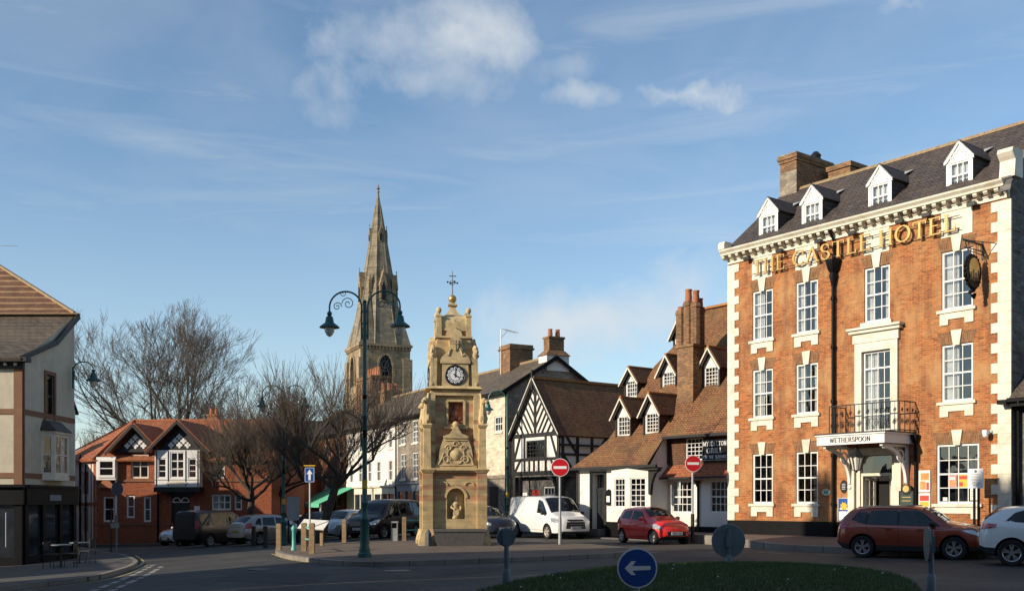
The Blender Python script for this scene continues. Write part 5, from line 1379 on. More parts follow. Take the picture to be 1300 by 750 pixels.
# ------------------------------------------------------------------ sandstone clock tower (local x along the clock face, y inwards)
def build_clock():
    T = at(577, 693, 37.2); zb = .12
    ang = R(8)
    cx = T.x-.12
    r = thing('clock_tower', 'yellow and red banded sandstone clock tower with a gilt ball and weather vane', 'clock tower', (cx, 38.0, zb), ang)
    k = 37.2/F
    Z = lambda py: (693-py)*k
    def ring(f, *a):
        """repeat a builder for the four faces"""
        for q in range(4):
            s0 = len(f.v); yield q; f.xf(Matrix.Rotation(R(90*q), 4, 'Z'), s0)
    S = MB(); Rd = MB(); Cv = MB()
    zl1 = Z(601)      # first ledge
    # --- base stage core, with round-headed niche on each face
    hw = .98
    def base_face(mb, zlo, zhi, niche):
        nx0, nx1, nz0, nzs, = -.30, .42, .95, 1.75
        yy = -hw
        if not niche:
            mb.face([(-hw, yy, zlo), (hw, yy, zlo), (hw, yy, zhi), (-hw, yy, zhi)]); return
    # walls by courses so that the red bands are real stone of another colour
    bands = [(0, 1.40, 0), (1.40, 1.60, 0), (1.60, 1.80, 1), (1.80, 2.0, 0), (2.0, 2.17, 1), (2.17, 2.40, 0), (2.40, zl1, 1)]
    ncx, nr, nz0, nzs = .05, .33, .95, 1.72
    for q in range(4):
        for z0, z1, red in bands:
            mb = Rd if red else S; s0 = len(mb.v)
            y = -hw
            top = nzs+nr
            if z1 <= nz0 or z0 >= top: mb.face([(-hw, y, z0), (hw, y, z0), (hw, y, z1), (-hw, y, z1)])
            else:
                # split the band around the arch outline
                def half(z):
                    if z <= nz0 or z >= top: return 0
                    if z <= nzs: return nr
                    return math.sqrt(max(0, nr*nr-(z-nzs)**2))
                zs = sorted(set([z0, z1]+[z for z in (nz0, nzs) if z0 < z < z1]+[z0+(z1-z0)*i/6 for i in range(7)]+([top] if z0 < top < z1 else [])))
                for i in range(len(zs)-1):
                    a, b = zs[i], zs[i+1]; zm = (a+b)/2
                    ha, hb = (half(a), half(b)) if nz0 < zm < top else (0, 0)
                    if nz0 < zm < nzs: ha = hb = nr
                    if ha == 0 and hb == 0: mb.face([(-hw, y, a), (hw, y, a), (hw, y, b), (-hw, y, b)])
                    else:
                        mb.face([(-hw, y, a), (ncx-ha, y, a), (ncx-hb, y, b), (-hw, y, b)]); mb.face([(ncx+ha, y, a), (hw, y, a), (hw, y, b), (ncx+hb, y, b)])
                        if mb is not None and hb >= 0: pass
            mb.xf(Matrix.Rotation(R(90*q), 4, 'Z'), s0)
        s0 = len(Cv.v)      # niche lining, surround and carved spout
        out = [(ncx-nr, nz0)]+[(ncx-nr, nzs)]+[(ncx+nr*math.cos(R(180-180*i/12)), nzs+nr*math.sin(R(180-180*i/12))) for i in range(1, 12)]+[(ncx+nr, nzs), (ncx+nr, nz0)]
        for i in range(len(out)):
            a, b = out[i], out[(i+1) % len(out)]
            Cv.face([(a[0], -hw, a[1]), (b[0], -hw, b[1]), (b[0], -hw+.28, b[1]), (a[0], -hw+.28, a[1])])
        Cv.face([(p[0], -hw+.28, p[1]) for p in out])
        for i in range(12):
            a0, a1 = R(180-180*i/12), R(180-180*(i+1)/12)
            Cv.bar((ncx+(nr+.05)*math.cos(a0), -hw-.01, nzs+(nr+.05)*math.sin(a0)), (ncx+(nr+.05)*math.cos(a1), -hw-.01, nzs+(nr+.05)*math.sin(a1)), .05+.001*(i % 3), .07)
        for i in range(12):
            a0, a1 = R(170-160*i/12), R(170-160*(i+1)/12)
            for sx in (-1, 1):
                Cv.bar((ncx+sx*.48+.17*math.cos(a0), -hw-.015, nzs+.42+.15*math.sin(a0)), (ncx+sx*.48+.17*math.cos(a1), -hw-.015, nzs+.42+.15*math.sin(a1)), .04, .035)
        # lion-like spout
        Cv.lathe([(.15, .96), (.16, 1.02), (.11, 1.06), (.13, 1.15), (.10, 1.30), (.12, 1.42), (.14, 1.50), (.09, 1.56), (.045, 1.60), (.075, 1.66), (.08, 1.73), (.05, 1.79), (.001, 1.81)], ncx, -hw+.16, 10)
        Cv.tube([(ncx-.12, -hw+.14, 1.50), (ncx-.17, -hw+.06, 1.36), (ncx-.04, -hw-.02, 1.30)], [.045, .04, .03], 6); Cv.tube([(ncx+.12, -hw+.14, 1.50), (ncx+.18, -hw+.08, 1.34), (ncx+.10, -hw+.02, 1.18)], [.045, .04, .03], 6)
        Cv.prism_y([(ncx-.10, 1.12), (ncx, 1.02), (ncx+.10, 1.12), (ncx+.10, 1.30), (ncx-.10, 1.30)], -hw-.02, -hw+.04)
        Cv.xf(Matrix.Rotation(R(90*q), 4, 'Z'), s0)
    # trough on the front face
    tr = MB(); tr.hexa([(-.72, -1.42, -.05), (.98, -1.42, -.05), (.98, -.99, -.05), (-.72, -.99, -.05)], [(-.78, -1.50, .50), (1.04, -1.50, .50), (1.04, -.99, .50), (-.78, -.99, .50)])
    tr.box(-.80, -1.53, .50, 1.06, -1.0, .60); tr.lathe([(.10, -.04), (.14, 0), (.11, .45), (.05, .55), (.01, .6)], -.98, -1.42, 8)
    tr.build('stone_trough', M['greystone'], r)
    # --- corner buttresses, splayed foot
    for q in range(4):
        for (mb, lst) in ((S, [(.0, 1.60), (1.80, 2.0), (2.17, 2.40)]), (Rd, [(1.60, 1.80), (2.0, 2.17), (2.40, zl1)])):
            s0 = len(mb.v)
            for z0, z1 in lst: mb.box(-1.16, -1.16, z0, -.80, -.80, z1)
            mb.xf(Matrix.Rotation(R(90*q), 4, 'Z'), s0)
        s0 = len(Cv.v)
        Cv.frus(-1.0, -1.0, 0, .16, .30, .30, .30, .30); Cv.frus(-1.0, -1.0, .16, .55, .30, .30, .20, .20)
        Cv.lathe([(.0001, .16), (.13, .2), (.15, .34), (.08, .46), (.02, .6)], -1.22, -.78, 8)
        # capital + tall pier with a beast on top at first stage corners
        Cv.frus(-.98, -.98, zl1-.02, zl1+.10, .20, .20, .27, .27)
        Cv.xf(Matrix.Rotation(R(90*q), 4, 'Z'), s0)
    Cv.box(-1.10, -1.10, zl1, 1.10, 1.10, zl1+.07); Cv.box(-1.17, -1.17, zl1+.07, 1.17, 1.17, zl1+.15)
    # --- second stage: striped shaft with recessed red relief panel
    z2 = Z(503); hw2 = .80
    n = 9; zz = [zl1+.15+(z2-zl1-.15)*i/n for i in range(n+1)]
    px0, px1, pz0, pz1 = -.26, .36, Z(541), Z(510)
    for q in range(4):
        for i in range(n):
            mb = Rd if i in (1, 3, 4, 7) else S; s0 = len(mb.v)
            z0, z1 = zz[i], zz[i+1]; y = -hw2
            cuts = sorted(set([z0, z1]+[c for c in (pz0, pz1) if z0 < c < z1]))
            for j in range(len(cuts)-1):
                a, b = cuts[j], cuts[j+1]
                if pz0 < (a+b)/2 < pz1: mb.face([(-hw2, y, a), (px0, y, a), (px0, y, b), (-hw2, y, b)]); mb.face([(px1, y, a), (hw2, y, a), (hw2, y, b), (px1, y, b)])
                else: mb.face([(-hw2, y, a), (hw2, y, a), (hw2, y, b), (-hw2, y, b)])
            mb.xf(Matrix.Rotation(R(90*q), 4, 'Z'), s0)
        s0 = len(Cv.v)
        for a, b in (((px0, pz0), (px1, pz0)), ((px1, pz0), (px1, pz1)), ((px1, pz1), (px0, pz1)), ((px0, pz1), (px0, pz0))):
            Cv.face([(a[0], -hw2, a[1]), (b[0], -hw2, b[1]), (b[0], -hw2+.22, b[1]), (a[0], -hw2+.22, a[1])])
            Cv.bar((a[0], -hw2-.02, a[1]), (b[0], -hw2-.02, b[1]), .06+.002*(a[0] > 0), .08)
        Cv.box((px0+px1)/2-.42, -hw2-.10, pz0-.14, (px0+px1)/2+.42, -hw2+.02, pz0-.05)
        Cv.xf(Matrix.Rotation(R(90*q), 4, 'Z'), s0)
    # relief panel
    rp = MB()
    for q in range(4):
        s0 = len(rp.v); xm = (px0+px1)/2; y = -hw2+.20; zm = (pz0+pz1)/2
        rp.face([(px0, y, pz0), (px1, y, pz0), (px1, y, pz1), (px0, y, pz1)])
        rp.ball((xm+.02, y-.02, zm+.22), .10, 10, 1.25); rp.ball((xm-.02, y, zm-.05), .17, 10, 1.1); rp.ball((xm+.05, y-.03, zm+.24), .05, 8); rp.ball((xm-.10, y-.02, zm-.2), .10, 8); rp.ball((xm+.13, y-.01, zm-.18), .11, 8); rp.ball((xm-.02, y-.06, zm+.08), .06, 8)
        rp.bar((px0+.05, y-.04, pz0+.10), (px1-.05, y-.04, pz0+.14), .06, .07)
        rp.xf(Matrix.Rotation(R(90*q), 4, 'Z'), s0)
    rp.build('relief_panel', M['redcarve'], r, 60)
    # scrolled pediment standing on the first ledge, each face
    for q in range(4):
        s0 = len(Cv.v); zc = zl1+.15; ht = Z(558)-zc
        prof = []
        for i in range(15):
            t = i/14; 
            w = .78-.34*sm(t*1.05)-.06*math.sin(t*math.pi*2); prof.append((w, zc+ht*t))
        P = [(.04+x, z) for x, z in prof]+[(.04-x, z) for x, z in prof[::-1]]
        Cv.prism_y(P, -1.02, -.80)
        zt = zc+ht
        Cv.prism_y([(-.40, zt), (.48, zt), (.50, zt+.08), (.26, zt+.16), (.14, zt+.34), (.10, zt+.42), (-.02, zt+.42), (-.06, zt+.34), (-.18, zt+.16), (-.42, zt+.08)], -1.06, -.80)
        Cv.ball((.04, -.94, zt+.50), .12, 10)
        # raised scrollwork
        for (ax, az, rr, sg) in ((-.30, zc+.30, .17, 1), (.38, zc+.30, .17, -1), (-.22, zc+.72, .13, -1), (.30, zc+.72, .13, 1), (.04, zc+.86, .13, 1)):
            pts = [(ax+sg*rr*(1-i/16)*math.cos(R(35*i)), -1.035, az+rr*(1-i/16)*math.sin(R(35*i))) for i in range(14)]
            Cv.tube(pts, .026, 5)
        Cv.lathe([(.001, -.10), (.15, -.07), (.22, -.02), (.24, .02)], .04, -1.0, 14, 'y', cz=zc+.48)
        Cv.tube([(.04+.30*math.cos(R(20*i)), -1.035, zc+.48+.34*math.sin(R(20*i))) for i in range(19)], .022, 5)
        for (ax, az, bx, bz) in ((-.60, zc+.12, -.40, zc+.55), (.68, zc+.12, .48, zc+.55), (-.55, zc+.10, .62, zc+.10), (-.34, zc+1.0, .42, zc+1.0)): Cv.tube([(ax, -1.03, az), ((ax+bx)/2+.03, -1.04, (az+bz)/2), (bx, -1.03, bz)], .022, 5)
        Cv.xf(Matrix.Rotation(R(90*q), 4, 'Z'), s0)
    # slim corner piers on the upper shaft, up to the clock stage
    zc0, zc1 = Z(503), Z(462)
    for q in range(4):
        s0 = len(Cv.v); s1 = len(Rd.v)
        Cv.box(-.96, -.96, zl1+.15, -.70, -.70, zc0)
        Cv.frus(-1.0, -1.0, zl1+.15, Z(545), .14, .14, .12, .12)
        zp = Z(545); Cv.frus(-1.0, -1.0, zp, zp+.10, .14, .14, .19, .19); Cv.frus(-1.0, -1.0, zp+.10, zp+.18, .19, .19, .10, .10)
        # seated beast holding a shield
        Cv.lathe([(.14, zp+.16), (.17, zp+.3), (.14, zp+.55), (.10, zp+.78), (.09, zp+.86)], -1.02, -1.02, 8)
        Cv.ball((-1.06, -1.06, zp+.98), .11, 8, 1.1); Cv.ball((-1.14, -1.14, zp+.94), .07, 8); Cv.ball((-1.10, -.96, zp+.35), .09, 8, 1.6); Cv.ball((-.96, -1.12, zp+.35), .09, 8, 1.6)
        Cv.bar((-1.0, -1.0, zp+.5), (-.93, -.93, zp+1.25), .06, .10)
        for z in (zl1+.55, zl1+1.0, zl1+1.75): Rd.box(-.965, -.965, z, -.695, -.695, z+.15)
        Cv.xf(Matrix.Rotation(R(90*q), 4, 'Z'), s0); Rd.xf(Matrix.Rotation(R(90*q), 4, 'Z'), s1)
    # ledge with inscription frieze
    Cv.box(-.94, -.94, zc0-.02, .94, .94, zc0+.07); Cv.box(-.86, -.86, zc0+.07, .86, .86, zc0+.22); Cv.box(-1.02, -1.02, zc0+.22, 1.02, 1.02, zc0+.32)
    for q in range(4):
        s0 = len(Cv.v)
        for j in range(2):
            x = -.5
            while x < .5:
                w = random.uniform(.02, .05); Cv.box(x, -.872, zc0+.10+.06*j, x+w, -.86, zc0+.135+.06*j); x += w+.02
        Cv.xf(Matrix.Rotation(R(90*q), 4, 'Z'), s0)
    # --- clock stage
    zk0 = zc0+.32; zk1 = Z(438); hk = .78
    S.box(-hk, -hk, zk0, hk, hk, zk1)
    zcl = Z(478); rc = .31
    for q in range(4):
        s0 = len(Cv.v)
        # projecting aedicule round the clock
        Cv.box(-.50, -.98, zk0, .58, -.70, Z(463)); Cv.box(-.58, -1.03, Z(463), .66, -.70, Z(463)+.08)
        P = [(-.60, Z(463)+.08), (.68, Z(463)+.08), (.62, Z(463)+.22), (.40, Z(463)+.42), (.28, Z(463)+.62), (.30, Z(463)+.86), (.16, Z(463)+.98), (.04, Z(463)+1.04), (-.08, Z(463)+.98), (-.22, Z(463)+.86), (-.20, Z(463)+.62), (-.32, Z(463)+.42), (-.54, Z(463)+.22)]
        Cv.prism_y(P, -1.0, -.70)
        zs = Z(463)+.64
        Cv.prism_y([(-.09, zs+.22), (-.09, zs-.05), (.04, zs-.2), (.17, zs-.05), (.17, zs+.22)][::1], -1.04, -.99)
        Cv.box(.02, -1.055, zs-.15, .06, -1.04, zs+.22); Cv.box(-.09, -1.055, zs+.06, .17, -1.041, zs+.10)
        for sx in (-1, 1): Cv.tube([(.04+sx*(.18+.2*i/8), -1.01, Z(463)+.5-.25*i/8+.06*math.sin(i)) for i in range(9)], .035, 5)
        # twin shafts and gargoyle scroll at each clock corner
        Cv.lathe([(.09, zk0), (.12, zk0+.06), (.085, zk0+.14), (.085, zk1-.55), (.13, zk1-.45), (.13, zk1-.38), (.10, zk1-.30), (.13, zk1-.15), (.06, zk1-.04)], -.90, -.90, 10)
        Cv.ball((-.95, -.95, zk1-.28), .09, 8, 1.4); Cv.ball((-1.0, -.92, zk1-.14), .06, 8); Cv.ball((-.92, -1.0, zk1-.42), .06, 8)
        Cv.box(-.98, -.98, zk0, -.72, -.72, zk1-.5)
        Cv.xf(Matrix.Rotation(R(90*q), 4, 'Z'), s0)
    # --- attic block and ogee cap
    za = Z(440)
    S.box(-.72, -.72, za, .72, .72, za+.30); Cv.box(-.80, -.80, za+.30, .80, .80, za+.37)
    Rd.box(-.62, -.62, za+.37, .62, .62, Z(420)); Cv.box(-.70, -.70, Z(420), .70, .70, Z(420)+.09)
    z0 = Z(420)+.09; H = Z(385)-z0
    prof = [(.68, 0), (.68, .22), (.66, .32), (.61, .41), (.52, .50), (.38, .58), (.26, .66), (.19, .76), (.14, .88), (.12, 1.0)]
    for i in range(len(prof)-1):
        a, b = prof[i], prof[i+1]; Cv.frus(0, 0, z0+a[1]*H, z0+b[1]*H, a[0], a[0], b[0], b[0])
    for q in range(4):
        s0 = len(Cv.v)
        Cv.frus(-.64, -.64, za+.30, z0+.42, .12, .12, .10, .10); Cv.frus(-.64, -.64, z0+.42, z0+.49, .13, .13, .13, .13); Cv.lathe([(.04, z0+.47), (.06, z0+.53), (.03, z0+.57)], -.64, -.64, 8); Cv.ball((-.64, -.64, z0+.65), .12, 10)
        Cv.lathe([(.0, -.03), (.16, -.01), (.20, .02)], 0, -.655, 14, 'y', cz=z0+.16)
        Cv.prism_y([(-.36, za+.37), (.36, za+.37), (.30, za+.55), (.12, za+.62), (0, za+.72), (-.12, za+.62), (-.30, za+.55)], -.80, -.60)
        Cv.xf(Matrix.Rotation(R(90*q), 4, 'Z'), s0)
    zt = z0+H; Cv.frus(0, 0, zt, zt+.06, .20, .20, .20, .20); Cv.lathe([(.16, zt+.06), (.10, zt+.12)], 0, 0, 12)
    for m_ in (S, Rd, Cv):
        for i_, v_ in enumerate(m_.v):
            if v_[2] > zk0-.001: f_ = .90-.05*min(1, (v_[2]-zk0)/(zk1-zk0)); m_.v[i_] = (v_[0]*f_, v_[1]*f_, v_[2])
    ds = Matrix.Translation((-.01, .115, 0))
    S.build('shaft', M['sand'], r); Rd.build('red_bands', M['redstone'], r); Cv.build('carved_dressing', M['sandcarve'], r, 35)
    # clock faces
    for q in range(4):
        d = MB(); d.lathe([(rc+.05, -.035), (rc+.05, 0)], .04, -.98, 32, 'y', cz=zcl); d.xf(Matrix.Rotation(R(90*q), 4, 'Z') @ ds)
        cf = d.build('clock_face', M['clockblack'], r)
        def put(nm, mat, fn):
            m2 = MB(); fn(m2); m2.xf(Matrix.Rotation(R(90*q), 4, 'Z') @ ds); m2.build(nm, mat, cf)
        def white(m2):
            m2.lathe([(.0001, -.042), (rc*.60, -.042), (rc*.60, -.036)], .04, -.98, 28, 'y', cz=zcl)
            for h in range(12):
                a = R(30*h); cx_, cz_ = .04+rc*.80*math.sin(a), zcl+rc*.80*math.cos(a)
                m2.lathe([(.0001, -.040), (.056, -.040), (.056, -.036)], cx_, -.98, 10, 'y', cz=cz_)
        put('dial', M['signwhite'], white)
        def nums(m2):
            for h in range(12):
                a = R(30*h); u = Vector((math.sin(a), 0, math.cos(a))); c = Vector((.04, -1.024, zcl))
                m2.bar(c+u*rc*.70, c+u*rc*.92, .018, .004, up=(0, 1, 0))
            for (a, l, w) in ((R(4), rc*.86, .03), (R(122), rc*.55, .042)):
                u = Vector((math.sin(a), 0, math.cos(a))); c = Vector((.04, -1.030, zcl)); m2.bar(c-u*.08, c+u*l, w, .006, up=(0, 1, 0))
        put('hands', M['clockblack'], nums)
        put('bezel', M['darkmetal'], lambda m2: m2.tube([(.04+(rc+.05)*math.cos(2*math.pi*i/32), -1.01, zcl+(rc+.05)*math.sin(2*math.pi*i/32)) for i in range(33)], .022, 6, False))
    # gilt ball and weather vane
    g = MB(); g.ball((0, 0, zt+.27), .155, 16); g.build('gilt_ball', M['gold'], r, 60)
    g = MB(); g.tube([(0, 0, zt+.4), (0, 0, zt+1.30)], [.022, .012], 6)
    zz_ = zt+.88
    for a in (0, 90):
        c, s_ = math.cos(R(a+20)), math.sin(R(a+20)); g.bar((-.2*c, -.2*s_, zz_), (.2*c, .2*s_, zz_), .02, .02)
        for sg in (-1, 1): g.ball((sg*.2*c, sg*.2*s_, zz_), .035, 6)
    for k_ in range(8): a0 = R(45*k_); g.bar((.09*math.cos(a0), 0, zz_+.09*math.sin(a0)), (.09*math.cos(a0+R(45)), 0, zz_+.09*math.sin(a0+R(45))), .015, .015)
    g.bar((-.12, 0, zt+1.12), (.14, 0, zt+1.12), .012, .03); g.build('weather_vane', M['darkmetal'], r)
    # stepped plinth
    g = MB(); g.box(-1.42, -1.42, -.12, 1.42, 1.42, .0); g.build('step', M['greystone'], r)
M['clockblack'] = plain('clock_black', (.02, .022, .03), .4)
build_clock()

# ------------------------------------------------------------------ distant church: square tower and broach spire
def build_church():
    Y = 140.0; k = 144.0/F; zb = -1.0
    cx = (480-HX)*k
    r = thing('church', 'distant stone church tower with a tall broach spire behind the street lamp', 'church', (cx, Y+4, zb), R(24))
    Z = lambda py: CAMH-(py-HY)*k-zb
    hw = 3.55; zt = Z(441)
    S = MB()
    # tower walls with pointed openings
    oz0, oz1, oza, ow = Z(492), Z(472), Z(454), .98
    for q in range(4):
        s0 = len(S.v); y = -hw
        S.face([(-hw, y, 0), (hw, y, 0), (hw, y, oz0), (-hw, y, oz0)])
        n = 10; zs = [oz0, oz1]+[oz1+(oza-oz1)*i/8 for i in range(1, 9)]
        def half(z):
            if z <= oz1: return ow
            t = (z-oz1)/(oza-oz1); return ow*math.sqrt(max(0, 1-t**1.7))
        for i in range(len(zs)-1):
            a, b = zs[i], zs[i+1]; ha, hb = half(a), half(b)
            S.face([(-hw, y, a), (-ha, y, a), (-hb, y, b), (-hw, y, b)]); S.face([(ha, y, a), (hw, y, a), (hw, y, b), (hb, y, b)])
            for sg in (-1, 1): S.face([(sg*ha, y, a), (sg*ha, y+.7, a), (sg*hb, y+.7, b), (sg*hb, y, b)])
            for sg in (-1, 1): S.bar((sg*(ha+.15), y-.08, a), (sg*(hb+.15), y-.08, b), .25, .3)
        S.face([(-hw, y, oza), (hw, y, oza), (hw, y, zt), (-hw, y, zt)])
        S.box(-hw-.25, -hw-.25, 0, -hw+1.1, -hw+.1, zt-2.0); S.box(-hw-.25, -hw+.1, 0, -hw+.1, -hw+1.1, zt-2.0)
        # corbel table
        for i in range(15): x = -hw+.25+i*.47; S.box(x, -hw-.22, zt-.75, x+.24, -hw, zt-.35)
        S.xf(Matrix.Rotation(R(90*q), 4, 'Z'), s0)
    S.box(-hw-.28, -hw-.28, zt-.35, hw+.28, hw+.28, zt)
    S.build('tower', M['church'], r)
    L = MB()
    for q in range(4):
        s0 = len(L.v); y = -hw+.45
        L.face([(-ow, y+.2, oz0), (ow, y+.2, oz0), (ow, y+.2, oza), (-ow, y+.2, oza)])
        L.xf(Matrix.Rotation(R(90*q), 4, 'Z'), s0)
    L.build('belfry_opening', M['dark'], r)
    L = MB()
    for q in range(4):
        s0 = len(L.v); y = -hw+.3; zc = Z(466)
        for rr in (.95, .55): L.tube([(rr*math.cos(R(15*i)), y, zc+rr*math.sin(R(15*i))) for i in range(25)], .07, 5, False)
        for i in range(12): a = R(30*i); L.bar((.3*math.cos(a), y, zc+.3*math.sin(a)), (.92*math.cos(a), y, zc+.92*math.sin(a)), .05, .10)
        L.bar((-.1, y-.1, zc-.1), (.5, y-.1, zc+.6), .08, .08)
        for i in range(3): z = oz0+.2+i*.45; L.bar((-ow, y, z), (ow, y, z), .06, .12)
        for x in (-.5, 0, .5): L.bar((x, y, oz0), (x, y, oz1-.2), .07, .07)
        L.xf(Matrix.Rotation(R(90*q), 4, 'Z'), s0)
    L.build('skeleton_clock', M['galvdark'], r)
    # broach spire: octagon rising from the square
    za = Z(241); P = MB(); ht = za-zt
    b = hw+.1
    oc = [(b*math.tan(R(22.5)), -b), (b, -b*math.tan(R(22.5))), (b, b*math.tan(R(22.5))), (b*math.tan(R(22.5)), b), (-b*math.tan(R(22.5)), b), (-b, b*math.tan(R(22.5))), (-b, -b*math.tan(R(22.5))), (-b*math.tan(R(22.5)), -b)]
    def sc(t): return (1-t)*(1-.06*math.sin(t*math.pi))
    n = 14
    for i in range(n):
        t0, t1 = i/n, (i+1)/n
        for j in range(8):
            p, q = oc[j], oc[(j+1) % 8]; f0, f1 = sc(t0), max(sc(t1), .012)
            P.face([(p[0]*f0, p[1]*f0, zt+ht*t0), (q[0]*f0, q[1]*f0, zt+ht*t0), (q[0]*f1, q[1]*f1, zt+ht*t1), (p[0]*f1, p[1]*f1, zt+ht*t1)])
    for sx in (-1, 1):
        for sy in (-1, 1):       # broaches
            th = .30; f = sc(th)
            tip = (sx*b*.70*f, sy*b*.70*f, zt+ht*th+1.2)
            a = (sx*b, sy*b, zt); e1 = (sx*b*math.tan(R(22.5)), sy*b, zt); e2 = (sx*b, sy*b*math.tan(R(22.5)), zt)
            P.face([a, e1, tip]); P.face([e2, a, tip]); P.face([e1, e2, tip])
    # ribs along the edges
    for j in range(8):
        p = oc[j]; P.tube([(p[0]*sc(t)*1.0, p[1]*sc(t)*1.0, zt+ht*t) for t in [i/10 for i in range(10)]], [.12*(1-t*.7) for t in [i/10 for i in range(10)]], 4)
    sp = P.build('spire', M['spire'], r)
    # lucarnes, two tiers, and corner pinnacles
    def lucarne(q, t, w, h, o_):
        mb = MB(); z = zt+ht*t; y = -b*sc(t)
        mb.box(-w/2, y-o_, z, w/2, y+1.2, z+h*.55)
        mb.prism_y([(-w/2-.10, z+h*.5), (w/2+.10, z+h*.5), (0, z+h)], y-o_-.08, y+1.6)
        mb.lathe([(.08, z+h-.1), (.04, z+h+.3), (.10, z+h+.4), (.01, z+h+.6)], 0, y-o_, 6)
        mb.xf(Matrix.Rotation(R(90*q), 4, 'Z')); o = mb.build('lucarne', M['church'], sp)
        m2 = MB(); m2.prism_y([(-w*.28, z+.2), (w*.28, z+.2), (w*.28, z+h*.42), (0, z+h*.66), (-w*.28, z+h*.42)], y-o_-.11, y-o_-.005)
        m2.xf(Matrix.Rotation(R(90*q), 4, 'Z')); m2.build('louvre_opening', M['dark'], sp)
    for q in range(4): lucarne(q, .27, 1.0, 4.4, .15); lucarne((q), .66, .45, 2.0, .06)
    P = MB()
    for sx in (-1, 1):
        for sy in (-1, 1):
            f = sc(.33)*b*.72; z = zt+ht*.33
            P.frus(sx*f, sy*f, z, z+1.6, .26, .26, .22, .22); P.frus(sx*f, sy*f, z+1.6, z+1.75, .30, .30, .30, .30); P.frus(sx*f, sy*f, z+1.75, z+2.8, .22, .22, .02, .02)
    P.build('pinnacles', M['church'], sp)
    P = MB(); P.lathe([(.10, za-.6), (.22, za-.3), (.10, za), (.26, za+.1), (.02, za+.8)], 0, 0, 8); P.build('finial', M['church'], sp)
    P = MB(); P.box(3.6, -3, 0, 20, 3.5, 10); P.slab([(3.6, -3.3, 9.9), (20, -3.3, 9.9), (20, .25, 15), (3.6, .25, 15)], .2); P.slab([(20, 3.8, 9.9), (3.6, 3.8, 9.9), (3.6, .25, 15), (20, .25, 15)], .2); P.build('nave', M['church'], r)
M['galvdark'] = plain('weathered_clock_metal', (.10, .11, .12), .6)
build_church()
# ------------------------------------------------------------------ leafless trees: every limb and twig is a tapered branch
def grow(rng, segs, p, d, L, r, lvl, maxl, spread, up, twist, rmin, ratio=.78, kids=(2, 3)):
    n = 4 if lvl < 3 else 3; pts = [p.copy()]; rad = [r]; q = p.copy(); dd = d.copy()
    for i in range(n):
        dd = (dd+Vector((rng.uniform(-1, 1), rng.uniform(-1, 1), rng.uniform(-.8, 1)))*twist+Vector((0, 0, up))).normalized()
        q = q+dd*(L/n); pts.append(q.copy()); rad.append(max(rmin, r*(1-(1-ratio)*(i+1)/n)))
    segs.append((pts, rad, lvl))
    if lvl >= maxl: return
    k = rng.randint(*kids)
    for j in range(k):
        ax = Vector((rng.uniform(-1, 1), rng.uniform(-1, 1), rng.uniform(-.3, .6)))
        ax = (ax-dd*ax.dot(dd)); 
        if ax.length < .1: continue
        ax.normalize(); sp = spread*rng.uniform(.55, 1.25)*(0.45 if j == 0 else 1)
        nd_ = (dd*math.cos(sp)+ax*math.sin(sp)).normalized()
        grow(rng, segs, q, nd_, L*rng.uniform(.68, .88), max(rmin, rad[-1]*(.88 if j == 0 else rng.uniform(.55, .75))), lvl+1, maxl, spread, up, twist, rmin, ratio, kids)
    if lvl >= 1:      # side shoots along the limb
        for t in (1, 2):
            if rng.random() < .62 and t < len(pts):
                ax = Vector((rng.uniform(-1, 1), rng.uniform(-1, 1), rng.uniform(-.1, .8))).normalized()
                nd_ = (d*.55+ax*.85).normalized()
                grow(rng, segs, pts[t], nd_, L*.62, max(rmin, rad[t]*.45), lvl+2, maxl, spread, up, twist, rmin, ratio, kids)
def make_tree(name, label, base, segs, thick, mats, group=None, rz=0, split=2):
    r = thing(name, label, 'tree', base, rz, group)
    a = MB(); b = MB()
    for pts, rad, lvl in segs:
        if lvl <= split: a.tube(pts, rad, 8 if lvl == 0 else 6, False)
        else: b.tube(pts, rad, 3, False)
    a.build('trunk', mats[0], r, 0); 
    if b.v: b.build('crown', mats[1], r, 0)
    return r
def bark(name, c1, c2):
    m, nt, b = newmat(name); tc = nt.nodes.new('ShaderNodeTexCoord')
    mp = nd(nt, 'ShaderNodeMapping'); mp.inputs['Scale'].default_value = (3, 3, .8); nt.links.new(tc.outputs['Object'], mp.inputs[0])
    n = noise(nt, mp.outputs[0], 3, 8, .7)
    nt.links.new(ramp(nt, n, [(.3, c1), (.7, c2)]), b.inputs['Base Color']); b.inputs['Roughness'].default_value = .9; bump(nt, b, n, .8, .03); return m
M['bark'] = bark('bark', (.05, .042, .03), (.12, .10, .07)); M['twig'] = plain('twig_bark', (.105, .084, .064), .85, var=.3)
M['redtwig'] = plain('reddish_twig_bark', (.11, .085, .065), .85, var=.3); M['darkbark'] = bark('dark_bark', (.028, .024, .02), (.065, .055, .042))

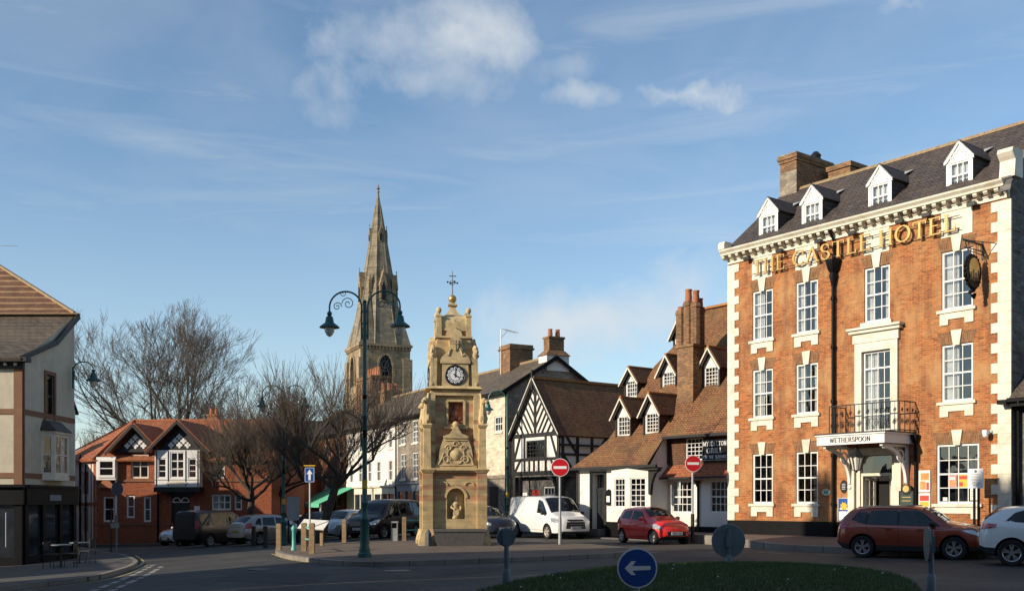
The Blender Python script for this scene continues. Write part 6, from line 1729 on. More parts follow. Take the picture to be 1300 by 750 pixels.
def big_tree():
    # tall spreading tree behind the brick building
    Y = 92.0; b = at(215, 640, Y); b.z = -1.1
    def one(seed, base, H, lean, maxl=7):
        rng = random.Random(seed); segs = []
        grow(rng, segs, Vector((0, 0, 0)), Vector((lean, 0, 1)).normalized(), H*.24, .42, 0, 0, .5, .0, .05, .013)
        top = segs[0][0][-1]
        for j in range(6):
            a = 2*math.pi*j/6+rng.uniform(-.3, .3); sp = rng.uniform(.30, .85) if j else .1
            dd = Vector((math.cos(a)*math.sin(sp)*1.25, math.sin(a)*math.sin(sp), math.cos(sp)))
            grow(rng, segs, top, dd.normalized(), H*.205, .27*rng.uniform(.8, 1), 1, maxl, .46, .02, .14, .010, .74)
        return segs
    make_tree('bare_tree', 'tallest bare spreading tree rising behind the red brick gabled building', b, one(5, b, 19.0, .05, 8), 1, (M['bark'], M['twig']), 'bare trees beyond the square')
    b2 = at(318, 640, 88); b2.z = -1.1
    make_tree('bare_tree', 'bare tree with dense upright twigs behind the twin armed lamp at the car park', b2, one(11, b2, 13.2, .0), 1, (M['bark'], M['twig']), 'bare trees beyond the square')
    b3 = at(118, 640, 105); b3.z = -1.1
    make_tree('bare_tree', 'faint small bare tree beyond the corner shop and the tiled hip roof', b3, one(23, b3, 11.0, -.1, 6), 1, (M['bark'], M['twig']), 'bare trees beyond the square')
    # one long low bough reaching left towards the corner shop
def pollard(name, label, base, seed, H, lean, spreadR, shootL, mats, nsh=9, r0=.24):
    """squat square tree: stout crooked limbs with knuckles, each bristling with long thin shoots"""
    rng = random.Random(seed); segs = []
    p = Vector((0, 0, 0)); pts = [p]; rad = [r0*1.25]
    for i in range(5):
        p = p+Vector((lean[0]*H/5+rng.uniform(-.04, .04), lean[1]*H/5, H/5)); pts.append(p); rad.append(r0*(1-.06*i))
    segs.append((pts, rad, 0)); knobs = []
    def limb(p, d, L, r, lvl):
        n = 5; P = [p]; Rr = [r]; q = p; dd = d.copy()
        for i in range(n):
            dd = (dd+Vector((rng.uniform(-1, 1), rng.uniform(-1, 1), rng.uniform(-.5, .8)))*.26).normalized(); q = q+dd*(L/n); P.append(q); Rr.append(r*(1-.09*(i+1))); 
            if i >= 1: knobs.append((q, dd.copy(), Rr[-1]))
        Rr[-1] = r*.62; segs.append((P, Rr, lvl))
        if lvl < 3:
            for j in range(2 if lvl > 1 else 3):
                ax = Vector((rng.uniform(-1, 1), rng.uniform(-1, 1), rng.uniform(-.15, .8))).normalized()
                limb(q, (dd*.7+ax*.8).normalized(), L*rng.uniform(.55, .75), r*.58, lvl+1)
    for j in range(7):
        a = 2*math.pi*j/7+rng.uniform(-.25, .25); el = rng.uniform(.05, .9)
        limb(pts[-1 if j % 2 else -2], Vector((math.cos(a)*math.cos(el), math.sin(a)*math.cos(el), math.sin(el))), spreadR*rng.uniform(.42, .58), r0*.46, 1)
    for (q, dd, rr) in knobs:
        for s in range(nsh if rr < r0*.34 else 2):
            u = (Vector((rng.uniform(-1, 1), rng.uniform(-1, 1), rng.uniform(.1, 1.5)))+dd*.5).normalized(); L = shootL*rng.uniform(.4, 1.0)
            P = [q]; c = q
            for i in range(3):
                u = (u+Vector((rng.uniform(-.14, .14), rng.uniform(-.14, .14), .16))).normalized(); c = c+u*L/3; P.append(c)
            segs.append((P, [.010, .008, .006, .005], 5))
            if rng.random() < .4:
                v = (u+Vector((rng.uniform(-.7, .7), rng.uniform(-.7, .7), .2))).normalized(); segs.append(([P[2], P[2]+v*L*.35], [.009, .005], 5))
    return make_tree(name, label, base, segs, 1, mats, 'pollarded trees in the square', 0, 3)
big_tree()
b = gp(405, 687, .05); 
pollard('pollarded_tree', 'leaning dark pollarded tree with long reddish shoots left of the green lamp post', at(404, 686, 47.5)*1.0 if False else Vector((at(404, 0, 47.5).x, 47.5, gz(at(404, 0, 47.5).x, 47.5))), 4, 3.1, (.34, .0), 4.1, 3.0, (M['darkbark'], M['redtwig']), 5, .22)
for (px, Y, sd, H, sr, lab) in ((318, 60.5, 9, 3.0, 3.8, 'dark pollarded tree beside the dark parked van in the square'), (352, 66.0, 14, 3.2, 4.0, 'pollarded tree with upright twigs behind the silver hatchback')):
    X_ = at(px, 0, Y).x
    pollard('pollarded_tree', lab, Vector((X_, Y, gz(X_, Y))), sd, H, (.03, 0), sr, 3.3, (M['darkbark'], M['redtwig'] if sd == 14 else M['twig']), 4, .24)
# ------------------------------------------------------------------ cars, built from cross sections (local x forwards, y to the left, z up)
def lerpkeys(keys, x):
    if x <= keys[0][0]: return keys[0][1]
    if x >= keys[-1][0]: return keys[-1][1]
    for i in range(len(keys)-1):
        a, b = keys[i], keys[i+1]
        if a[0] <= x <= b[0]:
            t = (x-a[0])/(b[0]-a[0]); m0 = m1 = None
            d = (b[1]-a[1])/(b[0]-a[0])
            pd = (a[1]-keys[i-1][1])/(a[0]-keys[i-1][0]) if i > 0 else d
            ndv = (keys[i+2][1]-b[1])/(keys[i+2][0]-b[0]) if i+2 < len(keys) else d
            def lim(u, v): return 0 if u*v <= 0 else 2*u*v/(u+v)
            m0, m1 = lim(pd, d), lim(d, ndv); h = b[0]-a[0]
            if i == 0: m0 = d
            if i+2 >= len(keys): m1 = d
            return (2*t**3-3*t*t+1)*a[1]+(t**3-2*t*t+t)*h*m0+(-2*t**3+3*t*t)*b[1]+(t**3-t*t)*h*m1
class Car:
    def __init__(s, K): s.K = K
    def ring(s, x):
        K = s.K; zt = lerpkeys(K['top'], x); zs = min(lerpkeys(K['belt'], x), zt-.03); zb = lerpkeys(K['bot'], x); w = lerpkeys(K['w'], x); wt = min(lerpkeys(K['wt'], x), w-.02); c = K.get('crown', .035)
        d = zt-zs; m = (zb+zs)/2
        z7 = zt-min(.11, d*.55)
        f = (z7-zs)/max(d, .01)
        return [(0, zb), (.8*w, zb), (w-.035, zb+.04), (w-.008, zb+.25*(zs-zb)), (w, m+.02), (w-.012, zs-.09), (w-.045, zs), (wt+min(.05, (w-.045-wt)*(1-f)), z7), (wt, zt-min(.045, d*.22)), (wt-.10, zt-.010), (wt*.5, zt+c*.7), (0, zt+c)]
    def side(s, x, z):
        r = s.ring(x)
        for i in range(1, 8):
            a, b = r[i], r[i+1]
            if a[1] <= z <= b[1]+1e-6 and b[1] > a[1]: t = (z-a[1])/(b[1]-a[1]); return a[0]+(b[0]-a[0])*t
        return r[5][0]
    def topz(s, x, y):
        r = s.ring(x); y = abs(y)
        for i in range(11, 8, -1):
            a, b = r[i], r[i-1]
            if a[0] <= y <= b[0]+1e-6: t = (y-a[0])/max(1e-6, b[0]-a[0]); return a[1]+(b[1]-a[1])*t
        return r[8][1]
def finish_bool(o, cutters):
    for q in [o]+cutters:
        bm = bmesh.new(); bm.from_mesh(q.data); bmesh.ops.recalc_face_normals(bm, faces=bm.faces[:]); bm.to_mesh(q.data); bm.free()
    for c in cutters:
        md = o.modifiers.new('b', 'BOOLEAN'); md.operation = 'DIFFERENCE'; md.object = c; md.solver = 'EXACT'
    dg = bpy.context.evaluated_depsgraph_get(); dg.update()
    me = bpy.data.meshes.new_from_object(o.evaluated_get(dg)); o.modifiers.clear(); old = o.data
    if len(me.polygons) > 50: o.data = me
    for c in cutters: bpy.data.objects.remove(c, do_unlink=True)
    o.data.polygons.foreach_set('use_smooth', [True]*len(o.data.polygons)); o.data.set_sharp_from_angle(angle=R(38))
def make_car(name, label, cat, K, loc, rz, paint, wheels, wr, side_glass, screens, extras=None, rim='rim', clad=False, group=None, plate=None, spokes=5):
    C = Car(K); r = thing(name, label, cat, loc, rz, group)
    L0, L1 = K['top'][0][0], K['top'][-1][0]
    n = 56; xs = [L0+(L1-L0)*i/n for i in range(n+1)]
    rings = [C.ring(x) for x in xs]; mb = MB(); N = len(rings[0]); M2 = 2*N-2
    for x, rg in zip(xs, rings):
        full = [(x, -p[0], p[1]) for p in rg]+[(x, p[0], p[1]) for p in rg[-2:0:-1]]
        mb.v += full
    for i in range(n):
        for j in range(M2):
            a = i*M2+j; b = i*M2+(j+1) % M2; c = b+M2; d = a+M2
            mb.f.append((a, b, c, d)); jj = min(j, M2-1-j)
            mb.m.append(2 if jj < (3 if clad else 2) else 0)
    mb.f.append(tuple(range(M2-1, -1, -1))); mb.m.append(0); mb.f.append(tuple(n*M2+j for j in range(M2))); mb.m.append(0)
    body = mb.build('body', [M[paint], M['dark'], M['cladding']], r, 38)
    cut = []
    for wx in wheels:
        for sg in (-1, 1):
            c = MB(); c.lathe([(wr+.065, 0), (wr+.065, .5)], wx, 0, 28, 'y', cz=wr)
            yw = lerpkeys(K['w'], wx); c.xf(Matrix.Translation((0, (yw-.28) if sg > 0 else -(yw-.28)-.5, 0)))
            c.mi = 1; c.m = [1]*len(c.f)
            cut.append(c.build('cutter', [M[paint], M['dark']], r))
    finish_bool(body, cut)
    e = .007
    # side glass, its black surround, and the lamps set into the corners
    for sg in (-1, 1):
        for poly, nm, mt, e in [(p, 'window_surround', 'cladding', .003) for p in K.get('dlo', [])]+[(p, 'side_window', 'carglass', .007) for p in side_glass]+[(p, 'headlight', 'headlamp', .022) for p in K.get('hl', [])]+[(p, 'tail_light', 'taillamp', .022) for p in K.get('tl', [])]:
            g = MB(); x0 = min(p[0] for p in poly); x1 = max(p[0] for p in poly); m = 10; col = []
            for i in range(m+1):
                x = x0+(x1-x0)*i/m; x = min(max(x, x0+1e-4), x1-1e-4); zsx = []
                for k in range(len(poly)):
                    a, b = poly[k], poly[(k+1) % len(poly)]
                    if (a[0]-x)*(b[0]-x) <= 0 and a[0] != b[0]: zsx.append(a[1]+(b[1]-a[1])*(x-a[0])/(b[0]-a[0]))
                z0, z1 = min(zsx), max(zsx); col.append([(x, sg*(C.side(x, z0+(z1-z0)*q/3)+e), z0+(z1-z0)*q/3) for q in range(4)])
            for i in range(m):
                for q in range(3): g.face([col[i][q], col[i+1][q], col[i+1][q+1], col[i][q+1]][::(1 if sg < 0 else -1)])
            g.build(nm, M[mt], body, 0)
    for nm, xa, xb, ya, yb, inset in screens:      # windscreen / rear screen on the top surface
        g = MB(); m = 8; grid = []
        for i in range(m+1):
            x = xa+(xb-xa)*i/m; hw = ya+(yb-ya)*i/m; row = []
            for q in range(9):
                y = hw*(-1+2*q/8); row.append((x+(e if xb > 0 and False else 0), y, C.topz(x, y)+.018))
            grid.append(row)
        for i in range(m):
            for q in range(8): g.face([grid[i][q], grid[i+1][q], grid[i+1][q+1], grid[i][q+1]])
        g.build(nm, M['carglass'], body, 0)
    # shut lines and handles
    def line(pts, w=.012, mat='dark', nm='shut_lines', both=True):
        g = MB()
        for sg in ((-1, 1) if both else (1,)):
            for i in range(len(pts)-1):
                a, b = pts[i], pts[i+1]; q = 5
                for t in range(q):
                    p0 = (a[0]+(b[0]-a[0])*t/q, a[1]+(b[1]-a[1])*t/q); p1 = (a[0]+(b[0]-a[0])*(t+1)/q, a[1]+(b[1]-a[1])*(t+1)/q)
                    d = Vector((p1[0]-p0[0], p1[1]-p0[1])).normalized(); nx, nz = -d.y*w/2, d.x*w/2
                    f = lambda p, s_: (p[0]+s_*nx, sg*(C.side(p[0]+s_*nx, p[1]+s_*nz)+.003), p[1]+s_*nz)
                    g.face([f(p0, -1), f(p1, -1), f(p1, 1), f(p0, 1)])
        g.build(nm, M[mat], body, 0)
    for pts in K.get('lines', []): line(pts)
    g = MB()
    for hx, hz in K.get('handles', []):
        for sg in (-1, 1): y = sg*(C.side(hx, hz)+.02); g.box(hx-.09, y-.012, hz-.015, hx+.09, y+.012, hz+.015)
    if g.v: g.build('door_handles', M[paint], body)
    # wheels
    for wx in wheels:
        for sg in (-1, 1):
            yw = lerpkeys(K['w'], wx)-.015; t = MB(); w_ = .20
            pr = [(wr*.64, 0), (wr*.70, -.012), (wr*.93, -.012), (wr, .02), (wr, w_-.02), (wr*.93, w_)]
            t.lathe(pr, 0, 0, 32, 'y', False); t.xf(Matrix.Rotation(math.pi if sg > 0 else 0, 4, 'Z'))
            wo = t.build('wheel', M['tyre'], r, 40); wo.location = (wx, sg*yw, wr)
            t = MB(); t.lathe([(.0001, .10), (wr*.5, .10), (wr*.66, .08), (wr*.66, .04)], 0, 0, 24, 'y', False)
            t.build('hub', M['darkmetal'], wo, 40).rotation_euler = (0, 0, math.pi if sg > 0 else 0)
            t = MB(); t.lathe([(wr*.60, .01), (wr*.66, -.006), (wr*.66, .03), (wr*.60, .06), (wr*.60, .01)], 0, 0, 28, 'y', False)
            t.lathe([(.0001, .0), (wr*.14, .0), (wr*.16, .03)], 0, 0, 12, 'y')
            for k in range(spokes):
                a = 2*math.pi*k/spokes+.3; u = Vector((math.cos(a), 0, math.sin(a)))
                for off in ((-.35, .35) if spokes == 5 else (0,)):
                    v = Vector((math.cos(a+off*.55), 0, math.sin(a+off*.55)))
                    t.bar(u*wr*.10+Vector((0, .012, 0)), v*wr*.62+Vector((0, .012+.001*(off > 0), 0)), .045 if spokes == 5 else .05, .02, up=(0, 1, 0))
            t.build('rim', M[rim], wo, 40).rotation_euler = (0, 0, math.pi if sg > 0 else 0)
    # mirrors
    mx, mz = K['mirror']
    for sg in (-1, 1):
        g = MB(); y = C.side(mx, mz); g.ball((0, 0, 0), .1, 10); g.xf(Matrix.Translation((mx-.02, sg*(y+.14), mz+.06)) @ Matrix.Diagonal((.85, 1.15, .85, 1))); g.bar((mx, sg*(y-.02), mz), (mx, sg*(y+.10), mz+.03), .05, .05)
        g.build('mirror', M[K.get('mirmat', paint)], r, 50)
    if extras: extras(C, r, body)
    return r
def lamp(C, body, x, y, z, sx, sy, sz, mat, name='headlight', rot=0.0):
    for sg in (-1, 1):
        g = MB(); g.ball((0, 0, 0), 1, 14); g.xf(Matrix.Translation((x, sg*y, z)) @ Matrix.Rotation(sg*rot, 4, 'Z') @ Matrix.Diagonal((sx, sy, sz, 1)))
        g.build(name, M[mat], body, 60)
def plate_at(r, x, z, front=True, mat=None):
    g = MB(); s = 1 if front else -1
    g.box(x, -.26, z-.055, x+s*.012, .26, z+.055); o = g.build('number_plate', M[mat or ('signwhite' if front else 'plateyellow')], r)
    g = MB()
    for k in range(7):
        y = -.2+.06*k+(.03 if k > 3 else 0); g.box(x+s*.0125, y, z-.032, x+s*.014, y+.035, z+.032)
    g.build('plate_marks', M['black'], o)
def carpaint(name, col, metal=.3): M[name] = plain(name, col, .32, metal, var=.02, spec=.5, coat=1.0)
carpaint('paint_orange', (.26, .042, .018), .35); carpaint('paint_white', (.72, .72, .70), 0); carpaint('paint_red', (.68, .016, .014), 0); carpaint('paint_silver', (.36, .35, .33), .6)
carpaint('paint_black', (.006, .006, .007), .0); carpaint('paint_navy', (.02, .03, .05), .2); carpaint('paint_bluegrey', (.10, .14, .17), .4); carpaint('paint_pale', (.45, .48, .50), .3)
for _n in ('paint_black', 'paint_navy'): M[_n].node_tree.nodes['Principled BSDF'].inputs['Coat Weight'].default_value = .25
M['cladding'] = plain('plastic_cladding', (.018, .018, .02), .6); M['tyre'] = plain('tyre_rubber', (.016, .016, .016), .85)
M['rim'] = plain('alloy_rim', (.42, .42, .42), .3, .8); M['steelrim'] = plain('pale_wheel_trim', (.45, .42, .37), .45, .3)
M['carglass'] = plain('car_glass', (.008, .010, .012), .03, spec=.55, var=.3, scale=1.5); M['headlamp'] = plain('headlamp_lens', (.55, .57, .58), .08, .5, spec=.9, coat=1.0)
M['taillamp'] = plain('tail_lamp', (.35, .008, .01), .15, coat=1.0); M['plateyellow'] = plain('yellow_plate', (.60, .42, .06), .5)

def k_suv():
    return dict(top=[(-2.07, .80), (-2.04, 1.05), (-1.90, 1.22), (-1.55, 1.47), (-1.0, 1.54), (-.2, 1.555), (.35, 1.50), (.75, 1.33), (1.12, 1.08), (1.45, 1.02), (1.85, .93), (2.0, .80), (2.07, .66)],
        belt=[(-2.07, .76), (-1.9, .98), (-1.2, 1.00), (.9, .93), (1.3, .95), (1.9, .80), (2.07, .60)], bot=[(-2.07, .42), (-1.85, .26), (-1.0, .19), (1.0, .19), (1.85, .24), (2.07, .36)],
        w=[(-2.07, .66), (-1.95, .80), (-1.6, .88), (0, .89), (1.5, .88), (1.85, .80), (2.07, .55)], wt=[(-2.07, .55), (-1.7, .56), (-1, .60), (.3, .60), (1.0, .70), (1.6, .70), (2.07, .45)],
        mirror=(.72, .98), mirmat='cladding', dlo=[[(-1.68, 1.12), (-1.15, 1.0), (.92, .965), (.30, 1.45), (-.4, 1.47), (-1.15, 1.455), (-1.52, 1.36)]], hl=[[(1.50, .86), (1.80, .73), (1.99, .70), (1.97, .80), (1.75, .88)]], tl=[[(-2.03, .86), (-1.72, .92), (-1.66, 1.02), (-2.0, 1.0)]], handles=[(-.55, .88), (.35, .86)], lines=[[(-.25, .95), (-.25, .35)], [(.85, .92), (.80, .35)], [(-1.2, .98), (-1.05, .75), (-.95, .40)], [(-.25, .35), (.80, .35)], [(-1.6, .93), (1.6, .86)]])
SG_SUV = [[(-.22, 1.00), (.78, .98), (.30, 1.41), (-.22, 1.44)], [(-1.15, 1.02), (-.30, 1.005), (-.30, 1.44), (-1.10, 1.42)], [(-1.62, 1.14), (-1.22, 1.04), (-1.18, 1.40), (-1.50, 1.33)]]
def suv_extra(C, r, body):
    g = MB(); g.box(1.90, -.48, .56, 2.085, .48, .72); g.box(1.90, -.52, .34, 2.083, .52, .46); g.build('grille', M['cladding'], body)
    plate_at(r, 2.086, .50); plate_at(r, -2.075, .80, False)
    g = MB(); 
    for sg in (-1, 1): g.bar((-1.45, sg*.60, 1.52), (.2, sg*.60, 1.58), .03, .03)
    g.build('roof_rail', M['galv'], body)
def k_c1():
    return dict(top=[(-1.72, .80), (-1.70, 1.0), (-1.60, 1.25), (-1.35, 1.42), (-.7, 1.465), (-.1, 1.45), (.30, 1.33), (.72, 1.08), (1.0, .98), (1.35, .90), (1.62, .76), (1.72, .60)],
        belt=[(-1.72, .75), (-1.55, .98), (-.8, .96), (.7, .90), (1.1, .86), (1.6, .70), (1.72, .54)], bot=[(-1.72, .40), (-1.55, .24), (-.9, .17), (.9, .17), (1.5, .22), (1.72, .32)],
        w=[(-1.72, .62), (-1.6, .74), (-1.2, .81), (0, .815), (1.2, .80), (1.55, .70), (1.72, .48)], wt=[(-1.72, .52), (-1.4, .54), (-.6, .57), (.2, .56), (.8, .62), (1.3, .60), (1.72, .38)],
        mirror=(.50, .96), hl=[[(1.05, .80), (1.25, .64), (1.58, .60), (1.60, .68), (1.38, .82)]], tl=[[(-1.70, .78), (-1.48, .80), (-1.42, 1.0), (-1.62, 1.12)]], handles=[(-.42, .84)], lines=[[(-.62, .95), (-.60, .30)], [(.62, .90), (.60, .30)], [(-.6, .30), (.6, .30)]])
SG_C1 = [[(-.45, .98), (.55, .95), (.18, 1.30), (-.45, 1.36)], [(-1.28, 1.03), (-.55, .99), (-.55, 1.36), (-1.15, 1.32)]]
def c1_extra(C, r, body):
    g = MB(); g.box(1.55, -.42, .34, 1.735, .42, .52); g.build('grille', M['cladding'], body)
    plate_at(r, 1.736, .44); plate_at(r, -1.725, .60, False)
    g = MB(); g.bar((1.70, -.12, .64), (1.70, 0, .69), .02, .03); g.bar((1.70, 0, .69), (1.70, .12, .64), .02, .03); g.build('badge', M['rim'], body)
def k_van():
    return dict(top=[(-2.48, 1.55), (-2.46, 1.88), (-2.35, 1.95), (-1.5, 1.975), (.4, 1.96), (.75, 1.90), (1.10, 1.68), (1.62, 1.22), (1.95, 1.10), (2.28, 1.00), (2.42, .88), (2.48, .72)],
        belt=[(-2.48, 1.18), (.5, 1.16), (1.5, 1.06), (2.2, .90), (2.48, .66)], bot=[(-2.48, .42), (-2.2, .30), (-1, .25), (1, .25), (2.2, .24), (2.48, .32)],
        w=[(-2.48, .90), (-2.2, .97), (0, .985), (1.6, .975), (2.1, .93), (2.35, .82), (2.48, .62)], wt=[(-2.48, .80), (0, .82), (.8, .79), (1.4, .78), (2.0, .76), (2.48, .50)], crown=.03,
        mirror=(1.30, 1.12), mirmat='cladding', hl=[[(1.80, .98), (1.92, .80), (2.30, .74), (2.34, .86), (2.10, .96)]], tl=[[(-2.47, .8), (-2.38, .8), (-2.38, 1.5), (-2.47, 1.5)]], handles=[(.52, 1.05)], lines=[[(.42, 1.85), (.42, .40)], [(1.45, 1.05), (1.38, .45)], [(.42, .40), (1.38, .40)], [(-.95, 1.80), (-.95, .42)], [(-.95, .42), (.42, .42)], [(-2.3, .60), (-1.95, .60)]])
SG_VAN = [[(.50, 1.20), (1.42, 1.13), (.88, 1.72), (.62, 1.80), (.50, 1.79)]]
def van_extra(C, r, body):
    g = MB(); g.prism_x([(-.52, .48), (.52, .48), (.46, .78), (-.46, .78)], 2.30, 2.50); g.prism_x([(-.42, .84), (.42, .84), (.40, .90), (-.40, .90)], 2.30, 2.475); g.prism_x([(-.7, .28), (.7, .28), (.7, .36), (-.7, .36)], 2.3, 2.49); g.build('grille', M['cladding'], body)
    for z in (.57, .68): 
        g = MB(); g.box(2.495, -.46, z-.01, 2.505, .46, z+.01); g.build('grille_bar', M['rim'], body)
    plate_at(r, 2.506, .52)
def k_juke():
    return dict(top=[(-2.05, .85), (-2.02, 1.08), (-1.85, 1.28), (-1.45, 1.50), (-.8, 1.56), (-.1, 1.57), (.45, 1.45), (.95, 1.12), (1.4, 1.02), (1.9, .90), (2.05, .70)],
        belt=[(-2.05, .80), (-1.8, 1.10), (-1.2, 1.12), (.8, .95), (1.3, .93), (1.9, .80), (2.05, .60)], bot=[(-2.05, .45), (-1.85, .28), (-1, .22), (1, .22), (1.85, .26), (2.05, .36)],
        w=[(-2.05, .62), (-1.92, .76), (-1.45, .90), (-.9, .87), (.9, .87), (1.4, .89), (1.85, .78), (2.05, .5)], wt=[(-2.05, .48), (-1.6, .52), (-.8, .57), (.3, .57), (1, .66), (1.6, .66), (2.05, .4)],
        mirror=(.72, 1.0), dlo=[[(-1.42, 1.17), (.88, .98), (.40, 1.42), (-.3, 1.49), (-1.12, 1.46)]], tl=[[(-2.0, .95), (-1.65, 1.02), (-1.62, 1.10), (-1.95, 1.12)]], hl=[[(1.5, .88), (1.9, .74), (1.9, .84), (1.6, .92)]], handles=[(-.5, .92), (.35, .88)], lines=[[(-.25, 1.0), (-.25, .38)], [(.85, .93), (.8, .38)], [(-.25, .38), (.8, .38)]])
SG_JUKE = [[(-.22, 1.05), (.76, 1.00), (.38, 1.38), (-.22, 1.46)], [(-1.35, 1.20), (-.30, 1.06), (-.30, 1.46), (-1.10, 1.44)]]
def juke_extra(C, r, body):
    plate_at(r, -2.055, .70, False)
def k_hatch():
    return dict(top=[(-2.15, .70), (-2.12, .98), (-1.95, 1.12), (-1.55, 1.40), (-1.0, 1.48), (-.2, 1.50), (.35, 1.43), (.8, 1.22), (1.15, 1.02), (1.5, .97), (1.95, .85), (2.15, .62)],
        belt=[(-2.15, .65), (-1.9, .92), (-1, .93), (.9, .88), (1.4, .87), (2.0, .74), (2.15, .56)], bot=[(-2.15, .38), (-1.9, .24), (-1, .17), (1, .17), (1.9, .20), (2.15, .3)],
        w=[(-2.15, .68), (-2.0, .80), (-1.5, .88), (0, .89), (1.5, .88), (1.9, .78), (2.15, .52)], wt=[(-2.15, .56), (-1.6, .56), (-.8, .60), (.3, .60), (1, .70), (1.6, .68), (2.15, .42)],
        mirror=(.75, .94), hl=[[(1.5, .80), (1.8, .64), (2.05, .60), (2.05, .70), (1.75, .84)]], tl=[[(-2.10, .80), (-1.75, .88), (-1.70, 1.12), (-1.98, 1.04)]], handles=[(-.6, .82), (.3, .80)], lines=[[(-.25, .92), (-.25, .30)], [(.85, .88), (.8, .30)], [(-1.15, .92), (-.95, .35)], [(-.25, .30), (.8, .30)]])
SG_H = [[(-.22, .96), (.76, .93), (.32, 1.34), (-.22, 1.38)], [(-1.08, .98), (-.30, .965), (-.30, 1.38), (-1.0, 1.36)], [(-1.55, 1.04), (-1.16, .99), (-1.12, 1.34), (-1.30, 1.30)]]
def hatch_extra(C, r, body):
    plate_at(r, -2.155, .66, False); plate_at(r, 2.155, .45)
    g = MB(); g.box(1.95, -.42, .34, 2.165, .42, .5); g.build('grille', M['cladding'], body)
    g = MB(); g.box(-2.165, -.70, .46, -2.10, .70, .52); g.build('bumper_strip', M['rim'], body)
def k_mpv():
    return dict(top=[(-2.4, 1.0), (-2.37, 1.55), (-2.2, 1.85), (-1.2, 1.90), (.3, 1.88), (.8, 1.72), (1.5, 1.18), (1.9, 1.08), (2.25, .92), (2.4, .70)],
        belt=[(-2.4, .95), (-2.0, 1.10), (.8, 1.05), (1.5, 1.0), (2.2, .82), (2.4, .62)], bot=[(-2.4, .40), (-2.1, .26), (-1, .2), (1, .2), (2.1, .22), (2.4, .32)],
        w=[(-2.4, .80), (-2.1, .92), (0, .95), (1.6, .94), (2.1, .85), (2.4, .6)], wt=[(-2.4, .66), (0, .72), (.8, .72), (1.4, .76), (2.0, .74), (2.4, .48)],
        mirror=(1.1, 1.05), hl=[[(1.75, .94), (1.95, .72), (2.30, .68), (2.30, .80), (2.05, .92)]], tl=[[(-2.38, .95), (-2.22, .95), (-2.20, 1.4), (-2.36, 1.4)]], handles=[(.2, .95)], lines=[[(.0, 1.05), (.0, .35)], [(1.15, 1.0), (1.1, .35)]])
SG_MPV = [[(.05, 1.10), (1.15, 1.06), (.60, 1.66), (.05, 1.74)], [(-1.25, 1.12), (-.05, 1.10), (-.05, 1.74), (-1.25, 1.76)], [(-2.15, 1.14), (-1.35, 1.12), (-1.35, 1.76), (-2.0, 1.70)]]
def mpv_extra(C, r, body):
    plate_at(r, 2.412, .48)
    g = MB(); g.box(2.2, -.45, .62, 2.408, .45, .84); g.build('grille', M['rim'], body); g = MB(); g.box(2.2, -.6, .30, 2.406, .6, .40); g.build('air_intake', M['cladding'], body)

def cloc(px, Y, z=None):
    p = at(px, 0, Y); return Vector((p.x, p.y, gz(p.x, p.y) if z is None else z))
make_car('parked_suv', 'burnt orange metallic crossover parked along the kerb before the hotel door', 'car', k_suv(), cloc(1158, 31.0), yaw(.86, -.51), 'paint_orange', (-1.28, 1.28), .335, SG_SUV, [('windscreen', .38, 1.05, .54, .66, 0), ('rear_screen', -1.98, -1.60, .50, .52, 0)], suv_extra, clad=True)
make_car('parked_crossover', 'white crossover cut off at the edge of the road behind the orange one', 'car', k_juke(), cloc(1352, 27.0), yaw(.90, -.43), 'paint_white', (-1.27, 1.27), .345, SG_JUKE, [('windscreen', .48, .92, .52, .62, 0), ('rear_screen', -1.92, -1.52, .46, .48, 0)], juke_extra, clad=True)
make_car('parked_hatchback', 'small bright red hatchback parked in front of the white inn', 'car', k_c1(), cloc(829, 42.0, .0), yaw(.42, -.907), 'paint_red', (-1.17, 1.17), .285, SG_C1, [('windscreen', .12, .68, .50, .58, 0), ('rear_screen', -1.66, -1.42, .46, .48, 0)], c1_extra, rim='steelrim')
make_car('white_van', 'white panel van with dark grille parked between the clock tower and the inn', 'van', k_van(), cloc(697, 48.8, .0), yaw(.46, -.888), 'paint_white', (-1.52, 1.50), .33, SG_VAN, [('windscreen', .84, 1.60, .70, .78, 0)], van_extra, rim='steelrim')
make_car('silver_hatchback', 'silver hatchback seen from behind in the car park by the wooden bollards', 'car', k_hatch(), cloc(343, 52.5), yaw(.62, .78), 'paint_silver', (-1.32, 1.30), .315, SG_H, [('windscreen', .40, 1.08, .54, .66, 0), ('rear_screen', -1.96, -1.58, .50, .54, 0)], hatch_extra)
make_car('black_people_carrier', 'large black people carrier facing out behind the green lamp post', 'car', k_mpv(), cloc(489, 51.5), yaw(-.45, -.89), 'paint_black', (-1.45, 1.45), .34, SG_MPV, [('windscreen', .85, 1.48, .64, .72, 0), ('rear_screen', -2.36, -2.22, .6, .62, 0)], mpv_extra)
make_car('pale_hatchback', 'pale grey blue hatchback parked beside the black people carrier', 'car', k_hatch(), cloc(437, 54.5), yaw(-.40, -.91), 'paint_pale', (-1.32, 1.30), .315, SG_H, [('windscreen', .40, 1.08, .54, .66, 0), ('rear_screen', -1.96, -1.58, .50, .54, 0)], hatch_extra)
make_car('dark_blue_car', 'dark blue car parked in the shade behind the information board', 'car', k_hatch(), cloc(402, 59.0), yaw(-.35, -.93), 'paint_navy', (-1.32, 1.30), .315, SG_H, [('windscreen', .40, 1.08, .54, .66, 0), ('rear_screen', -1.96, -1.58, .50, .54, 0)], hatch_extra)
make_car('dark_van', 'very dark van seen from behind in front of the red brick building', 'van', k_mpv(), cloc(275, 55.5), yaw(.45, .89), 'paint_black', (-1.45, 1.45), .34, SG_MPV, [('windscreen', .85, 1.48, .64, .72, 0), ('rear_screen', -2.36, -2.22, .6, .62, 0)], mpv_extra)
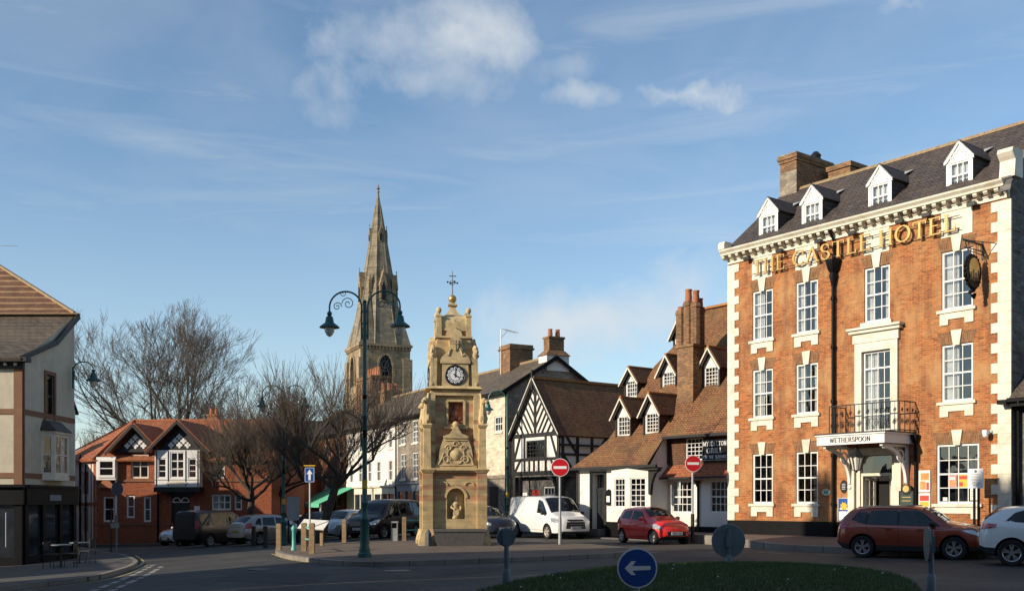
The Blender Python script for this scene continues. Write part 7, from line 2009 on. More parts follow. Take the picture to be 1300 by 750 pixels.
make_car('small_pale_car', 'small pale car peeping out left of the dark van by the brick building', 'car', k_c1(), cloc(240, 60.0), yaw(-.55, -.83), 'paint_pale', (-1.17, 1.17), .285, SG_C1, [('windscreen', .12, .68, .50, .58, 0), ('rear_screen', -1.66, -1.42, .46, .48, 0)], c1_extra)
make_car('dark_hatchback', 'dark hatchback half hidden behind the clock tower and its trough', 'car', k_hatch(), cloc(612, 49.5), yaw(.50, -.866), 'paint_navy', (-1.32, 1.30), .315, SG_H, [('windscreen', .40, 1.08, .54, .66, 0), ('rear_screen', -1.96, -1.58, .50, .54, 0)], hatch_extra)
make_car('grey_blue_car', 'grey blue car deep in the car park beneath the pollarded trees', 'car', k_hatch(), cloc(362, 66.0), yaw(-.3, -.95), 'paint_bluegrey', (-1.32, 1.30), .315, SG_H, [('windscreen', .40, 1.08, .54, .66, 0), ('rear_screen', -1.96, -1.58, .50, .54, 0)], hatch_extra)
make_car('maroon_car', 'dark red car parked between the black people carrier and the clock tower', 'car', k_hatch(), cloc(531, 56.5), yaw(-.3, -.95), 'paint_maroon', (-1.32, 1.30), .315, SG_H, [('windscreen', .40, 1.08, .54, .66, 0), ('rear_screen', -1.96, -1.58, .50, .54, 0)], hatch_extra) if 'paint_maroon' in M else None
# ------------------------------------------------------------------ street lamps
def lamp_head(r, c, s=1.0):
    m = MB(); x, y, z = c
    m.lathe([(.035*s, .34*s), (.07*s, .30*s), (.05*s, .24*s), (.10*s, .20*s), (.12*s, .10*s), (.13*s, .04*s), (.16*s, .02*s), (.28*s, -.07*s), (.29*s, -.10*s), (.27*s, -.10*s), (.15*s, -.02*s)], x, y, 20, cz=z)
    m.ball((x, y, z+.30*s), .075*s, 10)
    h = m.build('lamp_shade', M['teal'], r, 40)
    m = MB(); m.lathe([(.125*s, -.06*s), (.150*s, -.12*s), (.135*s, -.22*s), (.08*s, -.32*s), (.0001, -.37*s)], x, y, 16, cz=z); m.build('lamp_globe', M['frost'], h, 0)
def spiral(m, c, r0, turns, ax, sg=1, rad=.012, start=0):
    P = []; n = int(turns*14)
    for i in range(n+1):
        a = R(start)+sg*2*math.pi*i/14; rr = r0*(1-i/(n+3)); P.append((c[0]+ax[0]*rr*math.cos(a), c[1]+ax[1]*rr*math.cos(a), c[2]+rr*math.sin(a)))
    m.tube(P, rad, 4, False)
def double_lamp(name, label, loc, ang, H=7.25, reach=1.02, group=None, sides=(-1, 1)):
    r = thing(name, label, 'street lamp', loc, ang, group)
    m = MB(); m.lathe([(.20, 0), (.20, .10), (.16, .14), (.16, .22), (.135, .30), (.125, 1.0), (.145, 1.05), (.145, 1.10), (.10, 1.16), (.085, 1.5), (.11, 1.54), (.075, 1.60), (.065, H*.55), (.085, H*.55+.03), (.06, H*.55+.07), (.052, H), (.07, H+.02), (.03, H+.08)], 0, 0, 14)
    m.build('post', M['teal'], r, 40)
    m = MB(); m.lathe([(.078, 1.95), (.078, 2.2)], 0, 0, 12); m.build('yellow_tag', M['yellow'], r, 40)
    m = MB(); m.lathe([(.070, 3.4), (.070, 3.62)], 0, 0, 12); m.lathe([(.066, 4.5), (.066, 4.62)], 0, 0, 12); m.build('bracket_bands', M['black'], r, 40)
    m = MB()
    for sg in sides:
        P = [(sg*.09, 0, H-1.05), (sg*.09, 0, H-.15)]; x0 = sg*.09; w = reach-.09
        for i in range(17):
            a = R(180-180*i/16); P.append((x0+sg*w/2+sg*w/2*math.cos(a), 0, H-.12+w*.48*math.sin(a)))
        P.append((sg*reach, 0, H-.25)); m.tube(P, [.028]*2+[.026]*18, 8)
        spiral(m, (sg*(.09+w*.42), 0, H-.02), w*.20, 1.6, (sg, 0), 1); spiral(m, (sg*(.09+w*.76), 0, H-.10), w*.14, 1.5, (-sg, 0), 1)
        spiral(m, (sg*(.09+w*.56), 0, H+w*.30), w*.10, 1.2, (sg, 0), -1, .010)
        for z in (H-.95, H-.6, H-.25): m.bar((0, 0, z), (sg*.10, 0, z), .04, .05)
    m.build('scrolled_arms', M['teal'], r, 40)
    for sg in sides: lamp_head(r, (sg*reach, 0, H-.60))
    return r
p = gp(463, 706.5, .12); double_lamp('street_lamp', 'nearest green twin armed street lamp on the pavement left of the clock tower', p, R(-4), group='green twin armed street lamps')
X_ = at(360, 0, 49).x; double_lamp('street_lamp', 'dark twin armed street lamp among the car park trees', Vector((X_, 49, gz(X_, 49))), R(0), 7.3, group='green twin armed street lamps')
X_ = at(644, 0, 54.5).x; double_lamp('street_lamp', 'single armed green street lamp between the clock tower and the timbered hall', Vector((X_, 54.5, 0)), R(-8), 7.3, sides=(-1,))
# bracket lamp on the corner shop
t = thing('wall_lamp', 'green scrolled bracket lamp on the end of the corner shop gable', 'wall lamp', Vector((-18.25, 42.6, 0)), 0)
m = MB(); P = [(0, 0, 6.6), (.05, 0, 7.1)]
for i in range(12): a = R(180-165*i/11); P.append((.42+.42*math.cos(a), 0, 7.15+.36*math.sin(a)))
m.tube(P, .026, 8); spiral(m, (.36, 0, 7.0), .20, 1.6, (1, 0)); m.box(-.03, -.05, 6.4, .03, .05, 7.3)
m.build('arm', M['teal'], t, 40); lamp_head(t, (.84, 0, 6.82), 1.05)

# ------------------------------------------------------------------ road signs
def disc(m, r_, x, y0, y1, z, n=36): m.lathe([(.0001, y0), (r_, y0), (r_, y1), (.0001, y1)], x, 0, n, 'y', cz=z)
def no_entry(px, py, Y, zg, rd, label, grey=False, face=0.0):
    p = at(px, py, Y); r = thing('no_entry_sign', label, 'road sign', Vector((p.x, Y, zg)), face, 'no entry signs')
    z = p.z-zg
    m = MB(); m.tube([(0, .08, 0), (0, .08, z+rd)], .045, 10); 
    if not grey: m.tube([(0, .08, 0), (0, .08, 1.0)], .065, 10)
    m.build('post', M['galv'], r, 40)
    if grey: m = MB(); m.tube([(0, .08, 0), (0, .08, 1.15)], .075, 10); m.build('post_sleeve', M['cladding'], r, 40)
    m = MB(); disc(m, rd, 0, -.004, .012, z); b = m.build('backing', M['signwhite'], r, 40)
    m = MB(); disc(m, rd*.94, 0, -.008, -.004, z); m.build('red_disc', M['signred'], b, 40)
    m = MB(); m.box(-rd*.72, -.012, z-rd*.15, rd*.72, -.008, z+rd*.15); m.build('white_bar', M['signwhite'], b)
    return r
no_entry(711, 593, 38.0, .12, .335, 'no entry sign on a pale post between the clock tower and the white van', False, R(0))
no_entry(880, 588, 41.2, .06, .335, 'no entry sign on a dark sleeved post beside the red hatchback', True, R(8))
# keep left sign on the grass
Yk = 15.6; p = at(809, 720.5, Yk)
r = thing('keep_left_sign', 'blue round sign with a white arrow pointing left standing in the grass', 'road sign', Vector((p.x, Yk, 0)), R(-4))
m = MB(); m.tube([(0, .06, 0), (0, .06, p.z+.1)], .045, 10); m.build('post', M['galv'], r, 40)
m = MB(); disc(m, .305, 0, 0, .02, p.z); b = m.build('white_rim', M['signwhite'], r, 40)
m = MB(); disc(m, .283, 0, -.005, 0, p.z); m.build('blue_disc', M['signblue'], b, 40)
m = MB(); c = p.z; 
m.prism_y([(-.19, c-.005), (-.09, c-.105), (-.02, c-.105), (-.075, c-.04), (.20, c-.025), (.20, c+.035), (-.075, c+.03), (-.02, c+.105), (-.09, c+.105)], -.009, -.005); m.build('arrow', M['signwhite'], b)
# backs of round signs
def sign_back(px, py, Y, rd, rz, label, zg=0.0, low=False):
    p = at(px, py, Y); r = thing('round_sign', label, 'road sign', Vector((p.x, Y, zg)), rz); z = p.z-zg
    m = MB(); m.tube([(0, 0, -.05), (0, 0, z+rd*.7)], .05, 12); m.lathe([(.085, -.02), (.085, .28), (.05, .34)], 0, 0, 12); m.build('post', M['signgrey'], r, 40)
    m = MB(); disc(m, rd, 0, .06, .08, z); m.lathe([(rd*.97, .035), (rd, .06), (rd*.97, .06)], 0, 0, 32, 'y', cz=z); m.build('sign_plate', M['signgrey'], r, 40)
    m = MB(); m.box(-rd*.5, .045, z-rd*.45, rd*.5, .06, z-rd*.38); m.box(-rd*.5, .045, z+rd*.38, rd*.5, .06, z+rd*.45); m.box(-.08, -.06, z-.15, .08, .055, z+.15); m.build('clamps', M['signgrey'], r)
    return r
sign_back(925.5, 686, 26.0, .43, 0, 'grey back of a large round sign at the far edge of the grass')
sign_back(643, 681.5, 20.5, .19, R(8), 'small dark round sign seen from behind on a striped thin post left of the grass')
sign_back(1182, 690, 19.0, .32, R(78), 'grey round sign seen edge on at the right end of the grass')
# one way sign on its wooden post
Yo = 40.3; p = at(393, 602, Yo); zg = gz(p.x, Yo)+.12
r = thing('one_way_sign', 'blue square sign with a white upward arrow on a pale post by the bollards', 'road sign', Vector((p.x, Yo, zg)), 0)
z = p.z-zg; m = MB(); m.tube([(0, .06, 0), (0, .06, z+.34)], .035, 8); m.build('post', M['galv'], r, 40)
m = MB(); m.box(-.19, 0, z-.30, .19, .02, z+.28); b = m.build('blue_panel', M['signblue'], r)
m = MB(); m.prism_y([(-.045, z-.22), (.045, z-.22), (.045, z+.02), (.12, z+.02), (0, z+.20), (-.12, z+.02), (-.045, z+.02)], -.006, 0)
for a, b_ in (((-.175, z-.285), (.175, z-.285)), ((-.175, z+.265), (.175, z+.265)), ((-.175, z-.285), (-.175, z+.265)), ((.175, z-.285), (.175, z+.265))): m.bar((a[0], -.004, a[1]), (b_[0], -.004, b_[1]), .006, .014)
m.build('arrow', M['signwhite'], b)
m = MB(); m.box(-.22, -.05, z+.33, .22, .13, z+.37); m.build('cap', M['yellow'], r)
# information board next to it
Yi = 40.6; p = at(399, 664, Yi); zg = gz(p.x, Yi)+.12
r = thing('information_board', 'tilted pale information board on two timber legs beside the one way sign', 'information board', Vector((p.x, Yi, zg)), R(-14))
m = MB(); m.slab([(-.58, -.30, .72), (.52, -.30, .66), (.52, .30, 1.0), (-.58, .30, 1.06)], .04); m.build('panel', M['paperw'], r)
m = MB(); m.box(-.42, -.05, -.1, -.30, .07, .82); m.box(.26, -.05, -.1, .38, .07, .80); m.bar((-.62, -.26, .72), (-.36, .02, .45), .03, .03); m.build('leg', M['oak'], r)
# blue sign post on the left pavement
p0 = gp(149, 708, .12); Yl = p0.y; p = at(149, 621, Yl)
r = thing('blue_disc_sign', 'dark blue sign on a thin grey post at the left pavement corner', 'road sign', p0, R(58)); z = p.z-p0.z
m = MB(); m.tube([(0, .06, 0), (0, .06, z+.4)], .04, 8); m.build('post', M['signgrey'], r, 40)
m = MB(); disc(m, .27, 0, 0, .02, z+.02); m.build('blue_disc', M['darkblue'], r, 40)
m = MB(); m.box(-.30, 0, z-1.5, .08, .02, z-1.30); m.build('small_plate', M['signgrey'], r)
p1 = gp(141, 701, .12); r = thing('marker_post', 'thin dark post standing just left of the dark blue sign', 'post', p1, 0); m = MB(); m.tube([(0, 0, 0), (0, 0, 2.2)], .035, 8); m.build('post', M['darkmetal'], r, 40)
# white backed notice board in the car park
X_ = at(372, 0, 50).x; zg = gz(X_, 50); r = thing('car_park_board', 'tall plain grey notice board in the shade of the car park trees', 'notice board', Vector((X_, 50, zg)), R(-5))
m = MB(); m.box(-.30, -.02, 1.15, .30, .02, 2.3); m.build('panel', M['palepanel'], r); m = MB(); m.box(-.28, .02, 0, -.2, .08, 2.3); m.box(.2, .02, 0, .28, .08, 2.3); m.build('leg', M['darkmetal'], r)

# ------------------------------------------------------------------ bollards, rails, bin
def bollard(px, py, label, h=.98, mat='oak', w=.085, name='wooden_bollard', grp='square wooden bollards'):
    p = gp(px, py, .12 if px > 345 else 0); r = thing(name, label, 'bollard', p, R(random.uniform(-6, 6)), grp)
    m = MB(); m.box(-w, -w, -.05, w, w, h*.80); m.box(-w*.86, -w*.86, h*.80, w*.86, w*.86, h*.84); m.box(-w, -w, h*.84, w, w, h-.03); m.frus(0, 0, h-.03, h, w, w, w*.6, w*.6); m.build('shaft', M[mat], r); return r
for (px, py, lab) in ((354, 697, 'square timber bollard standing alone at the sunlit pavement tip'), (386, 699, 'square timber bollard left end of the green rails by the one way sign'), (396, 702, 'square timber bollard directly below the one way sign'),
    (437, 688, 'square timber bollard before the pale hatchback, left of the lamp post'), (513, 686, 'square timber bollard at the left end of the green rails near the clock tower'),
    (322, 693, 'dark timber bollard behind the silver hatchback, left one of two'), (337, 695, 'dark timber bollard behind the silver hatchback, right one of two'), (281, 690, 'dark timber bollard behind the dark van, left one of two'), (296, 691, 'dark timber bollard behind the dark van, right one of two')):
    bollard(px, py, lab, mat='oak' if px > 345 else 'wetwood')
p = gp(373, 698, .12); r = thing('green_bollard', 'small round green metal bollard between two timber bollards', 'bollard', p); m = MB(); m.lathe([(.10, 0), (.10, .08), (.07, .12), (.065, .70), (.09, .74), (.085, .82), (.03, .90)], 0, 0, 12); m.build('shaft', M['lightteal'], r, 40)
def rails(a, b, label, offs=.12):
    A = gp(*a, offs); B = gp(*b, offs); r = thing('guard_rail', label, 'railing', A, 0)
    m = MB(); d = B-A
    for z in (.42, .82): m.bar((0, 0, z), (d.x, d.y, d.z+z), .05, .05)
    m.build('rail', M['lightteal'], r)
    m = MB()
    m.bar((d.x*.98, d.y*.98, d.z-.05), (d.x*.98, d.y*.98, d.z+.9), .12, .12, up=(0, 1, 0)); m.build('end_post', M['oak'], r)
rails((387, 698.5), (397, 701.5), 'short pair of light green rails between the timber bollards at the one way sign'); rails((514, 685.5), (545, 684.5), 'pair of light green rails running from a timber bollard to the clock tower')
p = gp(501, 686, .12); r = thing('litter_bin', 'slim grey litter bin beside the rails left of the clock tower', 'litter bin', p); m = MB(); m.box(-.13, -.13, 0, .13, .13, .52); m.box(-.13, .09, .52, .13, .13, .74); m.box(-.13, -.13, .52, -.10, .09, .74); m.box(.10, -.13, .52, .13, .09, .74); m.box(-.15, -.15, .74, .15, .15, .80); m.build('casing', M['galv'], r); m = MB(); m.box(-.10, -.05, .52, .10, .08, .73); m.build('opening', M['dark'], r)


# ------------------------------------------------------------------ cafe tables by the corner shop
def cafe_table(px, py, label):
    p = gp(px, py, .12); r = thing('cafe_table', label, 'table', p, R(random.uniform(-20, 20)), 'cafe tables outside the corner shop')
    m = MB(); m.lathe([(.34, .71), (.35, .73), (.34, .75)], 0, 0, 20); m.build('table_top', M['signgrey'], r, 40)
    m = MB(); m.lathe([(.24, 0), (.22, .03), (.03, .06), (.025, .71)], 0, 0, 12); m.build('pedestal', M['darkmetal'], r, 40)
def cafe_chair(px, py, ang, label):
    p = gp(px, py, .12); r = thing('cafe_chair', label, 'chair', p, ang, 'cafe chairs outside the corner shop')
    m = MB(); m.box(-.2, -.2, .44, .2, .2, .47); m.build('seat', M['cladding'], r)
    m = MB(); m.box(-.19, .19, .60, .19, .215, .86); m.build('backrest', M['cladding'], r)
    for sx in (-1, 1):
        for sy in (-1, 1): m = MB(); m.tube([(sx*.19, sy*.19, 0), (sx*.18, sy*.18, .45 if sy < 0 else .86)], .013, 6); m.build('leg', M['darkmetal'], r)
cafe_table(77, 719, 'round cafe table nearest the black shop door'); cafe_table(101, 714, 'round cafe table nearest the pavement sign post')
cafe_chair(66, 721, R(80), 'dark cafe chair between the shop door and the first table'); cafe_chair(88, 720, R(-80), 'dark cafe chair between the two cafe tables'); cafe_chair(111, 715, R(-100), 'dark cafe chair at the outer end of the cafe tables')
# ------------------------------------------------------------------ ground materials
def xymat(name, fn):
    m, nt, b = newmat(name); tc = nt.nodes.new('ShaderNodeTexCoord'); fn(nt, b, tc.outputs['Object']); return m
def _asph(nt, b, v):
    n1 = noise(nt, v, 260, 3, .7); n2 = noise(nt, v, .35, 8, .65, .6); n3 = noise(nt, v, 4, 6, .7)
    c = ramp(nt, n2, [(.3, (.034, .032, .029)), (.5, (.055, .051, .045)), (.75, (.105, .095, .078))])
    c = mixc(nt, 1.0, c, ramp(nt, n1, [(.3, (.65,)*3), (.55, (1,)*3), (.75, (1.7,)*3)]), 'MULTIPLY')
    c = mixc(nt, 1.0, c, ramp(nt, n3, [(.3, (.85,)*3), (.7, (1.15,)*3)]), 'MULTIPLY')
    vo = nd(nt, 'ShaderNodeTexVoronoi', feature='DISTANCE_TO_EDGE'); vo.inputs['Scale'].default_value = .16
    mp = nd(nt, 'ShaderNodeMapping'); nt.links.new(v, mp.inputs[0]); 
    nv = nd(nt, 'ShaderNodeTexNoise'); nv.inputs['Scale'].default_value = .8; nv.inputs['Detail'].default_value = 6; nt.links.new(v, nv.inputs['Vector'])
    ad = nd(nt, 'ShaderNodeVectorMath', operation='MULTIPLY_ADD'); nt.links.new(nv.outputs['Color'], ad.inputs[0]); ad.inputs[1].default_value = (1.6, 1.6, 0); nt.links.new(v, ad.inputs[2]); nt.links.new(ad.outputs[0], vo.inputs['Vector'])
    f = ramp(nt, vo.outputs[0], [(.0, (1, 1, 1)), (.006, (0, 0, 0))]); c = mixc(nt, f, c, (.015, .015, .016))
    nt.links.new(c, b.inputs['Base Color']); b.inputs['Roughness'].default_value = .78; b.inputs['Specular IOR Level'].default_value = .35; bump(nt, b, n1, .5, .006)
M['asphalt'] = xymat('asphalt', _asph)
def pav(c1, c2, mo, bw, bh, ms=.008):
    def f(nt, b, v):
        br = nt.nodes.new('ShaderNodeTexBrick'); nt.links.new(v, br.inputs['Vector']); br.inputs['Color1'].default_value = (*c1, 1); br.inputs['Color2'].default_value = (*c2, 1); br.inputs['Mortar'].default_value = (*mo, 1)
        br.inputs['Scale'].default_value = 1; br.inputs['Brick Width'].default_value = bw; br.inputs['Row Height'].default_value = bh; br.inputs['Mortar Size'].default_value = ms
        n = noise(nt, v, .7, 8, .7); c = mixc(nt, 1.0, br.outputs['Color'], ramp(nt, n, [(.3, (.65,)*3), (.7, (1.2,)*3)]), 'MULTIPLY')
        n2 = noise(nt, v, 40, 4); c = mixc(nt, 1.0, c, ramp(nt, n2, [(.3, (.8,)*3), (.7, (1.2,)*3)]), 'MULTIPLY')
        nt.links.new(c, b.inputs['Base Color']); b.inputs['Roughness'].default_value = .85; bump(nt, b, br.outputs['Fac'], -.5, .006)
    return f
M['plazapav'] = xymat('plaza_paving', pav((.14, .105, .075), (.115, .086, .064), (.09, .075, .06), .45, .3))
M['hotelpav'] = xymat('reddish_paving', pav((.16, .105, .085), (.13, .085, .07), (.07, .055, .045), .40, .40))
M['leftpav'] = xymat('grey_paving', pav((.085, .076, .068), (.07, .064, .058), (.07, .065, .06), .6, .45))
M['kerb'] = xymat('granite_kerb', pav((.24, .215, .18), (.19, .17, .145), (.07, .06, .05), .9, 5.0, .012))
M['patch'] = plain('newer_tarmac', (.030, .030, .032), .85, var=.15, scale=2)
M['paintline'] = plain('worn_white_road_paint', (.30, .29, .27), .7, var=.3, scale=9, grime=(.07, .07, .07))
M['yellowline'] = plain('worn_yellow_road_paint', (.45, .34, .14), .7, var=.2, scale=6, grime=(.12, .11, .09))
M['soil'] = plain('turf_soil', (.028, .04, .014), .95, var=.3, scale=3)
def _gr(nt, b, v):
    n = noise(nt, v, .8, 6, .6); n2 = noise(nt, v, 30, 3)
    c = ramp(nt, n, [(.3, (.030, .070, .010)), (.6, (.045, .095, .016)), (.8, (.08, .11, .03))]); c = mixc(nt, 1.0, c, ramp(nt, n2, [(.3, (.7,)*3), (.7, (1.4,)*3)]), 'MULTIPLY')
    nt.links.new(c, b.inputs['Base Color']); b.inputs['Roughness'].default_value = .7
M['grass'] = xymat('grass_blades', _gr)

def drape(name, poly, zf, mat, step=1.5, skirt=0.0, kind='structure', parent=None):
    bm = bmesh.new(); vs = [bm.verts.new((p[0], p[1], 0)) for p in poly]; f = bm.faces.new(vs)
    if f.normal.z < 0 or (bm.normal_update() or f.normal.z < 0): f.normal_flip()
    bmesh.ops.triangulate(bm, faces=bm.faces[:])
    x0, x1 = min(p[0] for p in poly), max(p[0] for p in poly); y0, y1 = min(p[1] for p in poly), max(p[1] for p in poly)
    x = x0+step
    while x < x1: bmesh.ops.bisect_plane(bm, geom=bm.verts[:]+bm.edges[:]+bm.faces[:], plane_co=(x, 0, 0), plane_no=(1, 0, 0)); x += step
    y = y0+step
    while y < y1: bmesh.ops.bisect_plane(bm, geom=bm.verts[:]+bm.edges[:]+bm.faces[:], plane_co=(0, y, 0), plane_no=(0, 1, 0)); y += step
    bmesh.ops.recalc_face_normals(bm, faces=bm.faces[:])
    for v in bm.verts: v.co.z = zf(v.co.x, v.co.y)
    if skirt:
        ed = [e for e in bm.edges if len(e.link_faces) == 1]; r = bmesh.ops.extrude_edge_only(bm, edges=ed)
        for g in r['geom']:
            if isinstance(g, bmesh.types.BMVert): g.co.z -= skirt
    me = bpy.data.meshes.new(name); bm.to_mesh(me); bm.free(); me.materials.append(M[mat])
    o = bpy.data.objects.new(name, me); COL.objects.link(o)
    if kind: o['kind'] = kind
    if parent: o.parent = parent
    return o
# road / terrain sheet
mb = MB(); xs = [-700, -300, -120, -60, -40]+[-30+i*.5 for i in range(70)]+[6, 12, 30, 60, 120, 300, 700]; ys = [-400, -100, -20, 0, 10, 20, 30, 40, 50, 60, 80, 120, 200, 500, 900]
for i in range(len(xs)-1):
    for j in range(len(ys)-1): mb.face([(x, y, gz(x, y)) for x, y in ((xs[i], ys[j]), (xs[i+1], ys[j]), (xs[i+1], ys[j+1]), (xs[i], ys[j+1]))])
mb.build('road', M['asphalt'])['kind'] = 'structure'
def G(pts, off): return [tuple(gp(a, b, off).xy) for a, b in pts]
def smooth(pts, it=2, closed=False):
    for _ in range(it):
        q = [] if closed else [pts[0]]
        n = len(pts)
        for i in range(n if closed else n-1):
            a, b = pts[i], pts[(i+1) % n]; q += [(a[0]*.75+b[0]*.25, a[1]*.75+b[1]*.25), (a[0]*.25+b[0]*.75, a[1]*.25+b[1]*.75)]
        if not closed: q.append(pts[-1])
        pts = q
    return pts
def kerb(name, pts, zf, w=.15):
    """kerb stones just proud of the pavement edge, following pts"""
    mb = MB(); n = len(pts); P = [Vector((*p, 0)) for p in pts]; offs = []
    for i in range(n):
        d = (P[min(i+1, n-1)]-P[max(i-1, 0)]).normalized(); offs.append(Vector((-d.y, d.x, 0)))
    for i in range(n-1):
        a, b = P[i], P[i+1]; na, nb_ = offs[i], offs[i+1]
        o0, o1 = a-na*.01, b-nb_*.01; i0, i1 = a+na*w, b+nb_*w
        z = lambda p, e: (p.x, p.y, zf(p.x, p.y)+e)
        mb.face([z(o0, .006), z(o1, .006), z(i1, .006), z(i0, .006)]); mb.face([(o0.x, o0.y, gz(o0.x, o0.y)-.05), (o1.x, o1.y, gz(o1.x, o1.y)-.05), z(o1, .006), z(o0, .006)])
    o = mb.build(name, M['kerb']); o['kind'] = 'structure'; return o
# plaza round the clock tower
zpl = lambda x, y: gz(x, y)+.12
front = smooth(G([(350, 699), (360, 703.5), (392, 708), (430, 712), (475, 713), (560, 710.5), (640, 707.5), (720, 704.5), (783, 701.5), (801, 698.5)], .12), 2)
back = G([(797, 695.5), (780, 693), (740, 689.5), (640, 686.5), (540, 685.5), (440, 687.5), (380, 691), (350, 694)], .12)
drape('plaza_pavement', front+back, zpl, 'plazapav', 1.2, .2)
kerb('kerb', front, zpl)
kerb('kerb', smooth(back+[front[0]], 1), zpl)
# hotel side pavement, rising gently to the walls
ho = HO
def dhot(x, y): v = Vector((x, y, 0))-ho; return v.dot(nV), v.dot(tV)
def zhp(x, y):
    d, s = dhot(x, y); return .10+.30*sm((d+6.0)/6.0)
hf = smooth(G([(738, 676.5), (800, 681), (872, 685.5), (930, 689.5), (985, 694.5), (1060, 697.8), (1150, 701), (1290, 706), (1420, 711)], .10), 2)
hb = [tuple(hp(s, .3).xy) for s in (16, 11, 5, 0, -3, -6, -9.6)]+[tuple(hp(-13, .3).xy)]
drape('hotel_pavement', hf+hb, zhp, 'hotelpav', 1.2, .25)
kerb('kerb', hf, zhp)
# left pavement
lf = smooth(G([(-90, 757), (0, 744), (68, 736.5), (120, 731), (150, 723), (168, 717.5), (176, 712), (170, 707.5), (156, 702.5), (124, 697.5), (98, 694)], .12), 2)
lb = [(-28, 64), (-34, 63), (-36, 38)]
drape('left_pavement', lf+lb, zpl, 'leftpav', 1.2, .2)
kerb('kerb', lf, zpl)
drape('far_pavement', [(-32, 62.3), (-12, 62.3), (-12, 64.4), (-32, 66)], zpl, 'leftpav', 1.5, .2)
# grass roundabout
ge = smooth(G([(590, 756), (612, 747), (655, 736.5), (710, 727), (765, 719.5), (840, 715.5), (925, 714), (1000, 714.8), (1075, 718.5), (1125, 725), (1160, 736), (1172, 752)], .05), 2)
x0_, x1_ = ge[0][0], ge[-1][0]
ge = ge+[(x1_-.3, ge[-1][1]-2.5), (x1_-2.0, ge[-1][1]-4.8), ((x0_+x1_)/2, ge[-1][1]-5.6), (x0_+1.6, ge[0][1]-4.2), (x0_, ge[0][1]-1.8)]
gc = Vector((sum(p[0] for p in ge)/len(ge), sum(p[1] for p in ge)/len(ge)))
def edge_dist(x, y):
    best = 9e9; n = len(ge)
    for i in range(n):
        ax, ay = ge[i]; bx, by = ge[(i+1) % n]; dx, dy = bx-ax, by-ay; L = dx*dx+dy*dy
        t = 0 if L == 0 else max(0, min(1, ((x-ax)*dx+(y-ay)*dy)/L)); d = (x-ax-t*dx)**2+(y-ay-t*dy)**2
        if d < best: best = d
    return math.sqrt(best)
def inside(x, y):
    c = False; n = len(ge); j = n-1
    for i in range(n):
        xi, yi = ge[i]; xj, yj = ge[j]
        if (yi > y) != (yj > y) and x < (xj-xi)*(y-yi)/(yj-yi)+xi: c = not c
        j = i
    return c
zgr = lambda x, y: .05+.09*sm(edge_dist(x, y)/1.5)
drape('grass_island', ge, zgr, 'soil', .6, .15)
rng = random.Random(12); mb = MB(); cnt = 0
bx0, bx1 = min(p[0] for p in ge), max(p[0] for p in ge); by0, by1 = min(p[1] for p in ge), max(p[1] for p in ge)
while cnt < 42000:
    x = rng.uniform(bx0, bx1); y = rng.uniform(max(by0, 17.2), by1)
    if not inside(x, y): continue
    cnt += 1; z = zgr(x, y)-.01; h = rng.uniform(.035, .085); a = rng.uniform(0, math.pi); w = .006*math.sqrt(y/12); c, s = math.cos(a)*w, math.sin(a)*w; lx, ly = rng.uniform(-.03, .03), rng.uniform(-.03, .03)
    mb.face([(x-c, y-s, z), (x+c, y+s, z), (x+lx, y+ly, z+h)])
mb.build('grass', M['grass'])['kind'] = 'stuff'
mb = MB()
for _ in range(12):
    while True:
        x = rng.uniform(bx0, bx1); y = rng.uniform(18, by1)
        if inside(x, y): break
    z = zgr(x, y)+.05; s = rng.uniform(.012, .022); mb.slab([(x-s, y-s, z), (x+s, y-s*.6, z+.02), (x+s*.8, y+s, z+.01), (x-s, y+s*.7, z+.015)], .004)
o = mb.build('fallen_leaves', M['paperw']); o['kind'] = 'stuff'
# road markings
def stripe(mb, pts, w, off=.004, dash=None):
    P = [Vector((*p, 0)) for p in pts]; acc = 0.0
    for i in range(len(P)-1):
        a, b = P[i], P[i+1]; L = (b-a).length; d = (b-a)/L; n = Vector((-d.y, d.x, 0))*w/2; t = 0.0
        while t < L-1e-6:
            st = min(.5, L-t)
            on = dash is None or ((acc+t) % (dash[0]+dash[1])) < dash[0]
            if on:
                q = [a+d*t-n, a+d*(t+st)-n, a+d*(t+st)+n, a+d*t+n]; mb.face([(v.x, v.y, gz(v.x, v.y)+off) for v in q])
            t += st
        acc += L
mb = MB()
stripe(mb, smooth(G([(360, 707.5), (392, 711.5), (430, 715.8), (475, 716.6), (560, 714), (640, 710.8), (720, 707.4), (800, 703.5), (845, 699.5)], 0), 2), .09)
stripe(mb, G([(850, 698), (885, 699.5)], 0), .12); stripe(mb, G([(897, 701), (915, 701.6)], 0), .12); stripe(mb, G([(962, 700.6), (1000, 702.4)], 0), .12); stripe(mb, G([(1035, 702.5), (1075, 704.5)], 0), .12)
stripe(mb, smooth(G([(112, 752), (140, 741), (175, 727), (196, 716)], 0), 2), .16, dash=(1.0, .5)); stripe(mb, smooth(G([(136, 752), (160, 741), (190, 728), (206, 718)], 0), 2), .16, dash=(1.0, .5))
mb.build('road_markings', M['paintline'])['kind'] = 'structure'
mb = MB()
stripe(mb, smooth(G([(-60, 759), (0, 750), (68, 741.5), (125, 734.5), (158, 726), (180, 716.5), (183, 711.5), (172, 704.5)], 0), 2), .09); stripe(mb, smooth(G([(-60, 762.5), (0, 753), (70, 744), (130, 737), (164, 728), (187, 717)], 0), 2), .08)
stripe(mb, smooth(G([(345, 702.5), (365, 710), (395, 714)], 0), 1), .08)
mb.build('road_edge_lines', M['yellowline'])['kind'] = 'structure'

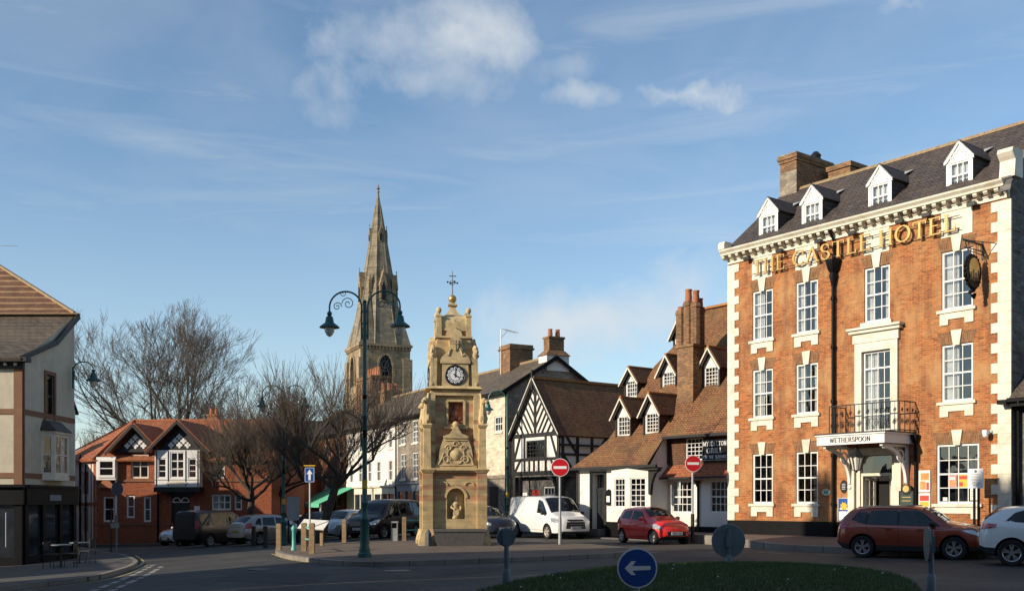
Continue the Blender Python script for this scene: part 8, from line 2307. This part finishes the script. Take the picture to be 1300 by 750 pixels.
# patched tarmac and covers
for pts in ([(300, 726), (420, 728), (400, 742), (270, 738)], [(560, 722), (640, 718), (650, 724), (560, 730)], [(860, 706), (960, 707), (965, 711), (850, 710)]):
    o = drape('tarmac_patch', G(pts, 0), lambda x, y: gz(x, y)+.004, 'patch', .8)
for (px, py, lab) in ((505, 724, 'round iron manhole cover in the road before the clock tower'), (330, 722, 'round iron manhole cover in the road near the left pavement')):
    p = gp(px, py, .006); r = thing('manhole_cover', lab, 'manhole cover', p); m = MB(); m.lathe([(.0001, .008), (.28, .008), (.30, .004), (.33, .004), (.33, -.01)], 0, 0, 24); m.build('lid', M['darkmetal'], r, 40)
# ------------------------------------------------------------------ sky, sun, camera
w = bpy.data.worlds.new('World'); scene.world = w; w.use_nodes = True; nt = w.node_tree; nt.nodes.clear()
out = nt.nodes.new('ShaderNodeOutputWorld'); bg = nt.nodes.new('ShaderNodeBackground'); nt.links.new(bg.outputs[0], out.inputs[0])
sky = nt.nodes.new('ShaderNodeTexSky'); sky.sky_type = 'NISHITA'; sky.sun_disc = False
sky.sun_elevation = R(SUN_EL); sky.sun_rotation = math.atan2(SUNH[0], SUNH[1]); sky.altitude = 50; sky.air_density = 1.0; sky.dust_density = .15; sky.ozone_density = 2.2
tc = nt.nodes.new('ShaderNodeTexCoord'); dirv = tc.outputs['Generated']
def vm(op, a, b): 
    n = nd(nt, 'ShaderNodeVectorMath', operation=op)
    for i, v in enumerate((a, b)):
        if isinstance(v, bpy.types.NodeSocket): nt.links.new(v, n.inputs[i])
        else: n.inputs[i].default_value = v
    return n
def ma(op, a, b, clamp=False, c=None):
    n = nd(nt, 'ShaderNodeMath', operation=op); n.use_clamp = clamp
    for i, v in enumerate((a, b, c)):
        if v is None: continue
        if isinstance(v, bpy.types.NodeSocket): nt.links.new(v, n.inputs[i])
        else: n.inputs[i].default_value = v
    return n.outputs[0]
puff = noise(nt, dirv, 7.0, 9, .58, .25); fine = noise(nt, dirv, 24.0, 8, .6, .1)
pn = ma('MULTIPLY_ADD', fine, .16, c=ma('MULTIPLY', puff, 1.0))          # ~0.4..0.95
wn = nd(nt, 'ShaderNodeTexNoise'); wn.inputs['Scale'].default_value = 6.5; wn.inputs['Detail'].default_value = 6; wn.inputs['Roughness'].default_value = .6; nt.links.new(dirv, wn.inputs['Vector'])
wv = vm('SUBTRACT', wn.outputs['Color'], (.5, .5, .5)); wv = vm('MULTIPLY', wv.outputs[0], (.17, .17, .12)); wdir = vm('ADD', dirv, wv.outputs[0]).outputs[0]
total = None
for (px, py, rx, rz, amt) in ((490, 62, 120, 58, .85), (565, 55, 90, 44, .8), (470, 108, 100, 55, .75), (545, 112, 85, 42, .65), (395, 118, 50, 34, .5), (425, 145, 65, 34, .45), (770, 152, 75, 20, .55), (880, 128, 75, 17, .75), (750, 420, 185, 66, .85), (850, 400, 120, 45, .45), (1130, 6, 60, 14, .6), (745, 105, 60, 22, .3), (470, 60, 60, 35, .4)):
    c = Vector(((px-HX)/F, 1, (HY-py)/F)); L = c.length; c.normalize()
    df = vm('SUBTRACT', wdir, tuple(c)); sc = vm('MULTIPLY', df.outputs[0], (F*L/rx, F*L/max(rx, 60)*.8, F*L/rz)); ln = nd(nt, 'ShaderNodeVectorMath', operation='LENGTH'); nt.links.new(sc.outputs[0], ln.inputs[0])
    m = ma('SUBTRACT', 1.0, ln.outputs['Value']); m = ma('MULTIPLY_ADD', ma('SUBTRACT', pn, .55), 3.8, c=m)
    m = ma('MULTIPLY', ma('MULTIPLY', m, .85, True), amt)
    total = m if total is None else ma('MAXIMUM', total, m)
# thin high streaks
mp = nd(nt, 'ShaderNodeMapping'); mp.inputs['Rotation'].default_value = (0, R(-14), 0); mp.inputs['Scale'].default_value = (1.6, 1.6, 13); nt.links.new(dirv, mp.inputs[0])
st = noise(nt, mp.outputs[0], 2.2, 9, .62, .8); st = ramp(nt, st, [(.44, (0, 0, 0)), (.78, (.36,)*3)])
mp2 = nd(nt, 'ShaderNodeMapping'); mp2.inputs['Scale'].default_value = (1, 1, 2.4); nt.links.new(dirv, mp2.inputs[0])
veil = ramp(nt, noise(nt, mp2.outputs[0], 2.6, 7, .6, .5), [(.42, (0, 0, 0)), (.78, (.27,)*3)])
sp = nt.nodes.new('ShaderNodeSeparateXYZ'); nt.links.new(dirv, sp.inputs[0])
low = ma('SUBTRACT', 1.0, ma('MULTIPLY', sp.outputs[2], 2.6), True)
lowf = ma('MULTIPLY', ma('POWER', low, 1.6), .42)
sep = ma('MAXIMUM', st, veil); al = ma('MAXIMUM', total, ma('MAXIMUM', sep, lowf))
al = ma('MULTIPLY', al, .92, True)
ccol = mixc(nt, puff, (4.2, 4.7, 5.2), (5.5, 5.6, 5.6))
tint = mixc(nt, 1.0, sky.outputs[0], (1.03, 1.10, 1.10), 'MULTIPLY')
mx = mixc(nt, al, tint, ccol); nt.links.new(mx, bg.inputs[0]); bg.inputs[1].default_value = .125
sd = bpy.data.lights.new('sun', 'SUN'); sd.energy = 5.0; sd.angle = R(.5); sd.color = (1.0, .86, .67)
so = bpy.data.objects.new('sun', sd); COL.objects.link(so)
l = math.hypot(*SUNH); sv = Vector((SUNH[0]/l*math.cos(R(SUN_EL)), SUNH[1]/l*math.cos(R(SUN_EL)), math.sin(R(SUN_EL))))
so.rotation_euler = sv.to_track_quat('Z', 'Y').to_euler(); so.location = (-40, -20, 40)
cd = bpy.data.cameras.new('camera'); cam = bpy.data.objects.new('camera', cd); COL.objects.link(cam); scene.camera = cam
cam.location = (0, 0, CAMH); cam.rotation_euler = (R(90), 0, 0); cd.sensor_width = 36; cd.lens = 36; cd.shift_y = (HY-375)/1300.0; cd.clip_end = 3000; cd.clip_start = .1
scene.view_settings.view_transform = 'Standard'; scene.view_settings.look = 'None'; scene.view_settings.exposure = .25; scene.view_settings.gamma = 1
scene.cycles.max_bounces = 6; scene.cycles.transparent_max_bounces = 12
